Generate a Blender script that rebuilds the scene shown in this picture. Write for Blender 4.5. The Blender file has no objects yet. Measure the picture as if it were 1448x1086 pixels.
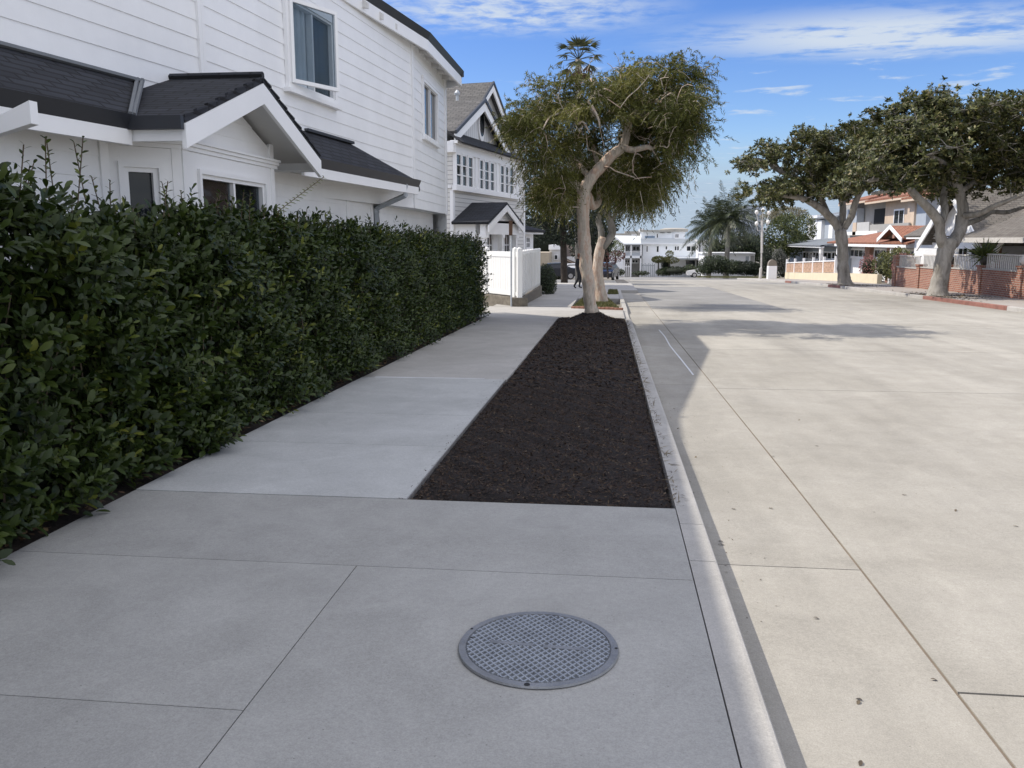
import bpy, bmesh, math, random
import numpy as np
from mathutils import Vector
random.seed(7); rng = np.random.default_rng(7)
R = math.radians
sc = bpy.context.scene
col = sc.collection
# ------------------------------------------------------------------ camera
EYE = 1.55; FOC = 1200.0; VPX, VPY = 861.0, 339.0          # measured from the kerb and joint lines of a 1448 px wide picture
PITCH = math.atan((543-VPY)/FOC); YAW = math.atan((VPX-724)*math.cos(PITCH)/FOC)
cam = bpy.data.cameras.new('camera'); camo = bpy.data.objects.new('camera', cam); col.objects.link(camo)
camo.location = (0, 0, EYE); camo.rotation_euler = (math.pi/2-PITCH, 0, YAW)
cam.sensor_fit = 'HORIZONTAL'; cam.sensor_width = 36; cam.lens = FOC/1448*36; cam.clip_start = .05; cam.clip_end = 5000
sc.camera = camo
# ------------------------------------------------------------------ sun, sky, exposure
SUNDIR = Vector((-.906, .08, 1)).normalized()               # towards the sun
SUN_STRENGTH, SKY_STRENGTH, EXPOSURE = 2.9, .10, .65
sl = bpy.data.lights.new('sun', 'SUN'); sl.energy = SUN_STRENGTH; sl.angle = R(.5); sl.color = (1, .93, .82)
so = bpy.data.objects.new('sun', sl); col.objects.link(so); so.rotation_euler = SUNDIR.to_track_quat('Z', 'Y').to_euler()
world = bpy.data.worlds.new('World'); sc.world = world; world.use_nodes = True
def build_world():
    nt = world.node_tree; nt.nodes.clear(); N = nt.nodes.new; L = nt.links.new
    out = N('ShaderNodeOutputWorld'); bg = N('ShaderNodeBackground'); bg.inputs['Strength'].default_value = SKY_STRENGTH
    sky = N('ShaderNodeTexSky'); sky.sky_type = 'NISHITA'; sky.sun_disc = False
    sky.sun_elevation = math.asin(SUNDIR.z); sky.sun_rotation = math.atan2(SUNDIR.x, SUNDIR.y)
    sky.altitude = 0; sky.air_density = 1.0; sky.dust_density = .6; sky.ozone_density = 4.0
    def m(op, a, b=None, c=None):
        n = N('ShaderNodeMath'); n.operation = op
        for i, v in enumerate((a, b, c)):
            if v is None: continue
            if isinstance(v, (int, float)): n.inputs[i].default_value = v
            else: L(v, n.inputs[i])
        return n.outputs[0]
    def ss(v, a, b):
        n = N('ShaderNodeMapRange'); n.interpolation_type = 'SMOOTHSTEP'; L(v, n.inputs[0])
        n.inputs[1].default_value = a; n.inputs[2].default_value = b; return n.outputs[0]
    tc = N('ShaderNodeTexCoord'); sep = N('ShaderNodeSeparateXYZ'); L(tc.outputs['Generated'], sep.inputs[0])
    x, y, z = sep.outputs; zz = m('MAXIMUM', z, .02)
    px = m('DIVIDE', x, zz); py = m('DIVIDE', y, zz)         # where the view ray meets a flat cloud layer
    comb = N('ShaderNodeCombineXYZ'); L(px, comb.inputs[0]); L(py, comb.inputs[1])
    def noise(scale, detail, rough, rot=0, sx=1, sy=1, off=(0, 0, 0), dist=0):
        mp = N('ShaderNodeMapping'); L(comb.outputs[0], mp.inputs[0]); mp.inputs['Rotation'].default_value = (0, 0, rot)
        mp.inputs['Scale'].default_value = (sx, sy, 1); mp.inputs['Location'].default_value = off
        n = N('ShaderNodeTexNoise'); L(mp.outputs[0], n.inputs['Vector']); n.inputs['Scale'].default_value = scale
        n.inputs['Detail'].default_value = detail; n.inputs['Roughness'].default_value = rough; n.inputs['Distortion'].default_value = dist
        return n.outputs['Fac']
    def blob(cx, cy, ax, ay, rot):
        dx = m('SUBTRACT', px, cx); dy = m('SUBTRACT', py, cy); c, s = math.cos(rot), math.sin(rot)
        u = m('DIVIDE', m('ADD', m('MULTIPLY', dx, c), m('MULTIPLY', dy, s)), ax)
        v = m('DIVIDE', m('SUBTRACT', m('MULTIPLY', dy, c), m('MULTIPLY', dx, s)), ay)
        d = m('SQRT', m('ADD', m('MULTIPLY', u, u), m('MULTIPLY', v, v)))
        n = N('ShaderNodeMapRange'); n.interpolation_type = 'SMOOTHSTEP'; L(d, n.inputs[0])
        n.inputs[1].default_value = 1.25; n.inputs[2].default_value = .2; return n.outputs[0]
    n1 = noise(1.5, 9, .62, .5, 1, 2.2, dist=.25); n2 = noise(7, 7, .6, 0, 1, 1, (3, 1, 0), .3); n3 = noise(1.1, 8, .6, 0, 1, .5, (5, 2, 0), .2)
    streak = m('MULTIPLY', blob(1.45, 4.62, 1.25, .62, .04), ss(m('ADD', n1, m('MULTIPLY', n2, .45)), .52, .78))
    wisp = m('MULTIPLY', blob(-.45, 3.95, .75, .5, .1), ss(m('ADD', m('MULTIPLY', n2, .8), m('MULTIPLY', n3, .4)), .44, .72))
    puff = m('MULTIPLY', ss(noise(1.9, 7, .58, .3, 1, .9, (1.7, 8.3, 0), .15), .57, .70), m('MULTIPLY', ss(py, 4.4, 5.4), .75))
    far = m('MULTIPLY', ss(z, .125, .07), ss(m('ADD', noise(.16, 6, .6, 0, 1, .6, (2.2, .4, 0), .2), m('MULTIPLY', ss(z, .1, .02), .35)), .30, .72))
    cl = m('MINIMUM', m('ADD', m('ADD', m('MULTIPLY', streak, .95), m('MULTIPLY', wisp, .9)), puff), .9)
    # unseen bright cloud deck overhead, behind and right, added to brighten and whiten the shade
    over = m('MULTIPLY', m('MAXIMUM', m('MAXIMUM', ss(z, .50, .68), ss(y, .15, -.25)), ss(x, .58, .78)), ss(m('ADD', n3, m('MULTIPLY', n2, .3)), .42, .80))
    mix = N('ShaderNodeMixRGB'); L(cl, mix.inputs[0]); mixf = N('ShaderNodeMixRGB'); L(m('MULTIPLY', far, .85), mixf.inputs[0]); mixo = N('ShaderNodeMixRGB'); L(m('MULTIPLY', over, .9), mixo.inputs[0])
    gm = N('ShaderNodeHueSaturation'); gm.inputs['Hue'].default_value = .518; gm.inputs['Saturation'].default_value = 1.27; gm.inputs['Value'].default_value = 1.05; L(sky.outputs[0], gm.inputs['Color'])
    L(gm.outputs[0], mixf.inputs[1]); mixf.inputs[2].default_value = (2.7, 3.4, 4.5, 1); L(mixf.outputs[0], mix.inputs[1]); mix.inputs[2].default_value = (4.3, 4.8, 5.4, 1)
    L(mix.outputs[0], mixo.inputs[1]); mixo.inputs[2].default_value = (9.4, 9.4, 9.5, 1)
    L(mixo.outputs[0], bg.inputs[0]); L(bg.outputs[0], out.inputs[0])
build_world()
vs = sc.view_settings; vs.view_transform = 'Standard'; vs.look = 'None'; vs.gamma = 1; vs.use_curve_mapping = False; vs.exposure = EXPOSURE
sc.cycles.max_bounces = 8; sc.cycles.transparent_max_bounces = 12
# ------------------------------------------------------------------ measuring helpers
_fw = np.array([-math.sin(YAW)*math.cos(PITCH), math.cos(YAW)*math.cos(PITCH), -math.sin(PITCH)])
_rt = np.array([math.cos(YAW), math.sin(YAW), 0.]); _up = np.cross(_rt, _fw)
def ray(u, v): return _fw+_rt*(u-724)/FOC-_up*(v-543)/FOC
def gz(y):
    """height of the street, which runs level and then downhill"""
    sp = lambda x, w: w*np.logaddexp(0, x/w)
    return -(.019*sp(y-4.5, 1.)+.017*sp(y-52, 5.)-.036*sp(y-125, 5.))
def at_y(u, v, Y): d = ray(u, v); t = Y/d[1]; return Vector((d[0]*t, Y, EYE+d[2]*t))
def at_x(u, v, X): d = ray(u, v); t = X/d[0]; return Vector((X, d[1]*t, EYE+d[2]*t))
def at_z(u, v, Z): d = ray(u, v); t = (Z-EYE)/d[2]; return Vector((d[0]*t, d[1]*t, Z))
def on_ground(u, v, o=0.):
    d = ray(u, v); f = lambda Y: EYE+d[2]*Y/d[1]-gz(Y)-o
    Y = 1.
    while Y < 300 and f(Y) > 0: Y *= 1.02
    a, b = Y/1.02, Y
    for _ in range(30):
        m = (a+b)/2
        if f(m) > 0: a = m
        else: b = m
    return Vector((d[0]*a/d[1], a, EYE+d[2]*a/d[1]))
class Frame:
    """a vertical wall plane: s runs along it, t out of it, z up"""
    def __init__(s, o, d, flip=False):
        s.o = Vector((o[0], o[1])); s.d = Vector((d[0], d[1])).normalized()
        s.n = Vector((s.d.y, -s.d.x))*(-1 if flip else 1)
    def p(s, a, t, z): q = s.o+s.d*a+s.n*t; return Vector((q.x, q.y, z))
    def hit(s, u, v, t=0.):
        r = ray(u, v); n = s.n; o = s.o+n*t
        k = (o.x*n.x+o.y*n.y)/(r[0]*n.x+r[1]*n.y)
        return ((Vector((r[0]*k, r[1]*k))-o).dot(s.d), EYE+r[2]*k)
    def rect(s, u0, v0, u1, v1, t=0.):
        """two opposite picture corners -> s0, s1, z0, z1"""
        a = s.hit(u0, v0, t); b = s.hit(u1, v1, t)
        return min(a[0], b[0]), max(a[0], b[0]), min(a[1], b[1]), max(a[1], b[1])
# ------------------------------------------------------------------ mesh helpers
class MB:
    def __init__(s): s.v = []; s.f = []; s.mi = []; s.cur = 0; s.tones = []
    def face(s, pts):
        n = len(s.v); s.v += [tuple(p) for p in pts]; s.f.append(tuple(range(n, n+len(pts)))); s.mi.append(s.cur)
    def hexa(s, a, b):
        """a: four bottom corners, b: four top corners"""
        n = len(s.v); s.v += [tuple(p) for p in a]+[tuple(p) for p in b]
        for q in ((3, 2, 1, 0), (4, 5, 6, 7), (0, 1, 5, 4), (1, 2, 6, 5), (2, 3, 7, 6), (3, 0, 4, 7)):
            s.f.append(tuple(n+i for i in q)); s.mi.append(s.cur)
    def box(s, x0, x1, y0, y1, z0, z1):
        q = lambda z: [(x0, y0, z), (x1, y0, z), (x1, y1, z), (x0, y1, z)]; s.hexa(q(z0), q(z1)); return s
    def fbox(s, F, a0, a1, t0, t1, z0, z1):
        q = lambda z: [F.p(a0, t0, z), F.p(a1, t0, z), F.p(a1, t1, z), F.p(a0, t1, z)]; s.hexa(q(z0), q(z1)); return s
    def prism(s, poly, off):
        """extrude a 3-D polygon by a vector"""
        off = Vector(off); P = [Vector(p) for p in poly]; Q = [p+off for p in P]; n = len(P)
        s.face(P[::-1]); s.face(Q)
        for i in range(n): s.face([P[i], P[(i+1) % n], Q[(i+1) % n], Q[i]])
        return s
    def tube(s, pts, rad, sides=6, cap=True):
        pts = [Vector(p) for p in pts]; n = len(pts)
        if isinstance(rad, (int, float)): rad = [rad]*n
        base = len(s.v); prev = None
        for i, p in enumerate(pts):
            d = (pts[min(i+1, n-1)]-pts[max(i-1, 0)])
            d = d.normalized() if d.length > 1e-9 else Vector((0, 0, 1))
            if prev is None: a = d.orthogonal().normalized()
            else:
                a = prev-d*prev.dot(d); a = a.normalized() if a.length > 1e-6 else d.orthogonal().normalized()
            prev = a; b = d.cross(a)
            for k in range(sides):
                th = 2*math.pi*k/sides; s.v.append(tuple(p+(a*math.cos(th)+b*math.sin(th))*rad[i]))
        for i in range(n-1):
            for k in range(sides):
                k2 = (k+1) % sides
                s.f.append((base+i*sides+k, base+i*sides+k2, base+(i+1)*sides+k2, base+(i+1)*sides+k)); s.mi.append(s.cur)
        if cap:
            s.f.append(tuple(base+k for k in range(sides))[::-1]); s.mi.append(s.cur)
            s.f.append(tuple(base+(n-1)*sides+k for k in range(sides))); s.mi.append(s.cur)
        return s
    def lathe(s, c, prof, sides=16):
        base = len(s.v); c = Vector(c); n = len(prof)
        for r, z in prof:
            for k in range(sides):
                th = 2*math.pi*k/sides; s.v.append((c.x+r*math.cos(th), c.y+r*math.sin(th), c.z+z))
        for i in range(n-1):
            for k in range(sides):
                k2 = (k+1) % sides
                s.f.append((base+i*sides+k, base+i*sides+k2, base+(i+1)*sides+k2, base+(i+1)*sides+k)); s.mi.append(s.cur)
        s.f.append(tuple(base+k for k in range(sides))[::-1]); s.mi.append(s.cur)
        s.f.append(tuple(base+(n-1)*sides+k for k in range(sides))); s.mi.append(s.cur)
        return s
    def build(s, name, mat, parent=None, bevel=0, smooth=False, kind=None):
        me = bpy.data.meshes.new(name); me.from_pydata(s.v, [], s.f)
        for m in (mat if isinstance(mat, (list, tuple)) else [mat]): me.materials.append(m)
        if isinstance(mat, (list, tuple)): me.polygons.foreach_set('material_index', s.mi)
        uv = me.uv_layers.new(name='uv'); co = []
        for p in me.polygons:
            n = p.normal; t = Vector((0, 0, 1)).cross(n)
            t = t.normalized() if t.length > .05 else Vector((1, 0, 0)); b = n.cross(t)
            for li in p.loop_indices:
                c = me.vertices[me.loops[li].vertex_index].co; co += [c.dot(t), c.dot(b)]
        uv.data.foreach_set('uv', co)
        if s.tones:
            tv = np.zeros(len(s.v), np.float32)
            for i0, t_ in s.tones: tv[i0:] = t_
            at = me.attributes.new('tone', 'FLOAT', 'POINT'); at.data.foreach_set('value', tv)
        if smooth: me.polygons.foreach_set('use_smooth', [True]*len(me.polygons))
        o = bpy.data.objects.new(name, me); col.objects.link(o)
        if parent: o.parent = parent; o.matrix_parent_inverse = base_inv(parent)
        if bevel:
            b = o.modifiers.new('bevel', 'BEVEL'); b.width = bevel; b.segments = 2; b.limit_method = 'ANGLE'; b.angle_limit = R(50)
        if kind: o['kind'] = kind
        return o
def base_inv(p):
    from mathutils import Matrix
    return Matrix.Translation(p.location).inverted() if p.parent is None else Matrix.Identity(4)   # parts sit at the world origin
def thing(name, label, cat, loc=(0, 0, 0), group=None):
    o = bpy.data.objects.new(name, None); col.objects.link(o); o.location = loc; o.empty_display_size = .2
    return tag(o, label, cat, group)
def tag(o, label, cat, group=None, kind=None):
    o['label'] = label; o['category'] = cat
    if group: o['group'] = group
    if kind: o['kind'] = kind
    return o
def np_mesh(name, mat, V, Fq, parent=None, smooth=True, var=None, kind=None):
    """quads straight from arrays"""
    me = bpy.data.meshes.new(name); nv, nf = len(V), len(Fq)
    me.vertices.add(nv); me.vertices.foreach_set('co', np.asarray(V, np.float32).ravel())
    me.loops.add(nf*4); me.loops.foreach_set('vertex_index', np.asarray(Fq, np.int32).ravel())
    me.polygons.add(nf); me.polygons.foreach_set('loop_start', np.arange(0, nf*4, 4, dtype=np.int32))
    me.polygons.foreach_set('loop_total', np.full(nf, 4, np.int32)) if hasattr(me.polygons, 'foreach_set') and False else None
    me.update(calc_edges=True)
    if smooth: me.polygons.foreach_set('use_smooth', np.ones(nf, bool))
    if var is not None:
        a = me.attributes.new('var', 'FLOAT', 'POINT'); a.data.foreach_set('value', np.asarray(var, np.float32))
    me.materials.append(mat)
    o = bpy.data.objects.new(name, me); col.objects.link(o)
    if parent: o.parent = parent; o.matrix_parent_inverse = base_inv(parent)
    if kind: o['kind'] = kind
    return o
def nrm(a): return a/np.maximum(np.linalg.norm(a, axis=-1, keepdims=True), 1e-9)
SHAPES = {  # rows along the leaf (t, half width); three vertices a row when folded
    'oval': ([0, .28, .62, .88, 1], [.08, .36, .5, .3, .03], True),
    'mid': ([0, .5, .85, 1], [.08, .5, .36, .04], True),
    'low': ([0, .55, 1], [.12, .5, .06], False),
    'needle': ([0, .4, 1], [.3, .5, .05], False)}
def leaf_arrays(P, D, U, L, W, shape='low', fold=.25, curl=.15):
    P = np.asarray(P, float); D = nrm(np.asarray(D, float)); n = len(P)
    S = nrm(np.cross(D, U)); Nn = np.cross(S, D); L = np.broadcast_to(L, n)[:, None]; W = np.broadcast_to(W, n)[:, None]
    T, Wd, folded = SHAPES[shape]; rows = []; nc = 3 if folded else 2
    for t, w in zip(T, Wd):
        c = P+D*L*t-Nn*L*curl*t*t
        if folded: rows += [c-S*W*w+Nn*W*w*fold, c, c+S*W*w+Nn*W*w*fold]
        else: rows += [c-S*W*w, c+S*W*w]
    V = np.stack(rows, 1); k = V.shape[1]; q = []
    for i in range(len(T)-1):
        for j in range(nc-1): q.append((i*nc+j, i*nc+j+1, (i+1)*nc+j+1, (i+1)*nc+j))
    Fq = (np.arange(n)[:, None, None]*k+np.array(q)[None]).reshape(-1, 4)
    return V.reshape(-1, 3), Fq, np.repeat(rng.random(n), k)
def join_arrays(parts):
    V, Fq, A = [], [], []; o = 0
    for v, f, a in parts: V.append(v); Fq.append(f+o); A.append(a); o += len(v)
    return np.concatenate(V), np.concatenate(Fq), np.concatenate(A)
# ------------------------------------------------------------------ materials
def nodes(name):
    m = bpy.data.materials.new(name); m.use_nodes = True; nt = m.node_tree
    return m, nt, nt.nodes['Principled BSDF'], nt.nodes.new, nt.links.new
def mat(name, c, rough=.6, var=.12, scale=4., bump=0., bscale=60., metal=0., spec=.5, coord='Object', c2=None, fine=0., fscale=200.):
    """one base colour broken up by soft noise, plus an optional fine grain and bump"""
    m, nt, b, N, L = nodes(name)
    tc = N('ShaderNodeTexCoord'); n = N('ShaderNodeTexNoise'); n.inputs['Scale'].default_value = scale; n.inputs['Detail'].default_value = 6; n.inputs['Roughness'].default_value = .65
    L(tc.outputs[coord], n.inputs['Vector'])
    r = N('ShaderNodeValToRGB'); r.color_ramp.elements[0].position = .3; r.color_ramp.elements[1].position = .7
    lo = [x*(1-var) for x in c]; hi = [min(1, x*(1+var)) for x in (c2 or c)]
    r.color_ramp.elements[0].color = (*lo, 1); r.color_ramp.elements[1].color = (*hi, 1); L(n.outputs['Fac'], r.inputs[0]); src = r.outputs[0]
    if fine:
        f = N('ShaderNodeTexNoise'); f.inputs['Scale'].default_value = fscale; f.inputs['Detail'].default_value = 3; L(tc.outputs[coord], f.inputs['Vector'])
        mr = N('ShaderNodeMapRange'); mr.inputs[1].default_value = .3; mr.inputs[2].default_value = .7; mr.inputs[3].default_value = 1-fine; mr.inputs[4].default_value = 1+fine; L(f.outputs['Fac'], mr.inputs[0])
        mx = N('ShaderNodeMixRGB'); mx.blend_type = 'MULTIPLY'; mx.inputs[0].default_value = 1; L(src, mx.inputs[1]); L(mr.outputs[0], mx.inputs[2]); src = mx.outputs[0]
    L(src, b.inputs['Base Color']); b.inputs['Roughness'].default_value = rough; b.inputs['Metallic'].default_value = metal; b.inputs['Specular IOR Level'].default_value = spec
    if bump:
        bn = N('ShaderNodeTexNoise'); bn.inputs['Scale'].default_value = bscale; bn.inputs['Detail'].default_value = 4; L(tc.outputs[coord], bn.inputs['Vector'])
        bp = N('ShaderNodeBump'); bp.inputs['Strength'].default_value = bump; bp.inputs['Distance'].default_value = .02; L(bn.outputs['Fac'], bp.inputs['Height']); L(bp.outputs[0], b.inputs['Normal'])
    return m
def mat_bark(name, cols, stretch=.3, scale=9, bump=.8):
    m, nt, b, N, L = nodes(name); tc = N('ShaderNodeTexCoord'); mp = N('ShaderNodeMapping'); mp.inputs['Scale'].default_value = (1, 1, stretch); L(tc.outputs['Object'], mp.inputs[0])
    n = N('ShaderNodeTexNoise'); n.inputs['Scale'].default_value = scale; n.inputs['Detail'].default_value = 8; n.inputs['Roughness'].default_value = .7; n.inputs['Distortion'].default_value = .4; L(mp.outputs[0], n.inputs['Vector'])
    r = N('ShaderNodeValToRGB')
    while len(r.color_ramp.elements) < len(cols): r.color_ramp.elements.new(.5)
    for e, (p, c) in zip(r.color_ramp.elements, cols): e.position = p; e.color = (*c, 1)
    L(n.outputs['Fac'], r.inputs[0]); L(r.outputs[0], b.inputs['Base Color']); b.inputs['Roughness'].default_value = .9; b.inputs['Specular IOR Level'].default_value = .2
    n2 = N('ShaderNodeTexNoise'); n2.inputs['Scale'].default_value = scale*3; n2.inputs['Detail'].default_value = 6; L(mp.outputs[0], n2.inputs['Vector']); bp = N('ShaderNodeBump'); bp.inputs['Strength'].default_value = bump; bp.inputs['Distance'].default_value = .03; L(n2.outputs['Fac'], bp.inputs['Height']); L(bp.outputs[0], b.inputs['Normal'])
    return m
def gnarl(o, size, strength):
    tx = bpy.data.textures.new('bark_lumps', 'CLOUDS'); tx.noise_scale = size; tx.noise_depth = 2
    d = o.modifiers.new('lumps', 'DISPLACE'); d.texture = tx; d.strength = strength; d.mid_level = .5; d.texture_coords = 'OBJECT' if False else 'LOCAL'; return o
def mat_brick(name, c1, c2, mortar, bw, rh, ms=.01, rough=.85, bump=.5, offset=.5, var=.25):
    m, nt, b, N, L = nodes(name); tc = N('ShaderNodeTexCoord'); br = N('ShaderNodeTexBrick'); L(tc.outputs['UV'], br.inputs['Vector'])
    br.inputs['Color1'].default_value = (*c1, 1); br.inputs['Color2'].default_value = (*c2, 1); br.inputs['Mortar'].default_value = (*mortar, 1)
    br.inputs['Scale'].default_value = 1; br.inputs['Mortar Size'].default_value = ms; br.inputs['Brick Width'].default_value = bw; br.inputs['Row Height'].default_value = rh; br.offset = offset
    n = N('ShaderNodeTexNoise'); n.inputs['Scale'].default_value = 2.5; n.inputs['Detail'].default_value = 6; L(tc.outputs['UV'], n.inputs['Vector'])
    mr = N('ShaderNodeMapRange'); mr.inputs[3].default_value = 1-var; mr.inputs[4].default_value = 1+var; L(n.outputs['Fac'], mr.inputs[0])
    mx = N('ShaderNodeMixRGB'); mx.blend_type = 'MULTIPLY'; mx.inputs[0].default_value = 1; L(br.outputs['Color'], mx.inputs[1]); L(mr.outputs[0], mx.inputs[2]); L(mx.outputs[0], b.inputs['Base Color'])
    b.inputs['Roughness'].default_value = rough
    if bump:
        bp = N('ShaderNodeBump'); bp.inputs['Strength'].default_value = bump; bp.inputs['Distance'].default_value = .015; bp.invert = True; L(br.outputs['Fac'], bp.inputs['Height']); L(bp.outputs[0], b.inputs['Normal'])
    return m
def mat_leaf(name, cols, rough=.42, trans=.22, spec=.5):
    m, nt, b, N, L = nodes(name); at = N('ShaderNodeAttribute'); at.attribute_name = 'var'; r = N('ShaderNodeValToRGB')
    while len(r.color_ramp.elements) < len(cols): r.color_ramp.elements.new(.5)
    for e, (p, c) in zip(r.color_ramp.elements, cols): e.position = p; e.color = (*c, 1)
    L(at.outputs['Fac'], r.inputs[0]); L(r.outputs[0], b.inputs['Base Color']); b.inputs['Roughness'].default_value = rough; b.inputs['Specular IOR Level'].default_value = spec
    t = N('ShaderNodeBsdfTranslucent'); L(r.outputs[0], t.inputs[0]); mx = N('ShaderNodeMixShader'); mx.inputs[0].default_value = trans
    L(b.outputs[0], mx.inputs[1]); L(t.outputs[0], mx.inputs[2]); L(mx.outputs[0], nt.nodes['Material Output'].inputs[0])
    return m
def mat_glass(name, c=(.02, .025, .03), rough=.04, see=.0, spec=.35):
    m, nt, b, N, L = nodes(name); b.inputs['Base Color'].default_value = (*c, 1); b.inputs['Roughness'].default_value = rough; b.inputs['Specular IOR Level'].default_value = spec
    if see:
        t = N('ShaderNodeBsdfTransparent'); t.inputs[0].default_value = (.8, .85, .88, 1); mx = N('ShaderNodeMixShader'); mx.inputs[0].default_value = see
        L(b.outputs[0], mx.inputs[1]); L(t.outputs[0], mx.inputs[2]); L(mx.outputs[0], nt.nodes['Material Output'].inputs[0])
    return m
def mat_paving(name, c, c2, tone=.10, streak=.0, specks=.5, rough=.88, grain=.12):
    """poured concrete: slab-to-slab tone, cloudy weathering, wear along the traffic, pits and specks, aggregate grain"""
    m, nt, b, N, L = nodes(name); tc = N('ShaderNodeTexCoord')
    def noise(scale, detail=6, rough_=.6, sc=(1, 1, 1), dist=0.):
        mp = N('ShaderNodeMapping'); mp.inputs['Scale'].default_value = sc; L(tc.outputs['Object'], mp.inputs[0]); n = N('ShaderNodeTexNoise'); n.inputs['Scale'].default_value = scale; n.inputs['Detail'].default_value = detail; n.inputs['Roughness'].default_value = rough_; n.inputs['Distortion'].default_value = dist; L(mp.outputs[0], n.inputs['Vector']); return n.outputs['Fac']
    def rng_(src, a, b_, lo, hi):
        r = N('ShaderNodeMapRange'); L(src, r.inputs[0]); r.inputs[1].default_value = a; r.inputs[2].default_value = b_; r.inputs[3].default_value = lo; r.inputs[4].default_value = hi; return r.outputs[0]
    def mul(a, b_):
        x = N('ShaderNodeMixRGB'); x.blend_type = 'MULTIPLY'; x.inputs[0].default_value = 1; L(a, x.inputs[1]); L(b_, x.inputs[2]); return x.outputs[0]
    r = N('ShaderNodeValToRGB'); r.color_ramp.elements[0].position = .32; r.color_ramp.elements[1].position = .68; r.color_ramp.elements[0].color = (*c, 1); r.color_ramp.elements[1].color = (*c2, 1); L(noise(.55, 8, .68, dist=.4), r.inputs[0]); src = r.outputs[0]
    at = N('ShaderNodeAttribute'); at.attribute_name = 'tone'; src = mul(src, rng_(at.outputs['Fac'], -1, 1, 1-tone, 1+tone))
    src = mul(src, rng_(noise(2.6, 7, .7, dist=.6), .3, .7, .90, 1.08)); src = mul(src, rng_(noise(150, 3, .6), .3, .7, 1-grain, 1+grain)); src = mul(src, rng_(noise(45, 4, .7), .3, .7, 1-grain*.6, 1+grain*.6)); src = mul(src, rng_(noise(420, 2, .6), .3, .7, 1-grain*.8, 1+grain*.8))
    if streak: src = mul(src, rng_(noise(.9, 6, .65, (1, .09, 1), .3), .35, .65, 1-streak, 1+streak*.6)); src = mul(src, rng_(noise(1.7, 8, .75, (1, .5, 1), 1.2), .62, .78, 1, 1-streak*1.1))
    v = N('ShaderNodeTexVoronoi'); v.inputs['Scale'].default_value = 16; L(tc.outputs['Object'], v.inputs['Vector']); src = mul(src, rng_(v.outputs['Distance'], .02, .06, 1-specks, 1))
    L(src, b.inputs['Base Color']); b.inputs['Roughness'].default_value = rough; b.inputs['Specular IOR Level'].default_value = .25
    bp = N('ShaderNodeBump'); bp.inputs['Strength'].default_value = .3; bp.inputs['Distance'].default_value = .006; L(noise(190, 4, .65), bp.inputs['Height']); L(bp.outputs[0], b.inputs['Normal'])
    return m
M = {}
M['white'] = mat('white_paint', (.86, .865, .87), .5, .05, 1.6, .02, 40)
M['trim'] = mat('white_trim_paint', (.87, .87, .87), .45, .03, 2)
M['shingle'] = mat_brick('dark_shingles', (.030, .033, .042), (.016, .018, .024), (.006, .006, .008), .30, .09, .012, .9, .9, var=.5)
M['greyshingle'] = mat_brick('grey_shingles', (.125, .12, .115), (.085, .082, .08), (.045, .045, .045), .32, .16, .014, .9, .8, var=.3)
M['gutter'] = mat('dark_gutter_metal', (.028, .031, .038), .45, .15, 3)
M['soffit'] = mat('soffit_paint', (.66, .65, .63), .6, .05, 2)
M['greymetal'] = mat('grey_downspout_metal', (.42, .45, .48), .4, .06, 3)
M['glass'] = mat_glass('window_glass')
M['clearglass'] = mat_glass('clear_window_glass', (.03, .04, .05), .03, .6, .15)
M['room'] = mat('dark_room', (.12, .14, .16), .9, .2, 1)
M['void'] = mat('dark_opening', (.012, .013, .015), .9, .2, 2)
M['curtain'] = mat('pale_curtain', (.72, .76, .80), .8, .08, 3)
M['brown'] = mat('brown_blind', (.30, .14, .08), .7, .2, 2)
M['concrete'] = mat_paving('sidewalk_concrete', (.332, .327, .308), (.404, .399, .380), .08)
M['newconcrete'] = mat_paving('pale_sidewalk_concrete', (.415, .42, .41), (.50, .505, .495), .06)
M['kerb'] = mat_paving('kerb_concrete', (.36, .345, .32), (.46, .445, .42), .08)
M['road'] = mat_paving('road_concrete', (.315, .296, .258), (.40, .379, .337), .06, .14, .5)
M['joint'] = mat('joint_filler', (.15, .135, .115), .9, .3, 8)
M['tan'] = mat('tan_joint_filler', (.17, .135, .10), .9, .25, 8)
# ------------------------------------------------------------------ ground, road, pavements
def sheet(mb, x0, x1, y0, y1, off, step=1.5, thick=.12, fx0=None, fx1=None):
    """a slab following the street's fall, with sides"""
    mb.tones.append((len(mb.v), random.uniform(-1, 1))); n = max(1, int(math.ceil((y1-y0)/step))); top = []
    for i in range(n+1):
        y = y0+(y1-y0)*i/n; a = fx0(y) if fx0 else x0; b = fx1(y) if fx1 else x1
        top.append((Vector((a, y, gz(y)+off)), Vector((b, y, gz(y)+off))))
    dz = Vector((0, 0, -thick))
    for i in range(n):
        (a, b), (c, d) = top[i], top[i+1]
        mb.face([a, b, d, c]); mb.face([a, c, c+dz, a+dz]); mb.face([b+dz, d+dz, d, b])
    a, b = top[0]; mb.face([a+dz, b+dz, b, a]); a, b = top[-1]; mb.face([a, b, b+dz, a+dz])
def ground():
    xs = [-400, -120, -40, -12, -3, .3, 12, 16, 40, 120, 400]; ys = list(np.arange(-30, 150, 3.))+[200, 400, 900]
    mb = MB()
    for i in range(len(ys)-1):
        for j in range(len(xs)-1):
            q = [(xs[j], ys[i]), (xs[j+1], ys[i]), (xs[j+1], ys[i+1]), (xs[j], ys[i+1])]
            mb.face([(x, y, gz(y)-.17) for x, y in q])
    mb.build('ground', mat('bare_ground', (.20, .18, .15), .95, .3, .8, .3, 30), kind='structure')
ground()
RX = 12.0                                                   # far kerb
XS = 1.335                                                  # gutter seam
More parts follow.
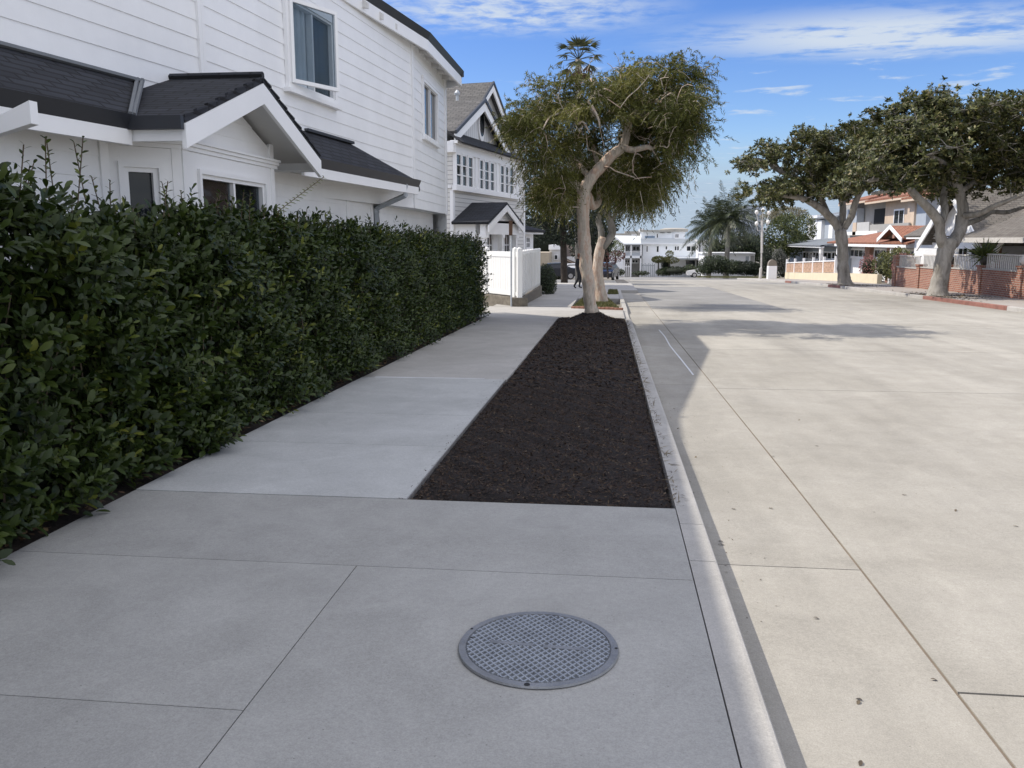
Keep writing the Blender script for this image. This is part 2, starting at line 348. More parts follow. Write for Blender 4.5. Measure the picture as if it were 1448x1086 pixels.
# joint filler strips lie in the gaps between the concrete slabs
mb = MB(); sheet(mb, .60, RX, -8, 75, -.1385, 3, .03); mb.build('road_base', M['joint'], kind='structure')
mb = MB(); sheet(mb, XS-.006, XS+.007, -8, 60, -.1345, 2, .02); mb.build('road_seam', M['tan'], kind='structure')
mb = MB(); ys = [-8, 4.36, 10.7, 20.3, 26.5, 33, 40, 47]
for a, b in zip(ys[:-1], ys[1:]): sheet(mb, .565, XS-.0065, a+.004, b-.004, -.13, 1.5, .02)
mb.build('gutter_pavement', M['road'], kind='structure')
mb = MB(); ys = [-8, 3.13, 10.45, 15.0, 20.3, 26.5, 33, 40, 47, 54, 61, 68, 75]
for k, (a, b) in enumerate(zip(ys[:-1], ys[1:])):
    g = .007
    if a < 26: sheet(mb, XS+.0075, RX, a+g, b-g, -.13, 1.5, .02)
    else: sheet(mb, XS+.0075, 5.4, a+g, b-g, -.13, 1.5, .02); sheet(mb, 5.41, RX, a+g, b-g, -.13, 1.5, .02)
mb.build('road', M['road'], kind='structure')
M['asphalt'] = mat('worn_asphalt', (.255, .25, .24), .9, .2, .5, .2, 120, fine=.1, fscale=60, spec=.2)
mb = MB(); sheet(mb, -70, .562, 50, 71, -.13, 2, .02); sheet(mb, .563, RX+3, 75.01, 104, -.13, 2, .02); mb.build('side_street', M['asphalt'], kind='structure')
mb = MB()
for a, b in ((26.52, 32.98), (33.02, 39.98), (40.02, 46.98)): sheet(mb, XS+.03, 5.38, a, b, -.126, 1.5, .003)
mb.build('asphalt_patch', M['asphalt'], kind='structure')
# near kerb: rounded outer edge, dropped at the driveway
def kerb(mb, y0, y1, x0, x1, h0=.0, h1=.0, step=1.2, side=1, depth=.2):
    prof = [(0, -depth), (0, 0), (.120, 0), (.135, -.004), (.143, -.016), (.146, -.13), (.146, -depth)]
    w = (x1-x0)/.146; n = max(1, int((y1-y0)/step+.5)); rings = []
    for i in range(n+1):
        y = y0+(y1-y0)*i/n; h = h0+(h1-h0)*i/n
        rings.append([(x0+a*w if side > 0 else x1-a*w, y, gz(y)+(z+h if z > -.1 else z-.01)) for a, z in prof])
    for i in range(n):
        for j in range(len(prof)-1): mb.face([rings[i][j], rings[i][j+1], rings[i+1][j+1], rings[i+1][j]])
    mb.face(rings[0][::-1]); mb.face(rings[-1])
mb = MB()
for a, b in ((-6, 4.05), (4.056, 4.62), (4.626, 9.6), (9.606, 15), (15.006, 20.2)): kerb(mb, a, b, .425, .566)
kerb(mb, 20.206, 21, .425, .566, 0, -.07); kerb(mb, 21.003, 23.6, .425, .566, -.07, -.07); kerb(mb, 23.603, 24.4, .425, .566, -.07, 0)
kerb(mb, 24.406, 30, .425, .566); kerb(mb, 30.006, 38, .425, .566)
for k in range(6):                                          # the corner turns into the side street
    pass
mb.build('kerb', M['kerb'], kind='structure')
# near sidewalk
XL = -2.96
mb = MB(); sheet(mb, XL, .42, -6, 4.9, -.0075, .8, .05); sheet(mb, XL, -1.2, 4.905, 20.6, -.0075, .8, .05); mb.build('sidewalk_joints', mat('sand_in_joints', (.17, .16, .15), .95, .3, 20), kind='structure')
mb = MB(); g = .0025
sheet(mb, XL, -1.185-g, -6, 2.50-g, 0, 1.5, .15); sheet(mb, XL, -1.185-g, 2.50+g, 3.80-g, 0, 1.5, .15)
sheet(mb, -1.185+g, .419, -6, 3.80-g, 0, 1.5, .15); sheet(mb, XL, .419, 3.80+g, 4.90, 0, .6, .15)
mb.build('sidewalk', M['concrete'], kind='structure')
mb = MB(); ys = [4.908, 6.33, 7.62, 9.98]
for a, b in zip(ys[:-1], ys[1:]): sheet(mb, XL, -1.205, a+g, b-g, .002, .8, .15)
mb.build('sidewalk_patch', M['newconcrete'], kind='structure')
mb = MB(); ys = [9.98, 15.3, 20.6]
for a, b in zip(ys[:-1], ys[1:]): sheet(mb, XL, -1.19, a+g, b-g, -.001, 1.2, .15)
sheet(mb, -12, .419, 20.62, 25.2, -.012, 1.2, .15); 
for a, b in ((25.21, 31), (31.01, 37), (37.01, 49)): sheet(mb, -3.4, -1.06, a, b, -.004, 1.2, .15)
sheet(mb, -1.055, .419, 30.2, 38, -.006, 1.5, .15); sheet(mb, -1.055, 1.3, 38.01, 49.9, -.012, 1.5, .15)
mb.build('driveway', M['kerb'], kind='structure')
# narrow seams of repair mortar on the sidewalk and chalk on the gutter
mb = MB()
for i in range(14):
    a = XL+.15+1.35*i/14; b = XL+.15+1.35*(i+1)/14; w0 = .05*(1-i/14)+.012; w1 = .05*(1-(i+1)/14)+.012
    y = 10.0; j = rng.uniform(-.008, .008)
    mb.face([(a, y-w0+j, gz(y)+.0035), (b, y-w1+j, gz(y)+.0035), (b, y+.02, gz(y)+.0035), (a, y+.02, gz(y)+.0035)])
mb.build('mortar_repair', mat('pale_mortar', (.62, .63, .64), .9, .1, 5), kind='structure')
mb = MB(); q = [(1.13, 18.8), (1.155, 17.2), (1.13, 15.4), (1.16, 13.2), (1.175, 11.6)]
for (x0, y0), (x1, y1) in zip(q[:-1], q[1:]): mb.face([(x0-.012, y0, gz(y0)-.126), (x0+.012, y0, gz(y0)-.126), (x1+.012, y1, gz(y1)-.126), (x1-.012, y1, gz(y1)-.126)])
mb.build('painted_marking', mat('worn_white_road_paint', (.66, .67, .68), .8, .15, 9), kind='structure')
# far pavement and kerb across the street
M['farwalk'] = mat('far_sidewalk_concrete', (.33, .30, .27), .9, .18, .6, .1, 60)
mb = MB()
for a, b in ((8, 20), (20.01, 32), (32.01, 44), (44.01, 56), (56.01, 68), (68.01, 82)): sheet(mb, RX+.155, 15.4, a, b, -.004, 2, .15)
sheet(mb, 15.41, 30, 43.4, 48.2, -.008, 1.5, .15)
mb.build('far_sidewalk', M['farwalk'], kind='structure')
M['redkerb'] = mat('red_painted_kerb', (.24, .11, .085), .8, .3, 3)
mb = MB()
for a, b in ((8, 27.2), (34.2, 46), (48.5, 58), (60, 82)): kerb(mb, a, b, RX, RX+.15, side=-1, step=2)
mb.build('far_kerb', M['kerb'], kind='structure')
mb = MB()
for a, b in ((27.21, 34.19), (46.01, 48.49), (58.01, 59.99)): kerb(mb, a, b, RX, RX+.15, side=-1, step=2)
mb.build('red_kerb', M['redkerb'], kind='structure')
# ------------------------------------------------------------------ walls and windows
def intervals(s0, s1, cuts):
    out = [(s0, s1)]
    for a, b in cuts:
        nx = []
        for p, q in out:
            if b <= p or a >= q: nx.append((p, q)); continue
            if a > p: nx.append((p, a))
            if b < q: nx.append((b, q))
        out = nx
    return out
def siding(mb, F, s0, s1, z0, z1, expo=.2, openings=(), t=0., lap=.008, top=None, zref=0.):
    """lapped boards as real stepped strips with holes; top(s)->z trims a slope"""
    zs = {z0, z1}
    k = math.floor((z0-zref)/expo)
    while zref+k*expo < z1:
        if zref+k*expo > z0: zs.add(round(zref+k*expo, 5))
        k += 1
    for o in openings:
        for z in (o[2], o[3]):
            if z0 < z < z1: zs.add(z)
    zs = sorted(zs)
    for a, b in zip(zs[:-1], zs[1:]):
        zm = (a+b)/2; base = zref+math.floor((zm-zref)/expo)*expo
        ta = t+lap*(1-(a-base)/expo); tb = t+lap*(1-(b-base)/expo)
        cuts = [(o[0], o[1]) for o in openings if o[2] < zm < o[3]]
        lo, hi, lob, hib = s0, s1, s0, s1
        if top:
            while lo < hi and top(lo) < a: lo += .01
            while hi > lo and top(hi) < a: hi -= .01
            lob, hib = lo, hi
            while lob < hib and top(lob) < b: lob += .01
            while hib > lob and top(hib) < b: hib -= .01
            if lo >= hi: continue
        for p, q in intervals(lo, hi, cuts):
            mb.face([F.p(p, ta, a), F.p(q, ta, a), F.p(max(min(q, hib), lob), tb, b), F.p(min(max(p, lob), hib), tb, b)])
            if abs(a-base) < 1e-4: mb.face([F.p(p, t-.004, a), F.p(q, t-.004, a), F.p(q, ta, a), F.p(p, ta, a)])
def ring(mb, F, s0, s1, z0, z1, w, t0, t1, wb=None):
    wb = w if wb is None else wb
    mb.fbox(F, s0, s0+w, t0, t1, z0, z1); mb.fbox(F, s1-w, s1, t0, t1, z0, z1)
    mb.fbox(F, s0+w, s1-w, t0, t1, z1-w, z1); mb.fbox(F, s0+w, s1-w, t0, t1, z0, z0+wb)
def flat_window(F, r, parent, fw=.06, cols=1, rows=1, bar=.025, t=.02, frame=None, glass=None, sill=True, name='window'):
    """a framed window standing proud of its wall: frame with bars, pane as sub-part"""
    s0, s1, z0, z1 = r; mb = MB(); ring(mb, F, s0, s1, z0, z1, fw, t, t+.05)
    for i in range(1, cols):
        s = s0+fw+(s1-s0-2*fw)*i/cols; mb.fbox(F, s-bar/2, s+bar/2, t, t+.045, z0+fw, z1-fw)
    for j in range(1, rows):
        z = z0+fw+(z1-z0-2*fw)*j/rows; mb.fbox(F, s0+fw, s1-fw, t, t+.04, z-bar/2, z+bar/2)
    if sill: mb.fbox(F, s0-.05, s1+.05, t, t+.09, z0-.06, z0-.001)
    w = mb.build(name, frame or M['trim'], parent)
    p = MB(); p.fbox(F, s0+fw*.5, s1-fw*.5, t-.01, t+.012, z0+fw*.5, z1-fw*.5); p.build('pane', glass or M['glass'], w)
    return w
def slab(mb, pts, th, down=None):
    """roof plane with thickness"""
    P = [Vector(p) for p in pts]; n = (P[1]-P[0]).cross(P[2]-P[0]).normalized()
    if n.z < 0: n = -n; P = P[::-1]
    mb.prism(P, -n*th) if down is None else mb.prism(P, down)
# ------------------------------------------------------------------ white house on the left
house = thing('white_house', 'big white clapboard house with dark shingle roofs behind the dark green hedge', 'house', (-5, 10, 0))
ZE = 5.05
ePts = [at_z(656, 103, ZE), at_z(609, 49, ZE), at_z(535, 0, ZE)]
eave = [Vector((p.x, p.y)) for p in ePts]
d = (eave[2]-eave[1]).normalized(); eave += [Vector((-3.74, 11.0))]
eave += [Vector((-4.05, 8.9)), Vector((-4.10, 7.6)), Vector((-4.10, 2.)), Vector((-4.10, -6.))]
endC = at_x(630, 200, -3.52); C0 = Vector((endC.x, endC.y))
FC = Frame(C0, (.028, -1)); FC.n = Vector((1, .028)).normalized()
bs, _ = FC.hit(583, 150); B0 = Vector(FC.p(bs, 0, 0)[:2])
FB = Frame(B0, (-.09, -1)); FB.n = Vector((1, -.09)).normalized()
as_, _ = FB.hit(283, 60); A0 = Vector(FB.p(as_, 0, 0)[:2])
FA = Frame(A0, (-.15, -1)); FA.n = Vector((1, -.15)).normalized()
LA = (A0.y+6)/abs(FA.d.y)
# upper storey walls; the big casement and the two-light window are real openings
oC = FC.rect(596.5, 112, 616.5, 203); oC = (FC.hit(616.5, 150)[0], FC.hit(597, 150)[0], FC.hit(606, 195)[1], FC.hit(606, 124)[1])
oB = (FB.hit(467.5, 60)[0], FB.hit(404.5, 60)[0], FB.hit(404.5, 118)[1], FB.hit(467.5, 34)[1])
zC = FC.hit(611, 299)[1]; zB = zC
wl = MB(); EX = .172
siding(wl, FC, 0, bs, zC, ZE-.1, EX, [oC], zref=zC); siding(wl, FB, 0, as_, zB, ZE-.1, EX, [oB], zref=zC); siding(wl, FA, 0, LA, zB, ZE-.1, EX, zref=zC)
wl.face([FC.p(0, -.02, zC), FC.p(bs, -.02, zC), FB.p(as_, -.02, zC), FA.p(LA, -.02, zC), FA.p(LA, -5, zC), FC.p(0, -5, zC)])
# end wall running back along the driveway
ED = Vector((-.74, .67)).normalized(); FE = Frame(C0, ED); FE.n = Vector((ED.y, -ED.x))*1.0
if FE.n.y < 0: FE.n = -FE.n
siding(wl, FE, .0, 6, gz(19)-.2, ZE-.1, EX, zref=zC)
wall = wl.build('wall', M['white'], house)
# corner boards and trim
def trim_part(F, *a):
    mb = MB(); mb.fbox(F, *a); mb.build('corner_trim', M['trim'], house)
ZT = ZE-.12
trim_part(FC, -.015, .085, -.01, .03, zC-.02, ZT); trim_part(FC, bs-.055, bs+.0, -.01, .028, zC, ZT); trim_part(FB, .0, .05, -.01, .03, zC, ZT)
trim_part(FB, as_-.05, as_, -.01, .03, zC, ZT); trim_part(FA, 0.0, .05, -.01, .03, zC, ZT); trim_part(FE, -.0, .09, -.005, .03, zC, ZT)
# recessed lower wall beneath the overhanging upper storey
lw = MB(); FL = Frame(Vector(FC.p(.1, -.32, 0)[:2]), FC.d); FL.n = FC.n
siding(lw, FL, -.2, bs+1.2, -.6, zC+.02, .172, zref=-.6)
lw.build('lower_wall', M['white'], house)
# eaves: gutter, fascia, soffit and the roof plane above
def offset_poly(P, d):
    out = []
    for i, p in enumerate(P):
        a = (P[min(i+1, len(P)-1)]-P[max(i-1, 0)]).normalized(); n = Vector((a.y, -a.x))
        if n.x > 0: n = -n
        out.append(p+n*d)
    return out
gt, fs, sf, rf = MB(), MB(), MB(), MB()
e0 = offset_poly(eave, .05); e1 = offset_poly(eave, .085); e2 = offset_poly(eave, .62); e3 = offset_poly(eave, 4.5)
wallback = [FC.p(0, .02, 0), FC.p(bs, .02, 0)]
v3 = lambda p, z: Vector((p.x, p.y, z))
for i in range(len(eave)-1):
    a, b = eave[i], eave[i+1]; a0, b0 = e0[i], e0[i+1]; a1, b1 = e1[i], e1[i+1]; a2, b2 = e2[i], e2[i+1]; a3, b3 = e3[i], e3[i+1]
    gt.hexa([v3(a0, ZE-.085), v3(b0, ZE-.085), v3(b1, ZE-.085), v3(a1, ZE-.085)][:4], [v3(a, ZE+.035), v3(b, ZE+.035), v3(b1, ZE+.04), v3(a1, ZE+.04)])
    fs.hexa([v3(a0, ZE-.27), v3(b0, ZE-.27), v3(b1, ZE-.27), v3(a1, ZE-.27)], [v3(a0, ZE-.087), v3(b0, ZE-.087), v3(b1, ZE-.087), v3(a1, ZE-.087)])
    sf.hexa([v3(a1, ZE-.2), v3(b1, ZE-.2), v3(b2, ZE-.06), v3(a2, ZE-.06)], [v3(a1, ZE-.16), v3(b1, ZE-.16), v3(b2, ZE-.02), v3(a2, ZE-.02)])
    slab(rf, [v3(a0, ZE+.045), v3(b0, ZE+.045), v3(b3, ZE+2.0), v3(a3, ZE+2.0)], .06)
# the gutter and fascia return along the end wall
a = eave[0]; q = [a, a+Vector((ED.x, ED.y))*6]
gt.hexa([v3(a, ZE-.085), v3(q[1], ZE-.085), v3(q[1]+Vector((-.04, -.05)), ZE-.085), v3(a+Vector((-.04, -.05)), ZE-.085)], [v3(a, ZE+.035), v3(q[1], ZE+.035), v3(q[1]+Vector((-.04, -.05)), ZE+.04), v3(a+Vector((-.04, -.05)), ZE+.04)])
o_ = Vector((-.06, -.07))
fs.hexa([v3(a+o_*.8, ZE-.27), v3(q[1]+o_*.8, ZE-.27), v3(q[1]+o_*1.3, ZE-.27), v3(a+o_*1.3, ZE-.27)], [v3(a+o_*.8, ZE-.087), v3(q[1]+o_*.8, ZE-.087), v3(q[1]+o_*1.3, ZE-.087), v3(a+o_*1.3, ZE-.087)])
# the back of the house closes it off from the sun
bk = MB(); fe = FE.p(6, 0, 0); q1 = q[1]
slab(rf, [v3(e0[0], ZE+.045), v3(Vector((fe.x, fe.y)), ZE+.045), v3(e3[0], ZE+1.95)], .06)
ring_ = [Vector((fe.x, fe.y))]+e3
for a_, b_ in zip(ring_[:-1], ring_[1:]): bk.face([v3(a_, -1), v3(b_, -1), v3(b_, ZE+(1.95 if a_ is not ring_[0] else 1.9)), v3(a_, ZE+(1.95 if a_ is not ring_[0] else 0))])
bk.build('back_wall', M['white'], house)
# rafter tails under the soffit
rt = MB(); s_ = .35
while s_ < 14:
    F, s2 = (FC, s_) if s_ < bs else ((FB, s_-bs) if s_ < bs+as_ else (None, 0))
    if F is None: break
    rt = MB(); rt.hexa([F.p(s2-.03, .0, ZE-.2), F.p(s2+.03, .0, ZE-.2), F.p(s2+.03, .14, ZE-.23), F.p(s2-.03, .14, ZE-.23)], [F.p(s2-.03, .0, ZE-.06), F.p(s2+.03, .0, ZE-.06), F.p(s2+.03, .14, ZE-.15), F.p(s2-.03, .14, ZE-.15)])
    rt.build('rafter_tail', M['soffit'], house); s_ += .62
gt.build('gutter', M['gutter'], house); fs.build('fascia', M['trim'], house); sf.build('soffit', M['soffit'], house); rf.build('upper_roof', M['shingle'], house)
# big casement window: room behind, curtain, fixed light and an opened sash
def room(F, r, parent, depth=.7, m=None):
    s0, s1, z0, z1 = r; mb = MB(); e = .004
    P = lambda s, t, z: F.p(s, t, z)
    mb.face([P(s0, -depth, z0), P(s1, -depth, z0), P(s1, -depth, z1), P(s0, -depth, z1)])
    mb.face([P(s0, 0, z0), P(s0, -depth, z0), P(s0, -depth, z1), P(s0, 0, z1)]); mb.face([P(s1, 0, z0), P(s1, -depth, z0), P(s1, -depth, z1), P(s1, 0, z1)])
    mb.face([P(s0, 0, z0), P(s1, 0, z0), P(s1, -depth, z0), P(s0, -depth, z0)]); mb.face([P(s0, 0, z1), P(s1, 0, z1), P(s1, -depth, z1), P(s0, -depth, z1)])
    return mb.build('room', m or M['room'], parent)
def curtain(F, s0, s1, z0, z1, t, parent, m=None, folds=9, amp=.02):
    mb = MB(); n = folds*6; pts = [(s0+(s1-s0)*i/n, t+amp*math.sin(i*2*math.pi/6+.7*math.sin(i*.9))) for i in range(n+1)]
    for (a, ta), (b, tb) in zip(pts[:-1], pts[1:]): mb.face([F.p(a, ta, z0), F.p(b, tb, z0), F.p(b, tb, z1), F.p(a, ta, z1)])
    o = mb.build('curtain', m or M['curtain'], parent, smooth=True); return o
s0, s1, z0, z1 = oB; sm = s0+(s1-s0)*.46
mb = MB(); ring(mb, FB, s0-.07, s1+.07, z0-.05, z1+.07, .075, .006, .05, .06); ring(mb, FB, s0, s1, z0, z1, .03, -.06, .03); mb.fbox(FB, s0-.12, s1+.12, .0, .09, z0-.10, z0-.052); mb.fbox(FB, sm-.02, sm+.02, -.06, .02, z0+.03, z1-.03)
win = mb.build('window', M['trim'], house); win['label'] = 'upper casement window with its left sash swung open'
room(FB, (s0, s1, z0, z1), win); curtain(FB, s0+.03, s1-.02, z0+.02, z1-.02, -.06, win, folds=8)
p = MB(); p.fbox(FB, s0+.03, sm, -.03, -.022, z0+.03, z1-.03); p.build('pane', M['clearglass'], win)
hp = FB.p(s1-.01, .03, 0); ang = R(20)
dd = (FB.d*-1*math.cos(ang)+FB.n*math.sin(ang)); FS = Frame((hp.x, hp.y), dd); FS.n = Vector((FS.d.y, -FS.d.x)); 
if FS.n.x < 0: FS.n = -FS.n
ws = (s1-sm)*1.12
mb = MB(); ring(mb, FS, 0, ws, z0+.02, z1-.01, .045, 0, .045); sash = mb.build('sash', M['trim'], win)
p = MB(); p.fbox(FS, .04, ws-.04, .015, .022, z0+.06, z1-.05); p.build('pane', mat_glass('sash_glass', (.05, .085, .12), .03, .78), win)
s0, s1, z0, z1 = oC
mb = MB(); ring(mb, FC, s0-.05, s1+.05, z0-.05, z1+.05, .055, .006, .045); ring(mb, FC, s0, s1, z0, z1, .025, -.05, .02); mb.fbox(FC, (s0+s1)/2-.025, (s0+s1)/2+.025, -.05, .02, z0, z1); mb.fbox(FC, s0-.09, s1+.09, 0, .08, z0-.1, z0-.052); mb.fbox(FC, s0-.06, s1+.06, .006, .05, z1+.052, z1+.1)
w2 = mb.build('window', M['trim'], house); room(FC, oC, w2); p = MB(); p.fbox(FC, s0+.02, s1-.02, -.03, -.022, z0+.02, z1-.02); p.build('pane', M['glass'], w2)
# ---- lower storey that stands forward: bay, small gable, skirt roof
XG = -3.2
GL = at_x(262, 168, XG); GR = at_x(452, 225, XG); GP = at_x(368, 108, XG); ZG = (GL.z+GR.z)/2; ym = GP.y; half = (GR.y-GL.y)/2; ym = (GR.y+GL.y)/2
XB = -3.58
bL = at_x(254, 210, XB); bR = at_x(385, 240, XB)
FBay = Frame((XB, bR.y), (0, -1)); FBay.n = Vector((1, 0)); LB = bR.y-bL.y
cl = Vector((XB, bL.y)); dl = Vector((-.66, -.75)).normalized(); FBl = Frame(cl, dl); FBl.n = Vector((dl.y, -dl.x)); FBl.n = FBl.n if FBl.n.x > 0 else -FBl.n
LBl, _ = FBl.hit(150, 210)
zcor = FBay.hit(300, 221)[1]
pA = Vector(FBl.p(LBl, 0, 0)[:2]); FAl = Frame(pA, (-.12, -1)); FAl.n = Vector((1, -.12)).normalized()
cr = Vector((XB, bR.y)); FBr = Frame(cr, (-1, .0)); FBr.n = Vector((0, 1))
sr0 = at_y(387, 240, bR.y+.02)
FBL = Frame((-3.72, bR.y), (0, 1)); 
FLo = Frame((-3.83, bR.y), (.028, 1)); FLo.n = Vector((1, -.028)).normalized()
Llo = FLo.hit(525, 260)[0]
oW1 = FBl.rect(168, 228, 226, 320); oW1 = (FBl.hit(228, 240)[0], FBl.hit(166, 240)[0], -.1, FBl.hit(196, 230)[1])
oW2 = (FBay.hit(372, 250)[0], FBay.hit(276, 240)[0], -.1, FBay.hit(325, 247)[1])
bw = MB()
roofz = lambda y: GP.z-.14-abs(y-ym)*(GP.z-ZG)/half
siding(bw, FBay, 0, LB, -.5, GP.z-.1, .148, [oW2], top=lambda s: roofz(bR.y-s), zref=zcor+.06)
bw.face([FBay.p(0, -.015, oW2[3]+.01), FBay.p(LB, -.015, oW2[3]+.01), FBay.p(LB, -.015, roofz(bL.y)), FBay.p(bR.y-ym, -.015, roofz(ym)), FBay.p(0, -.015, roofz(bR.y))])
siding(bw, FBl, 0, LBl, -.5, ZG-.03, .148, [oW1], zref=zcor+.06)
siding(bw, FAl, 0, 10, -.5, ZG-.06, .165, zref=zcor-.1)
siding(bw, FLo, 0, Llo, -.5, ZG-.03, .152, zref=zcor-.1)
bw.face([FBay.p(0, .0, -.5), FLo.p(0, 0, -.5), FLo.p(0, 0, ZG), FBay.p(0, 0, ZG)])
FLe = Frame(Vector(FLo.p(Llo, 0, 0)[:2]), (-1, .35)); FLe.n = Vector((.35, 1)).normalized(); siding(bw, FLe, 0, 1.5, -.5, ZG-.05, .26, zref=zcor-.1)
bw.build('bay_wall', M['white'], house)
trim_part(FBay, LB-.09, LB, -.01, .022, -.5, ZG+.06); trim_part(FBl, .0, .08, -.01, .022, -.5, ZG-.04); trim_part(FBay, -.0, .10, -.01, .022, -.5, ZG+.1); trim_part(FBl, LBl-.09, LBl, -.01, .02, -.5, ZG-.08); trim_part(FAl, 0, .1, -.01, .022, -.5, ZG-.08)
trim_part(FLo, Llo-.1, Llo, -.01, .024, -.5, ZG-.1); trim_part(FLo, Llo-1.25, Llo-1.13, -.01, .022, -.5, ZG-.1)
trim_part(FBay, .101, LB-.091, -.01, .018, oW2[3]+.0, zcor-.002); trim_part(FBay, .101, oW2[0], -.01, .018, -.5, oW2[3]); trim_part(FBay, oW2[1], LB-.091, -.01, .018, -.5, oW2[3]); trim_part(FBl, .081, LBl-.091, -.01, .018, oW1[3], zcor-.002); trim_part(FBl, .081, oW1[0], -.01, .018, -.5, oW1[3]); trim_part(FBl, oW1[1], LBl-.091, -.01, .018, -.5, oW1[3])
cn = MB()
for F, Ln, a0 in ((FBay, LB, -.06), (FBl, LBl, 0)):
    cn.fbox(F, a0, Ln+.012, 0, .035, zcor, zcor+.035); cn.fbox(F, a0, Ln+.02, 0, .055, zcor+.036, zcor+.066); cn.fbox(F, a0, Ln+.028, 0, .075, zcor+.067, zcor+.09)
cn.build('cornice', M['trim'], house)
for F, o, two in ((FBl, oW1, False), (FBay, oW2, True)):
    s0, s1, z0, z1 = o; mb = MB(); ring(mb, F, s0-.005, s1+.005, z0, z1, .04, .0, .045); ring(mb, F, s0+.036, s1-.036, z0+.04, z1-.036, .04, -.05, .02)
    if two: mb.fbox(F, (s0+s1)/2-.02, (s0+s1)/2+.02, -.05, .015, z0+.08, z1-.078)
    w = mb.build('window', M['trim'], house); room(F, (s0, s1, z0, z1), w, .6)
    p = MB(); p.fbox(F, s0+.07, s1-.07, -.03, -.022, z0+.07, z1-.07); p.build('pane', M['glass'] if not two else mat_glass('bay_glass', (.02, .022, .025), .03, .7), w)
    if two: curtain(F, (s0+s1)/2, s1-.03, z0, z1, -.045, w, M['brown'], 3, .003)
# gable roof: two planes, fascia boards, soffit
wallx = lambda y: (FB.p((FB.o.y-y)/abs(FB.d.y), 0, 0).x if y > A0.y else FA.p((FA.o.y-y)/abs(FA.d.y), 0, 0).x)
rf = MB(); zr = GP.z; bx = wallx(ym)-.02
le, re = Vector((XG, GL.y-.02, ZG+.02)), Vector((XG, GR.y+.02, ZG+.02)); pk = Vector((XG, ym, zr)); pb = Vector((bx-.35, ym, zr))
slab(rf, [le, pk, pb, Vector((bx-.3, GL.y-.02, ZG+.02))], .05); slab(rf, [pk, re, Vector((bx-.3, GR.y+.02, ZG+.02)), pb], .05)
nrow = 8                                                    # shingle courses give a stepped edge along the rakes
for k in range(nrow):
    f0, f1 = k/nrow, (k+1)/nrow
    for e in (le, re):
        a = e.lerp(pk, f0)+Vector((.012, 0, .012+.012)); b = e.lerp(pk, f1)+Vector((.012, 0, .004))
        rf.hexa([a-Vector((0, 0, .02)), b-Vector((0, 0, .012)), b-Vector((.03, 0, .012)), a-Vector((.03, 0, .02))], [a, b, b-Vector((.03, 0, .004)), a-Vector((.03, 0, .01))])
rf.tube([pk+Vector((.01, 0, .015)), pb+Vector((0, 0, .015))], .035, 6)
rf.build('gable_roof', M['shingle'], house)
fa = MB(); w = .17
for e in (le, re):
    n = Vector((0, 0, -1)); dn = (pk-e).normalized(); perp = Vector((0, -dn.z, dn.y)); perp = perp if perp.z < 0 else -perp
    E0 = e+Vector((.01, 0, -.045)); K0 = pk+Vector((.01, 0, -.055)); vv = Vector((0, 0, -w/abs(perp.z)))
    fa.prism([E0, K0, K0+vv, E0+vv], (-.035, 0, 0))
fa.box(XG-.6, XG-.03, GL.y-.01, GL.y+.02, ZG-.15, ZG-.03); fa.box(XG-.75, XG-.03, GR.y-.02, GR.y+.01, ZG-.15, ZG-.03)
fa.build('gable_fascia', M['trim'], house)
so_ = MB()
for e in (le, re):
    a = e+Vector((-.03, 0, -.09)); b = pk+Vector((-.03, 0, -.1)); so_.prism([a, b, b+Vector((-.5, 0, 0)), a+Vector((-.5, 0, 0))], (0, 0, .025))
so_.face([(XG-.04, GR.y, ZG-.15), (XG-.04, GR.y-.32, ZG-.15), (XG-.5, GR.y-.32, ZG-.15), (XG-.5, GR.y, ZG-.15)])
so_.build('gable_soffit', M['soffit'], house)
for y0_, xx in ((GL.y-.075, bx),):
    gg = MB(); gg.box(xx, XG, y0_, y0_+.05, ZG-.07, ZG+.03); gg.build('gutter', M['gutter'], house)
# skirt roof left of the gable
def skirt(name, P, Q, Pt, Qt, soffit_w=None):
    """P,Q eave ends (near, far); Pt,Qt where the roof meets the wall"""
    mb = MB(); slab(mb, [P, Q, Qt, Pt], .04); o = mb.build(name, M['shingle'], house)
    d = Vector((Q.x-P.x, Q.y-P.y, 0)).normalized(); n = Vector((d.y, -d.x, 0)); n = n if n.x > 0 else -n
    g = MB(); g.hexa([P+n*.0+Vector((0, 0, -.085)), Q+Vector((0, 0, -.085)), Q-n*.05+Vector((0, 0, -.085)), P-n*.05+Vector((0, 0, -.085))], [P+n*.045+Vector((0, 0, .02)), Q+n*.045+Vector((0, 0, .02)), Q-n*.05+Vector((0, 0, .02)), P-n*.05+Vector((0, 0, .02))])
    g.build('gutter', M['gutter'], house)
    f = MB(); z = Vector((0, 0, -.087)); z2 = Vector((0, 0, -.2)); f.hexa([P-n*.0+z2, Q-n*.0+z2, Q-n*.035+z2, P-n*.035+z2], [P+z, Q+z, Q-n*.035+z, P-n*.035+z]); f.build('fascia', M['trim'], house)
    s = MB(); z3 = Vector((0, 0, -.12)); s.face([P-n*.036+z3, Q-n*.036+z3, Q-n*.9+z3, P-n*.9+z3]); s.build('soffit', M['soffit'], house)
    return n
zs_ = ZG+.02
Pn = Vector((-3.62-.15*5.5, GL.y-5.5, zs_)); Qn = Vector((-3.62, GL.y-.03, zs_))
tq = at_x(186, 115, wallx(GL.y+.7)); Qt = Vector((wallx(tq.y)+.0, tq.y, tq.z)); Pt = Vector((wallx(GL.y-5.5), GL.y-5.5, tq.z))
n_ = skirt('skirt_roof', Pn, Qn, Pt, Qt)
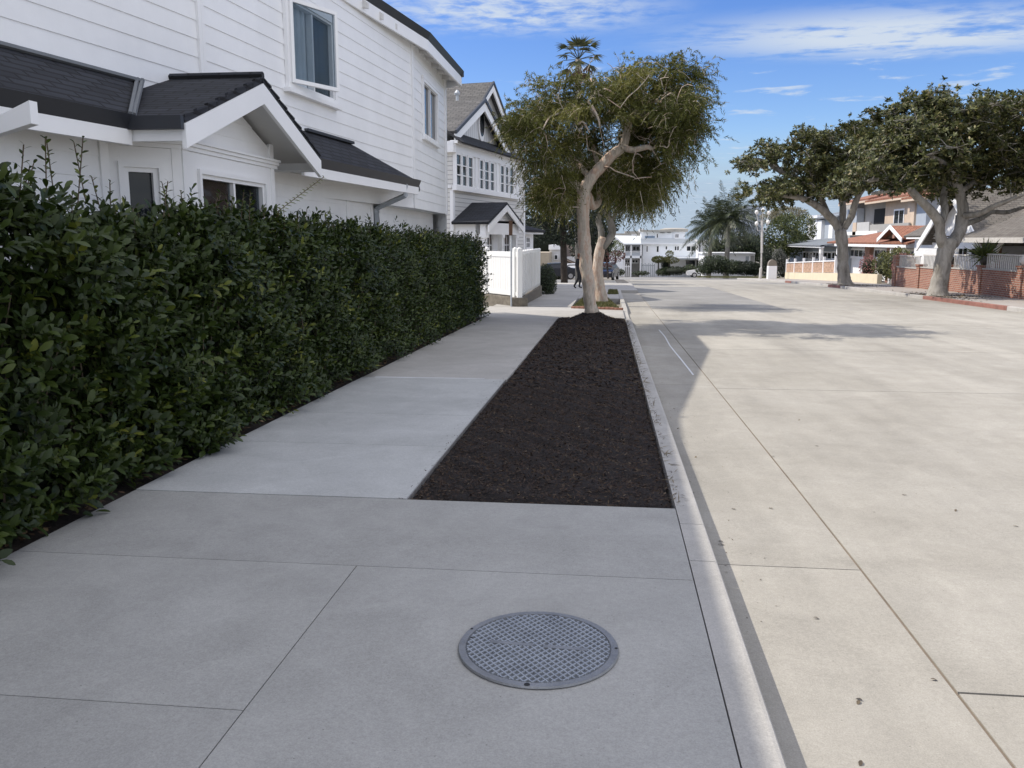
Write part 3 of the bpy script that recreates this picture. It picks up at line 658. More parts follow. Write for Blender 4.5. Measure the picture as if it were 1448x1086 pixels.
fl = MB(); fl.tube([Qn+Vector((.0, .0, .03)), Qt+Vector((0, 0, .02))], .02, 5); fl.tube([Qn+Vector((.0, .05, .03)), Qt+Vector((.02, .05, .02))], .02, 5); fl.tube([Pt+Vector((.05, 0, .0)), Qt+Vector((.05, 0, 0.))], .022, 5); fl.build('flashing', mat('grey_flashing', (.16, .17, .18), .6, .1, 4), house)
# rafter beam end below the left eave
rb = MB(); q = at_z(45, 150, ZG-.12); bxp = Vector((q.x, q.y, 0)); rb.hexa([(q.x-.3, q.y-.02, ZG-.30), (q.x+.0, q.y-.02, ZG-.22), (q.x+.0, q.y+.05, ZG-.22), (q.x-.3, q.y+.05, ZG-.30)], [(q.x-.3, q.y-.02, ZG-.215), (q.x+.0, q.y-.02, ZG-.09), (q.x+.0, q.y+.05, ZG-.09), (q.x-.3, q.y+.05, ZG-.215)]); rb.build('rafter_end', M['trim'], house)
# skirt roof right of the gable with hipped end
P = Vector((-3.41, GR.y+.08, zs_)); q = at_z(592, 257, zs_); Q = Vector((q.x, q.y, zs_))
t0 = FB.hit(447, 188); t1 = FB.hit(496, 206); zt = (t0[1]+t1[1])/2
Pt = Vector((*FB.p(FB.hit(400, 180)[0], .01, 0)[:2], zt)); Qt = Vector((*FB.p(t1[0], .01, 0)[:2], zt))
skirt('skirt_roof', P, Q, Pt, Qt)
mb = MB(); Qw = Vector((*FC.p(FC.hit(598, 262)[0], -.05, 0)[:2], zs_-.02)); slab(mb, [Q, Qw, Qt], .04); mb.build('roof_hip', M['shingle'], house)
fl = MB(); fl.fbox(FB, t1[0], FB.hit(430, 180)[0], .0, .06, zt-.0, zt+.035); fl.build('flashing', M['gutter'], house)
# downspout from the skirt gutter
dp = at_z(576, 262, zs_-.09); el = FLo.p(Llo+.02, .05, 0); z_a = at_y(576, 268, dp.y).z
ds = MB(); ds.tube([(dp.x-.03, dp.y, zs_-.06), (dp.x-.03, dp.y, zs_-.24), (el.x, el.y+.06, zs_-.42), (el.x, el.y+.06, zs_-.5), (el.x, el.y+.06, -.5)], .045, 4); ds.build('downspout', M['greymetal'], house)
# ------------------------------------------------------------------ hedge
M['hedgeleaf'] = mat_leaf('hedge_leaf', [(0, (.013, .024, .006)), (.42, (.030, .050, .010)), (.74, (.060, .088, .015)), (.90, (.15, .17, .025)), (1, (.26, .26, .045))], .42, .2, .35)
M['twig'] = mat('brown_twig', (.10, .075, .05), .85, .3, 20)
def hedge_top(y):
    k = [(1, 2.0), (3.9, 1.86), (4.6, 1.62), (5.2, 1.48), (6.2, 1.60), (7.5, 1.63), (9, 1.59), (11.2, 1.55), (14, 1.50), (17, 1.45), (20.4, 1.40)]
    return np.interp(y, [a for a, _ in k], [b for _, b in k])
hedge = thing('hedge', 'long dark green clipped hedge of glossy oval leaves along the sidewalk', 'hedge', (-3.2, 11, gz(11)))
HY0, HY1 = 1.2, 20.4
def hedge_sprigs(n, y0, y1, per, ln, lw, shape, depth):
    """short leafy shoots all over the front, the top and the far end"""
    y = rng.uniform(y0, y1, n); top = hedge_top(y)+.06*np.sin(y*5.1)+.07*np.sin(y*11.3+1)+.05*np.sin(y*19.7); bot = gz(y)+.04
    kind = rng.random(n); fr = kind < .8
    z = np.where(fr, bot+(top-bot)*rng.random(n)**.92, top-.02+rng.normal(0, .05, n))
    lump = .07*np.sin(y*3.3+z*4)+.06*np.sin(y*7.7-z*6.1)+.05*np.sin(y*13.1+z*9.3)
    x = np.where(fr, -2.965+lump*.8-rng.random(n)*depth-.10*np.clip((z-bot-1.3)/.6, 0, 1)+.03*np.clip((.30-(z-bot))/.30, 0, 1), -3.05-rng.random(n)*.42)
    P = np.stack([x, y, z], 1)
    D = np.where(fr[:, None], np.array([.75, 0, .35]), np.array([.15, 0, 1.]))+rng.normal(0, .45, (n, 3)); D[:, 2] = np.abs(D[:, 2])*.9+.05; D = nrm(D)
    A = nrm(np.cross(D, rng.normal(0, 1, (n, 3)))); B = np.cross(D, A); outP, outD, outU, outL = [], [], [], []
    sl_ = ln*2.6
    for k in range(per):
        f = k/per; th = k*2.4+rng.uniform(0, .6, n); rad = A*np.cos(th)[:, None]+B*np.sin(th)[:, None]
        outP.append(P+D*(sl_*(f-.35))+rad*.004); dd = nrm(rad*(1.05-.5*f)+D*(.35+.9*f)+np.array([.15, 0, .1])); outD.append(dd)
        outU.append(nrm(D*.8+np.array([.55, 0, .6])+rng.normal(0, .25, (n, 3)))); outL.append(ln*(1.0-.25*f)*rng.uniform(.55, 1.25, n))
    P_, D_, U_, L_ = (np.concatenate(a) for a in (outP, outD, outU, outL))
    V, Fq, var = leaf_arrays(P_, D_, U_, L_, L_*lw, shape, .22, .25)
    tone = np.tile(np.clip(rng.beta(2, 2.4, n)+.35*(rng.random(n) < .08), 0, 1), per); var = np.repeat(np.clip(tone*.75+rng.random(len(P_))*.22, 0, 1), len(V)//len(P_))
    return V, Fq, var
parts = [hedge_sprigs(3300, HY0, 6.5, 10, .090, .48, 'oval', .28), hedge_sprigs(2900, 6.5, 11.5, 9, .078, .48, 'mid', .28), hedge_sprigs(3900, 11.5, HY1, 8, .078, .48, 'low', .26)]
# far end face
n = 500; P = np.stack([rng.uniform(-3.6, -3.0, n), HY1+rng.normal(0, .06, n), rng.uniform(gz(HY1)+.05, 1.45, n)], 1)
D = nrm(np.array([.2, .6, .4])+rng.normal(0, .6, (n*8, 3))); V, Fq, var = leaf_arrays(np.repeat(P, 8, 0)+rng.normal(0, .06, (n*8, 3)), D, np.array([.3, .3, .8])+rng.normal(0, .3, (n*8, 3)), .065, .034, 'low'); parts.append((V, Fq, var))
np_mesh('foliage', M['hedgeleaf'], *join_arrays(parts)[:2], hedge, var=join_arrays(parts)[2])
# woody twigs inside the leaf skin, then a lumpy dark core
n = 2600; mb = MB()
for i in range(900):
    y = random.uniform(HY0, HY1); t = float(hedge_top(y)); z0 = float(gz(y)); x = random.uniform(-3.5, -3.12)
    a = Vector((x, y, z0+random.uniform(0, .5))); h = random.uniform(.4, .9)*(t-a.z-.05); b = a+Vector((random.uniform(-.12, .18), random.uniform(-.35, .35), h))
    mb.tube([a, a.lerp(b, .5)+Vector((random.uniform(-.05, .05), random.uniform(-.06, .06), 0)), b], [.009, .007, .003], 3, False)
mb.build('branches', M['twig'], hedge)
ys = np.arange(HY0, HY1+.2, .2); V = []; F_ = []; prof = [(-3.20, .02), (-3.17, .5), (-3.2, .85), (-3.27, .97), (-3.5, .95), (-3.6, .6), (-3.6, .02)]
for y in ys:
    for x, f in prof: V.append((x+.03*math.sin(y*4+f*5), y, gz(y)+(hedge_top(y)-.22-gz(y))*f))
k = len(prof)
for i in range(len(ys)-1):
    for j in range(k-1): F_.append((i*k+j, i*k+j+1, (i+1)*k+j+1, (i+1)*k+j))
np_mesh('shade_core', mat('painted_hedge_shade', (.012, .016, .008), .95, .4, 14), np.array(V), np.array(F_), hedge)  # near-black core: shade between the leaves put into its colour
# tall shoots standing above the clipped top
def shoot(base, d, L, nl, ll, lw=.45, curve=.0, flatp=False):
    t = np.linspace(.05, 1, nl); d = np.array(d)/np.linalg.norm(d); side = nrm(np.cross(d, [.3, .1, 1.])); nn = np.cross(side, d)
    P = np.array(base)+d*L*t[:, None]+np.array([0, 0, -1.])*curve*L*(t**2)[:, None]; th = np.arange(nl)*(math.pi if flatp else 2.4)
    rad = side*np.cos(th)[:, None]+nn*np.sin(th)[:, None]*(0 if flatp else 1); D = nrm(rad*.9+d*.75); U = np.broadcast_to(nn, D.shape) if flatp else nrm(np.broadcast_to(d, D.shape)+rng.normal(0, .3, D.shape))
    LL = ll*(1.05-.45*t)*rng.uniform(.8, 1.15, nl); return leaf_arrays(P, D, U, LL, LL*lw, 'oval', .2, .2), [tuple(P[0]-d*L*.08)]+[tuple(p) for p in P[::3]]+[tuple(P[-1])]
lp, st = [], MB()
def add_shoot(u, v, X, L, tilt, nl=13, ll=.062, **k):
    p = at_x(u, v, X); (V, Fq, var), pts = shoot((p.x, p.y, p.z), tilt, L, nl, ll, **k); lp.append((V, Fq, var*.5+.35)); st.tube(pts, .0035, 4)
for u, v, L in ((70, 275, .30), (30, 290, .28), (115, 285, .3), (150, 320, .26), (235, 305, .22), (268, 320, .24), (330, 318, .22), (300, 312, .2), (345, 310, .25), (385, 330, .2), (448, 345, .24), (470, 350, .26), (495, 350, .3), (520, 350, .24), (575, 350, .32), (598, 350, .36), (620, 352, .28), (640, 358, .24), (655, 362, .2)):
    for q in range(2): add_shoot(u+random.uniform(-8, 8), v, -3.15+random.uniform(-.1, .1), L*random.uniform(.8, 1.3), (random.uniform(-.15, .3), random.uniform(-.3, .3), 1))
for i in range(260):
    y = random.uniform(3.3, 20); p = Vector((random.uniform(-3.4, -3.05), y, float(hedge_top(y))-.08)); L = random.uniform(.14, .38)
    (V, Fq, var), pts = shoot(tuple(p), (random.uniform(-.3, .4), random.uniform(-.5, .5), 1), L, 12, .062); lp.append((V, Fq, var*.6+.2)); st.tube(pts, .003, 4)
V, Fq, var = join_arrays(lp); np_mesh('shoots', M['hedgeleaf'], V, Fq, hedge, var=var); st.build('twigs', M['twig'], hedge, kind='stuff')
# the one long yellow-green frond leaning out to the right
p0 = at_x(385, 305, -3.12); p1 = at_x(458, 250, -2.95); lp.clear(); st = MB()
d = p1-p0; (V, Fq, var), pts = shoot(tuple(p0), tuple(d), d.length, 30, .075, lw=.36, flatp=True); st.tube(pts, .004, 4)
fr = np_mesh('frond', mat_leaf('yellow_green_leaf', [(0, (.10, .12, .025)), (1, (.17, .19, .05))], .4, .25), V, Fq, hedge, var=var); st.build('frond_stem', M['twig'], fr)
# dry leaf litter at the hedge foot
mb = MB(); n = 1000; y = rng.uniform(2.5, 20, n); x = -3.0-np.abs(rng.normal(0, .10, n)); P = np.stack([x, y, gz(y)+.012+rng.random(n)*.02], 1)
V, Fq, var = leaf_arrays(P, rng.normal(0, 1, (n, 3))*[1, 1, .15], np.array([0, 0, 1.])+rng.normal(0, .35, (n, 3)), .045, .022, 'low')
o = np_mesh('leaf_litter', mat_leaf('dry_leaf', [(0, (.05, .03, .018)), (.6, (.10, .06, .03)), (1, (.20, .14, .07))], .7, .05), V, Fq, var=var); tag(o, 'brown dry leaf litter under the foot of the hedge', 'leaf litter', kind='stuff')
# soil strip beneath the hedge
M['soil'] = mat('dark_soil', (.035, .026, .02), .95, .4, 12, .6, 60)
mb = MB(); sheet(mb, -4.2, XL-.005, -6, 20.5, -.03, 1.5, .12); mb.build('hedge_soil', M['soil'], kind='structure')
# ------------------------------------------------------------------ mulch bed
def mulch_h(x, y):
    m = .02*np.exp(-((x+.4)/.9)**2)+.20*np.exp(-(((x+.36)/.36)**2+((y-19.75)/.5)**2))+.03*np.exp(-(((x+.3)/.9)**2+((y-19.0)/1.6)**2))
    e = np.clip(np.minimum(np.minimum((x+1.185)/.12, (.42-x)/.12), np.minimum((y-4.9)/.12, (20.55-y)/.2)), 0, 1)
    return gz(y)-.035+(m+.012*np.sin(x*9+y*4)*np.cos(y*7-x*3)+.008*np.sin(x*23+y*17))*e+.012*e
xs = np.arange(-1.2, .425, .05); ys = np.concatenate([np.arange(4.9, 12, .05), np.arange(12, 20.65, .1)]); X, Y = np.meshgrid(xs, ys); Z = mulch_h(X, Y)+rng.normal(0, .004, X.shape); V = np.stack([X, Y, Z], -1).reshape(-1, 3); nx = len(xs)
F_ = [(j*nx+i, j*nx+i+1, (j+1)*nx+i+1, (j+1)*nx+i) for j in range(len(ys)-1) for i in range(nx-1)]
o = np_mesh('planting_bed', mat('mulch_soil', (.016, .011, .009), .95, .5, 30, .8, 150), V, np.array(F_)); o['kind'] = 'structure'
def chips(n, y0, y1, l0, l1, wr):
    y = y0+(y1-y0)*rng.random(n); x = rng.uniform(-1.19, .415, n); P = np.stack([x, y, mulch_h(x, y)+.004+rng.random(n)*.012], 1)
    D = rng.normal(0, 1, (n, 3))*[1, 1, .22]; L = rng.uniform(l0, l1, n)*rng.choice([.6, 1, 1.3], n); return leaf_arrays(P-nrm(D)*L[:, None]*.5, D, np.array([0, 0, 1.])+rng.normal(0, .5, (n, 3)), L, L*wr*rng.uniform(.6, 1.5, n), 'low', curl=rng.choice([-.2, .15, .3]))
V, Fq, var = join_arrays([chips(38000, 4.93, 9.5, .008, .028, .26), chips(20000, 9.5, 20.4, .018, .055, .28)])
o = np_mesh('mulch', mat_leaf('bark_mulch', [(0, (.019, .011, .008)), (.5, (.048, .029, .020)), (.88, (.075, .050, .032)), (.99, (.115, .085, .052)), (1, (.26, .21, .15))], .8, 0.0, .3), V, Fq, var=var); tag(o, 'dark brown bark mulch filling the long planting strip by the kerb', 'mulch', kind='stuff')
n = 420; y = rng.uniform(4.9, 20, n); side_ = rng.random(n) < .5; x = np.where(side_, .43+np.abs(rng.normal(0, .03, n)), -1.21-np.abs(rng.normal(0, .05, n))); P = np.stack([x, y, gz(y)+.006], 1); V, Fq, var = leaf_arrays(P, rng.normal(0, 1, (n, 3))*[1, 1, .1], np.array([0, 0, 1.])+rng.normal(0, .3, (n, 3)), rng.uniform(.008, .03, n), .006, 'low'); o = np_mesh('spilled_mulch', o.data.materials[0], V, Fq, var=var); tag(o, 'a few mulch chips spilled onto the concrete beside the planting strip', 'mulch', kind='stuff')
# dry grass wisps over the kerb edge
n = 520; y = rng.uniform(5, 20, n); x = .44+rng.normal(0, .02, n); P = np.stack([x, y, gz(y)+.004], 1); V, Fq, var = leaf_arrays(P, np.stack([rng.normal(.5, .8, n), rng.normal(0, .8, n), rng.uniform(.0, .5, n)], 1), np.array([0, 0, 1.])+rng.normal(0, .3, (n, 3)), rng.uniform(.03, .1, n), .006, 'needle')
o = np_mesh('dry_grass', mat_leaf('dry_grass_blade', [(0, (.08, .06, .035)), (1, (.22, .17, .09))], .7, .1), V, Fq, var=var); tag(o, 'thin dry grass wisps along the inner edge of the kerb', 'grass', kind='stuff')
# ------------------------------------------------------------------ manhole cover
mc = on_ground(761, 917); mrad = .5*(on_ground(875, 921)-on_ground(647, 918)).length
man = thing('manhole_cover', 'round grey metal manhole cover with a raised diamond grid set in the sidewalk', 'manhole cover', (mc.x, mc.y, 0))
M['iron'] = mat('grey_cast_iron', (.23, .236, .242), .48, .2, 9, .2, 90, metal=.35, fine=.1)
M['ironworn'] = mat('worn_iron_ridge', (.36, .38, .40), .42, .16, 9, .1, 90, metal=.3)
c = (mc.x, mc.y, .0); r = mrad
rb = MB(); n = 72
for i in range(n):
    a, b = 2*math.pi*i/n, 2*math.pi*(i+1)/n
    for (ra, za), (rc, zc_) in (((r, .001), (r-.004, .008)), ((r-.004, .008), (r*.905, .009)), ((r*.905, .009), (r*.9, .003))):
        rb.face([(c[0]+ra*math.cos(a), c[1]+ra*math.sin(a), za), (c[0]+ra*math.cos(b), c[1]+ra*math.sin(b), za), (c[0]+rc*math.cos(b), c[1]+rc*math.sin(b), zc_), (c[0]+rc*math.cos(a), c[1]+rc*math.sin(a), zc_)])
rb.build('rim', M['iron'], man)
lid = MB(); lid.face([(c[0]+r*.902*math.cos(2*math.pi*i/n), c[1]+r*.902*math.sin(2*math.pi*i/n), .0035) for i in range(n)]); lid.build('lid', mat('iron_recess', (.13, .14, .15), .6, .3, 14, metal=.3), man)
gr = MB(); sp_ = .024; R_ = r*.885; w_ = .0026
for fam, ang in enumerate((R(52), R(-52))):
    dx, dy = math.cos(ang), math.sin(ang); k = int(R_/sp_)+1
    for i in range(-k, k+1):
        off = i*sp_
        if abs(off) >= R_: continue
        hl = math.sqrt(R_*R_-off*off); nx_, ny_ = -dy, dx; zt = .0088 if fam else .0084
        # leave the smooth bar across the middle clear
        A = Vector((c[0]+nx_*off-dx*hl, c[1]+ny_*off-dy*hl, 0)); B = Vector((c[0]+nx_*off+dx*hl, c[1]+ny_*off+dy*hl, 0)); nn = Vector((nx_, ny_, 0))
        gr.hexa([A-nn*w_*1.4+Vector((0, 0, .003)), B-nn*w_*1.4+Vector((0, 0, .003)), B+nn*w_*1.4+Vector((0, 0, .003)), A+nn*w_*1.4+Vector((0, 0, .003))], [A-nn*w_+Vector((0, 0, zt)), B-nn*w_+Vector((0, 0, zt)), B+nn*w_+Vector((0, 0, zt)), A+nn*w_+Vector((0, 0, zt))])
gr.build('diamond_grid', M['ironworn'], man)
bar = MB()
for s_, q in ((-1, .07), (1, -.07)):
    d_ = Vector((math.cos(R(-4)), math.sin(R(-4)), 0)); p = Vector((c[0], c[1], 0))+d_*s_*.105; bb = d_*.085; nn = Vector((-d_.y, d_.x, 0))*.011
    bar.hexa([p-bb-nn, p+bb-nn, p+bb+nn, p-bb+nn][:4], [p-bb-nn+Vector((0, 0, .0095)), p+bb-nn+Vector((0, 0, .0095)), p+bb+nn+Vector((0, 0, .0095)), p-bb+nn+Vector((0, 0, .0095))])
bar.build('bar', M['iron'], man); M['hole'] = mat('dark_hole', (.02, .02, .022), .9, .1, 5)
for ang, rr in ((-93, .955), (2, .965), (158, .965), (172, .87)): hp_ = MB(); hp_.lathe((c[0]+r*rr*math.cos(R(ang)), c[1]+r*rr*math.sin(R(ang)), .009), [(.0001, .0), (.011 if ang == -93 else .006, .0006), (.0001, .0009)], 10); hp_.build('pick_hole', M['hole'], man)
# ------------------------------------------------------------------ fallen leaves in the gutter and on the road
M['dryleaf'] = mat_leaf('fallen_leaf', [(0, (.06, .045, .03)), (.6, (.11, .085, .055)), (1, (.20, .15, .08))], .7, .05)
spots = [(1016, 769), (1022, 766), (960, 605), (970, 680), (955, 578), (1131, 593), (1152, 630), (1282, 700), (1352, 720), (1432, 743), (1093, 719), (1215, 990), (1150, 873), (1040, 720), (985, 645), (1090, 645), (1219, 990), (1218, 1075), (1316, 960), (985, 720)]
for i, (u, v) in enumerate(spots):
    p = on_ground(u, v, -.124); V, Fq, var = leaf_arrays([(p.x, p.y, p.z)], [(math.cos(i*2.1), math.sin(i*2.1), .08)], [(0.1, .1, 1)], .034 if v < 800 else .026, .014, 'oval', .3, .3)
    tag(np_mesh('fallen_leaf', M['dryleaf'], V, Fq, var=var), 'small curled dry leaf lying on the pale concrete road', 'leaf', 'fallen leaves on the road')
n = 260; y = rng.uniform(3.5, 20, n); x = .60+np.abs(rng.normal(0, .16, n)); far_ = rng.random(n) < .25; x = np.where(far_, rng.uniform(.6, 6, n), x); P = np.stack([x, y, gz(y)-.1255], 1)
V, Fq, var = leaf_arrays(P, rng.normal(0, 1, (n, 3))*[1, 1, .1], np.array([0, 0, 1.])+rng.normal(0, .2, (n, 3)), rng.uniform(.006, .022, n), .006, 'low'); o = np_mesh('gutter_debris', M['dryleaf'], V, Fq, var=var); tag(o, 'scattered specks of leaf debris along the gutter', 'debris', kind='stuff')
# ------------------------------------------------------------------ trees: limbs measured by hand, finer branching grown towards the foliage
M['palebark'] = mat_bark('pale_peeling_bark', [(.28, (.19, .155, .12)), (.42, (.40, .35, .285)), (.50, (.56, .49, .41)), (.58, (.47, .33, .25)), (.66, (.62, .56, .475)), (.78, (.32, .28, .225))], .28, 5, 1.)
M['greybark'] = mat_bark('grey_bark', [(.32, (.13, .118, .10)), (.48, (.27, .252, .222)), (.62, (.36, .34, .305)), (.75, (.24, .225, .20))], .3, 4)
M['darkbark'] = mat('dark_bark', (.06, .05, .042), .9, .3, 6, .5, 30, spec=.2)
def smooth_path(pts, rad, sub=4):
    P = [Vector(p) for p in pts]; out, rr = [], []
    for i in range(len(P)-1):
        p0, p1, p2, p3 = P[max(i-1, 0)], P[i], P[i+1], P[min(i+2, len(P)-1)]
        for k in range(sub):
            t = k/sub; out.append(.5*((2*p1)+(p2-p0)*t+(2*p0-5*p1+4*p2-p3)*t*t+(3*p1-p0-3*p2+p3)*t**3)); rr.append(rad[i]*(1-t)+rad[i+1]*t)
    out.append(P[-1]); rr.append(rad[-1]); return out, rr
class Tree:
    def __init__(s): s.tr = MB(); s.br = MB(); s.N = []; s.R = []
    def limb(s, pts, rad, sides=10, jit=.0, trunk=False, sub=4):
        P, Rr = smooth_path(pts, rad, sub); Rr = [r*(1+random.uniform(-jit, jit)) for r in Rr]
        (s.tr if trunk else s.br).tube(P, Rr, sides); s.N += P; s.R += Rr; return P
    def grow(s, targets, rtip=.008, rmax=.06, sag=.0, wiggle=.08, start=0, power=.42):
        """join every target to the nearest wood already there, thickening what carries more"""
        N = [Vector(p) for p in s.N[start:]]; n0 = len(N); Rbase = s.R[start:]
        arr = np.array([tuple(p) for p in N]); par = [-1]*n0
        d0 = [np.min(np.linalg.norm(arr-np.array(t), axis=1)) for t in targets]; cnt = [0]*n0; ends = []
        for i in np.argsort(d0):
            t = Vector(targets[i]); dd = np.linalg.norm(arr-np.array(t), axis=1); j = int(np.argmin(dd)); a = N[j]; L = dd[j]
            k = max(2, min(5, int(L/.35)+1)); prev = j
            for q in range(1, k+1):
                f = q/k; p = a.lerp(t, f)+Vector((0, 0, -sag*L*math.sin(f*math.pi)))
                if q < k: p += Vector([random.gauss(0, wiggle*L/k) for _ in range(3)])
                N.append(p); par.append(prev); cnt.append(0); prev = len(N)-1
            arr = np.concatenate([arr, np.array([tuple(p) for p in N[-k:]])]); ends.append(prev)
        for e in ends:
            q = e
            while q >= n0: cnt[q] += 1; q = par[q]
        rad = lambda q: min(rmax, rtip*max(cnt[q], 1)**power)
        kids = {}
        for i in range(n0, len(N)): kids.setdefault(par[i], []).append(i)
        for r0 in list(kids):
            for c in kids[r0]:
                main = r0 >= n0 and c == max(kids[r0], key=lambda q: cnt[q])
                if main: continue
                chain = [r0, c]
                while chain[-1] in kids: chain.append(max(kids[chain[-1]], key=lambda q: cnt[q]))
                s.br.tube([N[q] for q in chain], [rad(c)]+[rad(q) for q in chain[1:]], 5, False)
        return [N[e] for e in ends]
def in_ellipsoids(n, E, hollow=0., depth=1.):
    """random points in picture-measured lobes given as world ellipsoids (c, rx, ry, rz)"""
    vol = np.array([e[1]*e[2]*e[3] for e in E])**.8; pick = rng.choice(len(E), n, p=vol/vol.sum()); d = nrm(rng.normal(0, 1, (n, 3))); r = (hollow**3+(1-hollow**3)*rng.random(n))**(1/3)
    c = np.array([tuple(e[0]) for e in E])[pick]; a = np.array([e[1:4] for e in E])[pick]; return c+d*a*r[:, None], d
def lobes(L, Y, depth):
    """picture ellipses -> world ellipsoids at distance Y"""
    out = []
    for u, v, ru, rv, *dy in L:
        y = Y+(dy[0] if dy else 0); c = at_y(u, v, y); k = y/FOC; out.append((c, ru*k, depth if len(dy) < 2 else dy[1], rv*k))
    return out
def px_path(pts, Y):
    """(u, v, radius px, dy) -> world path"""
    P, r = [], []
    for q in pts:
        y = Y+(q[3] if len(q) > 3 else 0); P.append(at_y(q[0], q[1], y)); r.append(q[2]*y/FOC)
    return P, r
# ---- the bottlebrush-like street tree at the end of the mulch bed
YT = 19.7
t1 = thing('street_tree', 'street tree with pale peeling trunk and drooping olive foliage, rooted in the dark mulch', 'tree', (-.34, YT, gz(YT)))
T = Tree()
p, r = px_path([(838, 462, 17), (837, 446, 11), (834.5, 430, 9), (831.5, 400, 8.6), (828.5, 370, 8.7), (826, 335, 8.5), (824.5, 300, 8.4), (825, 275, 9), (827, 262, 9.5)], YT); T.limb(p, r, 22, .04, True, 10)
p, r = px_path([(824, 272, 9), (836, 252, 8), (850, 236, 7.5), (866, 219, 7), (880, 208, 6.5), (886, 190, 5.5), (891, 165, 4.5), (897, 150, 3.5)], YT); T.limb(p, r, 10, .06)
p, r = px_path([(822, 268, 7), (812, 260, 5.5), (805, 254, 5.5), (803, 250, 4.5)], YT); T.limb(p, r, 8, .05)
p, r = px_path([(826, 268, 6.5, .1), (834, 280, 5.5, .3), (838, 292, 5, .4), (846, 286, 4.5, .6), (850, 262, 4, .8), (846, 235, 3.5, 1.0), (838, 205, 3, 1.1)], YT); T.limb(p, r, 8)
p, r = px_path([(880, 208, 5), (895, 212, 4, -.3), (915, 208, 3.5, -.4), (922, 211, 2.5, -.4)], YT); T.limb(p, r, 8)
p, r = px_path([(890, 160, 4), (904, 164, 3.6, -.4), (917, 155, 3.4, -.6), (920, 143, 2.8, -.6), (935, 146, 2.2, -.6), (938, 160, 1.4, -.6)], YT); T.limb(p, r, 8)
p, r = px_path([(886, 188, 4, .1), (905, 180, 3.5, .6), (940, 165, 3, .9), (965, 150, 2.4, .9)], YT); T.limb(p, r, 8)
p, r = px_path([(836, 253, 5, .1), (820, 235, 4, .5), (795, 210, 3.5, .6), (765, 185, 2.5, .4)], YT); T.limb(p, r, 8)
p, r = px_path([(838, 165, 3, -.8), (836, 150, 2.6, -.9), (846, 168, 1.8, -1.), (848, 180, 1, -1.)], YT); T.limb(p, r, 6)
p, r = px_path([(812, 150, 2.4, -1.0), (816, 175, 2., -1.1), (824, 172, 1.6, -1.1), (834, 188, .9, -1.1)], YT); T.limb(p, r, 6)
E1 = lobes([(770, 178, 44, 52), (760, 208, 28, 32, -.2), (798, 152, 38, 28), (835, 160, 55, 50, -.4), (862, 120, 42, 28), (905, 130, 46, 36), (950, 135, 36, 36), (952, 175, 36, 48), (930, 195, 50, 48, .2), (900, 225, 52, 40, .5), (880, 255, 38, 32, .7), (850, 215, 50, 45, .9), (785, 245, 26, 40, .2), (800, 280, 28, 26, .4), (905, 262, 22, 24, .6), (744, 172, 20, 18), (968, 200, 22, 32)], YT, 1.75)
tg, _ = in_ellipsoids(420, E1, .35); T.grow([tuple(q) for q in tg], .006, .045, -.05, .12)
E1b = E1
def drooping(E, n, length, nl, ll, lw, hollow=.5, droop=1.1, out=.8, clear=None, clump=60, csize=1.):
    """sprays that leave the crown outward and hang over, each set with narrow leaves"""
    K = max(6, n//clump); Cc, dc = in_ellipsoids(K, E, hollow); pick = rng.integers(0, K, n); ctone = rng.random(K)
    P = Cc[pick]+rng.normal(0, 1, (n, 3))*np.array([.20, .20, .14])*csize; d = nrm(dc[pick]+rng.normal(0, .25, (n, 3))); d0 = nrm(d*[1, 1, .6]+rng.normal(0, .45, (n, 3))+np.array([0, 0, .25])); L = length*rng.uniform(.55, 1.35, n)
    if clear is not None:
        keep = ~clear(P); P, d0, L, n, pick = P[keep], d0[keep], L[keep], int(keep.sum()), pick[keep]
    ap, ad, au, al = [], [], [], []; path = []
    for k in range(nl):
        f = (k+.5)/nl; c = P+d0*(L*f*out)[:, None]+np.array([0, 0, -1.])*(L*droop*f*f*.75)[:, None]; tan = nrm(d0*out+np.array([0, 0, -1.])*(1.5*droop*f))
        rad = nrm(np.cross(tan, rng.normal(0, 1, (n, 3)))); ap.append(c); ad.append(nrm(tan*.75+rad*.75)); au.append(nrm(np.array([0, 0, 1.])+rng.normal(0, .6, (n, 3)))); al.append(ll*rng.uniform(.7, 1.2, n))
        if k % 4 == 0 or k == nl-1: path.append(c)
    V, Fq, var = leaf_arrays(*(np.concatenate(a) for a in (ap, ad, au, al)), lw, 'needle', 0, .25)
    tone = np.clip(.55*ctone[pick]+.45*rng.beta(2, 2, n), 0, 1); var = np.repeat(np.clip(np.tile(tone, nl)*.75+rng.random(n*nl)*.25, 0, 1), len(V)//(n*nl)); return V, Fq, var, np.stack(path, 1)
M['olive'] = mat_leaf('olive_needle', [(0, (.040, .050, .014)), (.4, (.092, .102, .026)), (.75, (.18, .178, .046)), (1, (.32, .29, .09))], .6, .3, .2)
V, Fq, var, path = drooping(E1, 14000, .33, 13, .075, .018, .35, .75, .9, csize=.95, clump=85, clear=lambda P: (P[:, 1] < YT+.15) & (P[:, 2] < at_y(800, 178, YT).z) & (P[:, 0] > at_y(812, 220, YT).x) & (P[:, 0] < at_y(930, 220, YT).x))
np_mesh('foliage', M['olive'], V, Fq, t1, var=var)
for q in path[::4]: T.br.tube([Vector(x) for x in q], [.005, .004, .004, .003, .0025][:len(q)] if len(q) <= 5 else .003, 3, False)
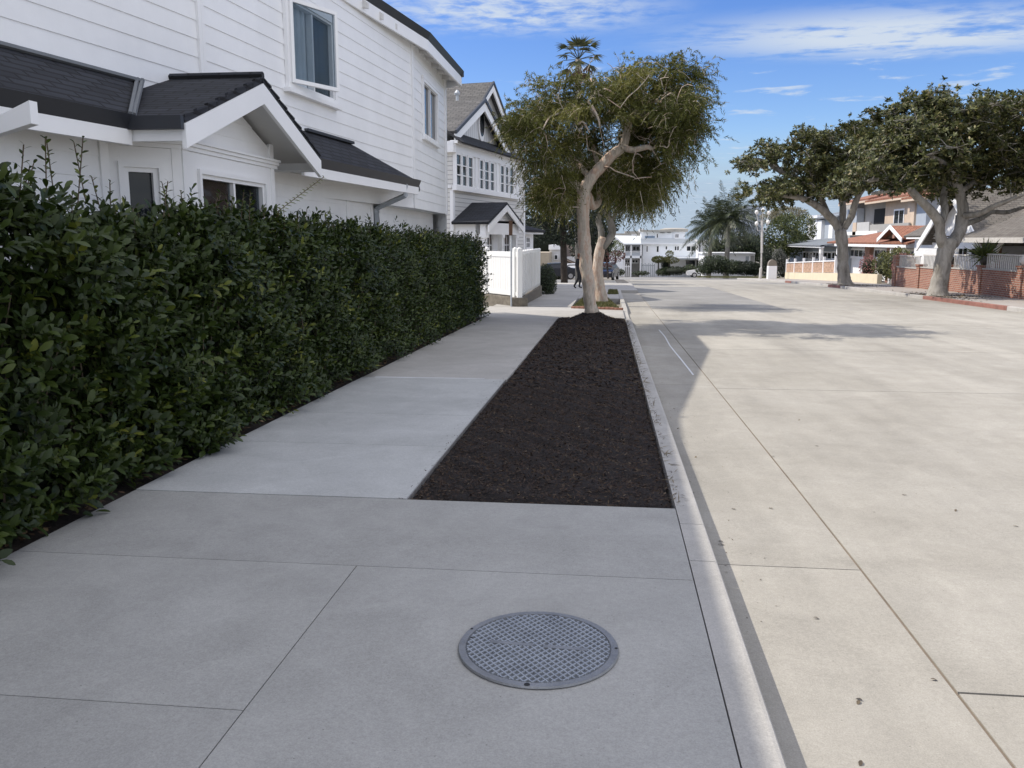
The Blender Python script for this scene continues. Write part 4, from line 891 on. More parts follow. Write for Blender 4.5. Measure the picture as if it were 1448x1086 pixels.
# stray thin twigs beyond the outline
V_ = []
for (u, v), (u2, v2) in (((975, 120), (1015, 100)), ((985, 150), (1032, 145)), ((990, 175), (1030, 170)), ((930, 110), (955, 85)), ((880, 105), (870, 75)), ((735, 160), (712, 135)), ((745, 150), (728, 125)), ((990, 215), (1012, 235)), ((975, 235), (985, 270)), ((975, 245), (972, 282)), ((960, 110), (1008, 92)), ((900, 105), (918, 78)), ((720, 200), (706, 225)), ((738, 225), (720, 262)), ((905, 270), (912, 310)), ((885, 280), (888, 315)), ((930, 260), (938, 295)), ((765, 140), (742, 118)), ((830, 100), (842, 78)), ((800, 300), (805, 332)), ((785, 285), (775, 318))):
    dy = random.uniform(-.6, .6); a, b = at_y(u, v, YT+dy), at_y(u2, v2, YT+dy+random.uniform(-.3, .3)); m_ = a.lerp(b, .55)+Vector((0, 0, .05)); T.br.tube([a, m_, b], [.008, .006, .003], 4, False)
    n = 16; t = rng.uniform(.3, 1, n)[:, None]; P = np.array(a)*(1-t)+np.array(b)*t+rng.normal(0, .02, (n, 3)); V_.append(leaf_arrays(P, np.array(b-a)[None]+rng.normal(0, .4, (n, 3)), rng.normal(0, 1, (n, 3)), .09, .014, 'needle'))
V, Fq, var = join_arrays(V_); np_mesh('outer_sprays', M['olive'], V, Fq, t1, var=var)
gnarl(T.tr.build('trunk', M['palebark'], t1, smooth=True), .3, .07); T.br.build('limbs', M['palebark'], t1, smooth=True)
# ---- the second, leaning tree in the grass bed behind
YT2 = 27.6
t2 = thing('street_tree', 'darker twisted street tree behind the pale one, standing in the small grass bed', 'tree', (-.2, YT2, gz(YT2)))
T = Tree()
p, r = px_path([(852, 432, 10), (850, 418, 8.2), (847, 400, 7.4), (845, 380, 7.2), (848, 355, 6.8), (853, 335, 6)], YT2); T.limb(p, r, 10, .06, True)
p, r = px_path([(851, 350, 6), (858, 342, 5.5), (866, 330, 5), (864, 315, 4.5), (858, 300, 4.5), (856, 285, 4), (862, 270, 3.5), (858, 250, 3)], YT2); T.limb(p, r, 8)
p, r = px_path([(851, 345, 5), (850, 325, 4.5), (846, 310, 4), (852, 296, 4), (860, 290, 3.5), (866, 275, 3)], YT2); T.limb(p, r, 8)
p, r = px_path([(866, 330, 3.5), (862, 318, 3), (872, 300, 2.6), (885, 285, 2.2), (900, 272, 1.8)], YT2); T.limb(p, r, 7)
E2 = lobes([(870, 235, 50, 40), (905, 245, 42, 32), (850, 255, 34, 30), (890, 275, 40, 18), (835, 240, 30, 30)], YT2, 1.7)
tg, _ = in_ellipsoids(120, E2, .3); T.grow([tuple(q) for q in tg], .008, .05, -.04, .12)
M['darkolive'] = mat_leaf('dark_olive_needle', [(0, (.020, .026, .010)), (.5, (.04, .048, .016)), (1, (.09, .09, .03))], .5, .25, .35)
V, Fq, var, path = drooping(E2, 2000, .6, 15, .13, .022, .4, clump=50, csize=1.5); np_mesh('foliage', M['darkolive'], V, Fq, t2, var=var)
T.tr.build('trunk', M['palebark'], t2, smooth=True); T.br.build('limbs', M['greybark'], t2, smooth=True)
# ---- grass beds and brick edging beyond the driveway
M['grass'] = mat_leaf('grass_blade', [(0, (.05, .06, .015)), (.6, (.10, .11, .03)), (1, (.20, .17, .06))], .6, .25)
def grass(name, poly, n, label, h=.07):
    P = np.array(poly); lo, hi = P.min(0), P.max(0); q = rng.uniform(lo, hi, (n*2, 2)); ins = np.ones(len(q), bool)
    for i in range(len(P)):
        a, b = P[i], P[(i+1) % len(P)]; ins &= ((b[0]-a[0])*(q[:, 1]-a[1])-(b[1]-a[1])*(q[:, 0]-a[0])) > 0
    q = q[ins]; k = len(q); B = np.stack([q[:, 0], q[:, 1], gz(q[:, 1])], 1); V, Fq, var = leaf_arrays(B, np.stack([rng.normal(0, .5, k), rng.normal(0, .5, k), np.ones(k)], 1), rng.normal(0, 1, (k, 3)), rng.uniform(.5, 1.3, k)*h, .016, 'needle'); o = np_mesh(name, M['grass'], V, Fq, var=var); tag(o, label, 'grass', kind='stuff')
bed = [(-1.02, 24.5), (.36, 23.9), (.30, 25.0), (-.10, 31.5), (-.75, 36)]
mb = MB(); mb.face([(x, y, gz(y)-.01) for x, y in bed]); mb.build('bed_soil', M['soil'], kind='structure'); grass('grass', bed, 5200, 'dry green grass in the brick-edged bed around the second street tree')
bed2 = [(.0, 33.5), (.40, 33.5), (.40, 37.5), (.05, 37.8)]; grass('grass', bed2, 1200, 'small green grass patch beside the kerb beyond the trees')
M['brick'] = mat_brick('red_brick', (.30, .12, .075), (.22, .085, .055), (.28, .24, .20), .22, .075, .010)
M['edgebrick'] = mat('brick_edging', (.26, .13, .09), .9, .3, 9)
a, b = Vector((-1.05, 24.4, 0)), Vector((.40, 23.75, 0)); n = 12
edge = thing('brick_edging', 'row of reddish bricks edging the grass bed at the driveway', 'edging', (a.x, a.y, gz(a.y)))
for i in range(n):
    p, q = a.lerp(b, (i+.04)/n), a.lerp(b, (i+.96)/n); d_ = (q-p).normalized(); nn = Vector((-d_.y, d_.x, 0))*.10; z = gz(p.y)-.03; t_ = z+.085+random.uniform(-.01, .01)
    mb = MB(); mb.hexa([p+Vector((0, 0, z)), q+Vector((0, 0, z)), q+nn+Vector((0, 0, z)), p+nn+Vector((0, 0, z))], [p+Vector((0, 0, t_)), q+Vector((0, 0, t_)), q+nn+Vector((0, 0, t_)), p+nn+Vector((0, 0, t_))]); mb.build('brick', M['edgebrick'], edge, bevel=.008)
# ------------------------------------------------------------------ white fence on its low wall at the driveway corner
M['vinyl'] = mat('white_vinyl', (.82, .82, .80), .4, .02, 2)
fc = on_ground(735, 433); fl_ = on_ground(686, 426); fr_ = Vector((fc.x+.05, 31.6, 0)); zg = gz(fc.y); zt = at_y(732, 356, fc.y).z; zb = zg+.27
fl_ = Vector((fc.x-1.9, fc.y+2.6, 0)); FF = Frame((fc.x, fc.y), (fl_.x-fc.x, fl_.y-fc.y)); FF.n = FF.n if FF.n.y < 0 else -FF.n
FR = Frame((fc.x, fc.y), (fr_.x-fc.x, fr_.y-fc.y)); FR.n = FR.n if FR.n.x > 0 else -FR.n; LR = (fr_-Vector((fc.x, fc.y, 0))).length; LF = 3.4
fence = thing('white_fence', 'white vinyl board fence on a low stone base at the driveway corner', 'fence', (fc.x, fc.y, zg))
M['stone'] = mat('rough_stone_base', (.17, .15, .12), .95, .35, 6, .8, 20)
pl = MB(); pl.fbox(FF, -.05, LF+.1, -.25, .06, zg-.5, zb-.02); pl.fbox(FR, -.049, LR+.4, -.25, .061, zg-.7, zb-.025); pl.build('stone_base', M['stone'], fence, bevel=.015)
pn = MB(); pn.fbox(FF, .1, LF, -.02, .0, zb+.06, zt-.06)
for i in range(22):
    s = .1+(LF-.1)*i/22; pn.fbox(FF, s+.006, s+(LF-.1)/22-.006, .0005, .012, zb+.14, zt-.16)
pn.build('panel', M['vinyl'], fence)
for z0, z1 in ((zb+.02, zb+.14), (zt-.16, zt)):
    rl = MB(); rl.fbox(FF, .08, LF, -.03, .03, z0, z1); rl.build('rail', M['vinyl'], fence, bevel=.006)
for s in (-.03, .22, 2.0): 
    po = MB(); po.fbox(FF, s, s+.13, -.07, .06, zb-.02, zt+.07); q = FF.p(s+.065, -.005, zt+.07); po.lathe(q, [(.085, 0), (.085, .02), (.02, .06)], 4); po.build('post', M['vinyl'], fence, bevel=.008)
n = 12
for i in range(n):
    s = .12+(LR-.12)*i/n; w = (LR-.12)/n
    pk_ = MB(); pk_.fbox(FR, s+.01, s+w*.86, -.015, .015, zb+.08, zt-.08); pk_.fbox(FR, s+w*.86, s+w, -.03, .035, zb+.0, zt-.02); pk_.lathe(FR.p(s+w*.93, .0, zt-.02), [(.05, 0), (.055, .02), (.03, .05), (.005, .07)], 8); pk_.build('picket', M['vinyl'], fence)
for z0 in (zb+.06, zt-.13):
    rl = MB(); rl.fbox(FR, .1, LR, -.05, -.016, z0, z0+.08); rl.build('rail', M['vinyl'], fence)
# sign pole before the fence
pb_ = on_ground(723, 433); pole = thing('sign_pole', 'thin grey metal pole with a narrow brown plate in front of the white fence', 'sign pole', pb_)
zt_ = at_y(722, 312, pb_.y).z; mb = MB(); mb.tube([(pb_.x, pb_.y, pb_.z-.05), (pb_.x, pb_.y, zt_)], .026, 8); mb.build('pole', M['greymetal'], pole)
a = at_y(720, 312, pb_.y); b = at_y(725, 333, pb_.y); mb = MB(); mb.box(a.x, b.x, pb_.y-.07, pb_.y-.03, b.z, a.z); mb.build('plate', mat('brown_sign_back', (.11, .06, .035), .7, .2, 4), pole, bevel=.005)
# clipped shrub behind the fence
def leaf_blob(E, n, ll, lw, m, parent, name='foliage', hollow=.75, shape='low', up=.3):
    P, d = in_ellipsoids(n, E, hollow); D = nrm(d+rng.normal(0, .6, (n, 3))+np.array([0, 0, up])); U = nrm(d+rng.normal(0, .5, (n, 3))+np.array([0, 0, .5])); V, Fq, var = leaf_arrays(P, D, U, ll*rng.uniform(.6, 1.3, n), lw, shape, 0, .2); return np_mesh(name, m, V, Fq, parent, var=var)
M['bushleaf'] = mat_leaf('shrub_leaf', [(0, (.014, .026, .010)), (.6, (.03, .05, .018)), (1, (.07, .085, .03))], .5, .2)
M['greenleaf'] = mat_leaf('bright_green_leaf', [(0, (.035, .055, .012)), (.5, (.075, .10, .02)), (1, (.15, .17, .045))], .5, .3)
M['darkleaf'] = mat_leaf('dark_conifer_leaf', [(0, (.008, .014, .009)), (.6, (.016, .026, .014)), (1, (.035, .045, .024))], .6, .12, .3)
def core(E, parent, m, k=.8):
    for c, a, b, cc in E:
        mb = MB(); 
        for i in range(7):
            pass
        prof = [(max(.001, a*k*math.sin(math.pi*i/8)), -cc*k*math.cos(math.pi*i/8)) for i in range(9)]; mb.lathe((c.x, c.y, c.z), prof, 12); mb.build('inner_shade_core', m, parent, smooth=True)
M['inner'] = mat('painted_inner_shade', (.014, .018, .010), .95, .4, 8)  # for solid cores whose dark colour stands in for shade inside the leaves
def shrub(label, E, n, ll, m, group=None, cat='shrub', name='shrub'):
    b = E[0][0]; t = thing(name, label, cat, (b.x, b.y, min(e[0].z-e[3] for e in E)), group); leaf_blob(E, n, ll, ll*.5, m, t); core(E, t, M['inner'], .72); return t
Yb = 33.5; shrub('rounded dark green clipped shrub at the far end of the white fence', lobes([(771, 396, 15, 23, 0, .7), (778, 402, 9, 16, .3, .6)], Yb, .8), 3800, .055, M['bushleaf'])
# ------------------------------------------------------------------ pale grey-white gabled house past the driveway
M['lapsiding'] = mat_brick('cream_lap_siding', (.70, .69, .66), (.68, .67, .64), (.36, .35, .34), 40, .15, .012, .6, .6, var=.05)
M['batten'] = mat_brick('board_and_batten', (.68, .69, .70), (.67, .68, .69), (.40, .41, .42), .22, 30, .016, .6, .6, 0, .04)
h2 = thing('gabled_house', 'tall white victorian house with grey shingle gables and rows of narrow windows', 'house', (-6, 34, -.6))
c0 = at_y(640.5, 300, 29.5); F2 = Frame((c0.x, c0.y), (.20, 1)); F2.n = Vector((1, -.20)).normalized()
Lw = F2.hit(742, 300)[0]; Lb = F2.hit(731, 260)[0]; zb2 = gz(32)-.4
z_top = F2.hit(641, 203)[1]; z_ent = F2.hit(641, 216)[1]; z_belt = F2.hit(641, 262)[1]
w = MB(); w.fbox(F2, 0, Lw, -7, 0, zb2, z_top); w.build('wall', M['lapsiding'], h2)
# upper window bay stands slightly forward
b = MB(); b.fbox(F2, .02, Lb, .001, .10, z_belt, z_ent); b.build('window_bay', M['trim'], h2)
e = MB(); e.fbox(F2, -.10, Lb+.15, -.02, .16, z_ent+.001, z_top-.02); e.fbox(F2, -.16, Lb+.25, -.02, .26, z_top-.018, z_top+.08); e.build('entablature', M['trim'], h2)
e = MB(); e.fbox(F2, -.06, Lb+.06, .002, .17, z_belt-.17, z_belt-.002); e.build('belt_course', M['trim'], h2)
for s in (0., Lw-.16): e = MB(); e.fbox(F2, s-.02, s+.16, -.1, .02, zb2, z_belt-.175); e.build('corner_board', M['trim'], h2)
FS2 = Frame(c0[:2], (-1, .10)); FS2.n = Vector((-.1, -1)).normalized(); e = MB(); e.fbox(FS2, .05, 7, -.02, .03, z_belt-.1, z_belt); e.fbox(FS2, -.1, 7, -.02, .2, z_ent, z_top+.06); e.build('side_trim', M['trim'], h2)
cols_ = [((644.5, 650), (653, 658), (661.5, 666.5)), ((677.5, 681.5), (684.5, 689.5), (692.5, 697)), ((707, 711), (714, 717.2), (720, 724.5))]
zw0, zw1 = F2.hit(646, 262.5)[1]+.06, F2.hit(646, 221.5)[1]
for g_ in cols_:
    for ua, ub in g_:
        sa, sb = F2.hit(ua, 240, .1)[0], F2.hit(ub, 240, .1)[0]; flat_window(F2, (sa-.07, sb+.07, zw0-.1, zw1+.1), h2, .06, 1, 3, .035, .1, sill=False)
for u in (673, 702.5, 731): e = MB(); s = F2.hit(u, 240, .1)[0]; e.fbox(F2, s-.14, s-.02, .101, .15, z_belt, z_ent-.002); e.build('pilaster', M['trim'], h2)
# pent roof, two gables, main roof
pe = F2.hit(641, 203)[1]; Le = F2.hit(736, 226)[0]
pn = MB(); slab(pn, [F2.p(-.2, .45, z_top+.02), F2.p(Lb+.35, .45, z_top+.02), F2.p(Lb+.2, -.35, z_top+.55), F2.p(.0, -.35, z_top+.55)], .06); pn.build('pent_roof', M['shingle'], h2)
def gable2(sm, half, zb, zp, t, back, label=None, oval=False, name='gable'):
    g = MB(); g.prism([F2.p(sm-half, t, zb), F2.p(sm+half, t, zb), F2.p(sm, t, zp)], F2.p(0, -back, 0)-F2.p(0, 0, 0)); o = g.build(name, M['batten'], h2)
    r = MB(); k = .3; dz = (zp-zb)/half*k
    for sg in (-1, 1): slab(r, [F2.p(sm+sg*(half+k), t+.35, zb-dz+.10), F2.p(sm, t+.35, zp+.12), F2.p(sm, t-back-.3, zp+.12), F2.p(sm+sg*(half+k), t-back-.3, zb-dz+.10)], .09)
    r.build('gable_roof', M['greyshingle'], h2)
    for sg in (-1, 1):
        f = MB(); f.prism([F2.p(sm+sg*(half+k), t+.37, zb-dz+.0), F2.p(sm, t+.37, zp+.02), F2.p(sm, t+.37, zp-.30), F2.p(sm+sg*(half+k), t+.37, zb-dz-.30)], F2.p(0, -.06, 0)-F2.p(0, 0, 0)); f.build('rake_board', M['trim'], h2)
        f = MB(); f.prism([F2.p(sm+sg*(half+k), t+.42, zb-dz+.13), F2.p(sm, t+.42, zp+.15), F2.p(sm, t+.42, zp+.03), F2.p(sm+sg*(half+k), t+.42, zb-dz+.01)], F2.p(0, -.08, 0)-F2.p(0, 0, 0)); f.build('rake_edge', M['gutter'], h2)
    return o
pk = F2.hit(685, 141, .1); lft = F2.hit(642, 192, .1); rgt = F2.hit(714, 208, .1); sm = pk[0]; gable2(sm, (rgt[0]-lft[0])/2*.98, z_top+.45, pk[1]-.1, -.25, 4.2, oval=True)
ov = F2.hit(681.5, 176, -.2)
for rx, rz, t0, m_, nm in ((.34, .62, -.24, M['trim'], 'oval_frame'), (.22, .44, -.215, M['glass'], 'oval_window')):
    f = MB(); f.prism([F2.p(ov[0]+rx*math.cos(a*math.pi/12), t0, ov[1]+rz*math.sin(a*math.pi/12)) for a in range(24)], F2.p(0, .04, 0)-F2.p(0, 0, 0)); f.build(nm, m_, h2)
pk2 = F2.hit(687, 117, -2.6); rg2 = F2.hit(736, 215, -2.6); gable2(pk2[0], rg2[0]-pk2[0]-.3, z_top+.3, pk2[1]-.1, -2.6, 8, name='rear_gable')
v_ = F2.p(*[F2.hit(646.5, 135, -2.)[0], -2., 0]); z = F2.hit(646.5, 138, -2.)[1]; vp = MB(); vp.tube([(v_.x, v_.y, z-.5), (v_.x, v_.y, z+.1)], .06, 8); vp.lathe((v_.x, v_.y, z+.1), [(.1, 0), (.12, .08), (.03, .2)], 8); vp.build('roof_vent', M['greymetal'], h2)
# entrance porch
tP = 1.1; pl_, pr_ = F2.hit(664, 310, tP), F2.hit(728, 313, tP); pp = F2.hit(708, 286, tP); zpe = F2.hit(664, 309, tP)[1]; s0, s1 = F2.hit(684, 309, tP)[0], F2.hit(729, 313, tP)[0]; sm = (s0+s1)/2
g = MB(); g.prism([F2.p(s0, tP, zpe), F2.p(s1, tP, zpe), F2.p(sm, tP, pp[1]-.12)], F2.p(0, -tP, 0)-F2.p(0, 0, 0)); g.build('porch_gable', M['trim'], h2)
r = MB()
for sg, s in ((-1, s0), (1, s1)): slab(r, [F2.p(s+sg*.25, tP+.25, zpe-.08), F2.p(sm, tP+.25, pp[1]), F2.p(sm, -.0, pp[1]), F2.p(s+sg*.25, 0, zpe-.08)], .09)
r.build('porch_roof', M['shingle'], h2)
for sg, s in ((-1, s0), (1, s1)): f = MB(); f.prism([F2.p(s+sg*.22, tP+.27, zpe-.2), F2.p(sm, tP+.27, pp[1]-.1), F2.p(sm, tP+.27, pp[1]-.32), F2.p(s+sg*.22, tP+.27, zpe-.42)], F2.p(0, -.05, 0)-F2.p(0, 0, 0)); f.build('porch_rake', M['trim'], h2)
f = MB(); f.fbox(F2, s0-.1, s1+.1, tP-.1, tP+.1, zpe-.5, zpe-.1); f.build('porch_beam', M['trim'], h2)
for s in (s0+.02, sm+.0, s1-.12): f = MB(); f.fbox(F2, s-.09, s+.09, tP-.09, tP+.09, zb2, zpe-.501); f.fbox(F2, s-.15, s+.15, tP-.13, tP+.13, zpe-.62, zpe-.502); f.build('porch_column', M['trim'], h2)
f = MB(); f.fbox(F2, s0, s1, .001, tP-.3, zb2, zpe-.12); f.build('porch_wall', M['white'], h2)
for ua, ub in ((687, 694.5), (712, 718.5)):
    sa, sb = F2.hit(ua, 340, tP-.3)[0], F2.hit(ub, 340, tP-.3)[0]; flat_window(F2, (sa-.06, sb+.06, zb2+1.0, F2.hit(690, 330, tP-.3)[1]+.05), h2, .07, 2, 4, .04, tP-.299, sill=False)
# low wing at the far side of the house
wg = MB(); FW = Frame(F2.p(Lw+.02, -1.5, 0)[:2], F2.d); FW.n = F2.n; Lg = FW.hit(754, 345)[0]; zw = FW.hit(750, 325)[1]; wg.fbox(FW, 0, Lg, -5, 0, zb2, zw); wg.build('wing_wall', M['white'], h2)
wr = MB(); slab(wr, [FW.p(-.02, .5, zw-.02), FW.p(Lg+.6, .5, zw-.02), FW.p(Lg-.8, -2.4, zw+.75), FW.p(-.02, -2.4, zw+.85)], .12); slab(wr, [FW.p(Lg+.6, .5, zw-.02), FW.p(Lg+.6, -5, zw-.02), FW.p(Lg-.8, -2.4, zw+.75)], .12); wr.build('wing_roof', M['shingle'], h2)
f = MB(); f.fbox(FW, .0, Lg+.5, .0, .4, zw-.22, zw-.09); f.build('wing_eave', M['trim'], h2)
flat_window(FW, FW.rect(742.5, 334, 748.5, 352), h2, .09, 2, 2, .05, .01)
# dark hedge behind the fence panels
E = [(Vector((-3.9, 31.5, gz(31)+.55)), .7, .9, .95), (Vector((-3.4, 33.6, gz(33)+.6)), .6, .9, 1.05)]; shrub('dark green bush showing above the white fence below the white house', E, 1600, .09, M['bushleaf'])
# ------------------------------------------------------------------ dark trees, palm and houses at the end of the left pavement
def conifer(label, E, n, ll, trunk_px, Y, m, group=None, bark='darkbark'):
    p, r = px_path(trunk_px, Y); t = thing('dark_tree', label, 'tree', (p[0].x, p[0].y, gz(p[0].y)), group); T = Tree(); T.limb(p, r, 8, .05, True); tg, _ = in_ellipsoids(60, E, .3); T.grow([tuple(q) for q in tg], .012, .10, -.03, .1)
    leaf_blob(E, n, ll, ll*.38, m, t, hollow=.35, up=-.1); T.tr.build('trunk', M[bark], t, smooth=True); T.br.build('limbs', M[bark], t, smooth=True); return t
Yd = 52
conifer('broad dark conifer behind the white victorian house, filling the gap to the street tree', lobes([(770, 250, 32, 45), (760, 290, 30, 35), (800, 290, 36, 34), (790, 240, 34, 40), (825, 310, 26, 28), (765, 325, 22, 18), (795, 330, 30, 16)], Yd, 2.6), 9000, .22, [(798, 400, 5), (797, 360, 4.5), (796, 320, 4), (794, 270, 3)], Yd, M['darkleaf'])
conifer('second dark tree right behind the pale street trunk', lobes([(835, 300, 26, 34), (845, 340, 22, 22), (822, 345, 16, 22), (855, 315, 20, 20)], 60, 2.5), 4200, .24, [(838, 400, 4), (838, 360, 3.5), (837, 320, 2.5)], 60, M['darkleaf'])
# red-leaved small tree between the two street trunks
p = at_y(860, 365, 66); E = lobes([(858, 368, 14, 9), (872, 362, 12, 7), (850, 355, 9, 9)], 66, .8); tt = thing('small_tree', 'small dark red-leaved tree between the street trunks and the hotel', 'tree', (p.x, 66, gz(66))); leaf_blob(E, 900, .14, .07, mat_leaf('dark_red_leaf', [(0, (.05, .014, .014)), (.7, (.10, .03, .025)), (1, (.18, .07, .05))], .5, .2), tt); T = Tree(); pp_, rr_ = px_path([(860, 394, 1.6), (859, 380, 1.3), (858, 368, .8)], 66); T.limb(pp_, rr_, 6, trunk=True); T.tr.build('trunk', M['darkbark'], tt)
E = lobes([(872, 352, 10, 11), (862, 342, 9, 9)], 75, 1.); tt = thing('small_tree', 'small yellow-green tree left of the white hotel', 'tree', (E[0][0].x, 75, gz(75))); leaf_blob(E, 900, .15, .06, M['greenleaf'], tt); T = Tree(); pp_, rr_ = px_path([(870, 391, 1.4), (870, 372, 1.2), (870, 352, .8)], 75); T.limb(pp_, rr_, 6, trunk=True); T.tr.build('trunk', M['darkbark'], tt)
# tall fan palm showing above the street tree
M['palm'] = mat_leaf('fan_palm_leaf', [(0, (.03, .04, .015)), (.6, (.06, .075, .025)), (1, (.14, .13, .05))], .45, .2)
M['drypalm'] = mat_leaf('dry_palm_leaf', [(0, (.07, .04, .025)), (1, (.16, .10, .06))], .8, .1)
def fan_palm(label, top, nf, fl, hgt=None):
    g0 = gz(top.y); t = thing('fan_palm', label, 'palm', (top.x, top.y, g0)); mb = MB(); mb.tube([(top.x+.3, top.y, g0-.2), (top.x+.1, top.y, g0+(top.z-g0)*.5), tuple(top)], [.34, .24, .2], 10); mb.build('trunk', M['greybark'], t, smooth=True)
    for nm, m_, n_, el0, el1 in (('fronds', M['palm'], nf, -.5, 1.4), ('dry_fronds', M['drypalm'], nf//3, -1.35, -.6)):
        lv, st = [], MB()
        for i in range(n_):
            az = i*2.399; el = el0+(el1-el0)*(i+.5)/n_; d = np.array([math.cos(az)*math.cos(el), math.sin(az)*math.cos(el), math.sin(el)]); h = np.array(top)+d*fl*random.uniform(.5, .75); st.tube([tuple(top), tuple(h)], .025, 4, False); side = nrm(np.cross(d, [0, 0, 1.])); k = 15; a = np.linspace(-1.25, 1.25, k)
            D = d*np.cos(a)[:, None]+side*np.sin(a)[:, None]+np.array([0, 0, -.12]); lv.append(leaf_arrays(np.repeat(h[None], k, 0), D, np.cross(side, d)+rng.normal(0, .15, (k, 3)), fl*.48*rng.uniform(.8, 1.15, k), fl*.06, 'low', 0, .35))
        V, Fq, var = join_arrays(lv); o = np_mesh(nm, m_, V, Fq, t, var=var); st.build('stalks', m_, o)
    return t
fan_palm('tall fan palm whose crown shows above the top of the pale street tree', at_y(818, 84, 58), 20, 1.55)
# white stucco house far down the left pavement
M['stucco'] = mat('white_stucco', (.66, .65, .63), .8, .06, 1.5, .2, 40)
def box_house(name, label, Y, rects, depth, wins, m, roofs=(), cat='house', fence_=None, group=None, fdir=(1, 0)):
    """a house whose front is a wall plane at distance Y, measured as picture rectangles"""
    F = Frame((0, Y), fdir); F.n = Vector((fdir[1], -fdir[0])).normalized(); p = F.p(F.hit((rects[0][0]+rects[0][2])/2, 380)[0], 0, 0); t = thing(name, label, cat, (p.x, p.y, gz(p.y)), group)
    for i, r in enumerate(rects):
        off = r[4] if len(r) > 4 else 0; s0, s1, z0, z1 = F.rect(*r[:4], off); mb = MB(); mb.fbox(F, s0, s1, off-depth, off, z0 if r[3] < 375 else min(z0, gz(Y)-.3), z1); mb.build('wall', (r[5] if len(r) > 5 else m), t)
    for w_ in wins:
        off = w_[4] if len(w_) > 4 else 0; c_ = w_[5] if len(w_) > 5 else 1; r_ = w_[6] if len(w_) > 6 else 1; q = F.rect(*w_[:4], off); k = Y/FOC; flat_window(F, q, t, k*.9, c_, r_, k*.6, off+.01, sill=False)
    return t, F
sh, F = box_house('stucco_house', 'white stucco house with an arched doorway beyond the dark trees', 88, [(777, 353, 795, 395), (795, 363, 818, 395, .0)], 8, [(783.5, 360, 789, 367.5)], M['stucco'])
mb = MB(); s0, s1, z0, z1 = F.rect(776, 350.5, 796, 353); mb.fbox(F, s0, s1, -8, .2, z0+.002, z1+.3); mb.build('parapet', M['trim'], sh)
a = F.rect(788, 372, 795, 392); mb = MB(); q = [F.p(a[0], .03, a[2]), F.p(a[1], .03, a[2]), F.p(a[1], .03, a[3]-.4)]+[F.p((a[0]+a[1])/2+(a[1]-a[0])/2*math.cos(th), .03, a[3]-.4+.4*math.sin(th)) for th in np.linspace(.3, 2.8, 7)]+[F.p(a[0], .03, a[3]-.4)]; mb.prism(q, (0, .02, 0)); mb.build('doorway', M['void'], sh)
mb = MB(); s0, s1, z0, z1 = F.rect(794, 362, 820, 365); slab(mb, [F.p(s0, .6, z0), F.p(s1, .6, z0-.8), F.p(s1, -4, z0+.7), F.p(s0, -4, z0+1.5)], .15); mb.build('roof', mat('dark_tile_roof', (.09, .065, .05), .8, .2, 2), sh)
box_house('beige_house', 'low beige house left of the white stucco house behind the clipped shrub', 84, [(757, 357, 776, 395)], 6, [(760, 362, 764, 371)], mat('beige_stucco', (.42, .36, .27), .85, .1, 2))
# ------------------------------------------------------------------ parked cars
M['carblack'] = mat('dark_car_paint', (.018, .02, .028), .22, .1, 3); M['tyre'] = mat('tyre_rubber', (.02, .02, .02), .8, .1, 5); M['rim'] = mat('alloy_rim', (.45, .45, .47), .3, .05, 5, metal=.8); M['lamp'] = mat('red_tail_lamp', (.35, .02, .02), .3, .1, 3); M['carwhite'] = mat('white_car_paint', (.7, .7, .71), .25, .04, 3)
def car(label, x, y, rot, paint, group=None):
    t = thing('parked_car', label, 'car', (x, y, gz(y)-.13), group); t.rotation_euler = (0, 0, rot)
    def lathe_obj(mb, name, m_, parent, **k):
        o = mb.build(name, m_, None, **k); o.parent = parent; return o
    body = [(-2.15, .30), (-2.2, .55), (-2.12, .78), (-1.75, .86), (-1.25, .93), (-.55, 1.38), (.55, 1.42), (1.35, 1.0), (2.0, .92), (2.18, .6), (2.12, .28)]
    mb = MB(); A = [(p[0], -.86 if p[1] < 1.1 else -.66, p[1]) for p in body]; B = [(x_, -y_, z_) for x_, y_, z_ in A]; n = len(A); mb.face([Vector(p) for p in A]); mb.face([Vector(p) for p in B[::-1]])
    for i in range(n): mb.face([A[i], B[i], B[(i+1) % n], A[(i+1) % n]])
    lathe_obj(mb, 'body', paint, t, bevel=.06)
    g_ = MB()
    for s in (-1, 1):
        q = [(-1.12, s*.80, .96), (1.18, s*.80, 1.02), (.5, s*.69, 1.36), (-.5, s*.69, 1.33)]; g_ = MB(); g_.prism(q, (0, s*.012, 0)); lathe_obj(g_, 'side_window', M['glass'], t)
    g_ = MB(); g_.prism([(-1.24, -.62, .965), (-1.24, .62, .965), (-.60, .56, 1.36), (-.60, -.56, 1.36)], (-.012, 0, .012)); lathe_obj(g_, 'windscreen', M['glass'], t); g_ = MB(); g_.prism([(1.33, -.62, 1.03), (1.33, .62, 1.03), (.6, .56, 1.41), (.6, -.56, 1.41)], (.012, 0, .012)); lathe_obj(g_, 'rear_window', M['glass'], t)
    for wx in (-1.35, 1.32):
        for s in (-1, 1):
            w_ = MB(); w_.tube([(wx, s*.70, .32), (wx, s*.88, .32)], .32, 16); wo = lathe_obj(w_, 'wheel', M['tyre'], t); r_ = MB(); r_.tube([(wx, s*.86, .32), (wx, s*.89, .32)], .2, 12); lathe_obj(r_, 'rim', M['rim'], wo)
    for s in (-.6, .6):
        l_ = MB(); l_.box(2.1, 2.2, s-.16, s+.16, .66, .8); lathe_obj(l_, 'tail_lamp', M['lamp'], t, bevel=.02); l_ = MB(); l_.box(-2.22, -2.1, s-.16, s+.16, .62, .74); lathe_obj(l_, 'headlight', M['rim'], t, bevel=.02)
    return t
q = at_y(784, 390, 74); car('dark parked car below the white stucco house at the far left', q.x, 74, R(8), M['carblack'])
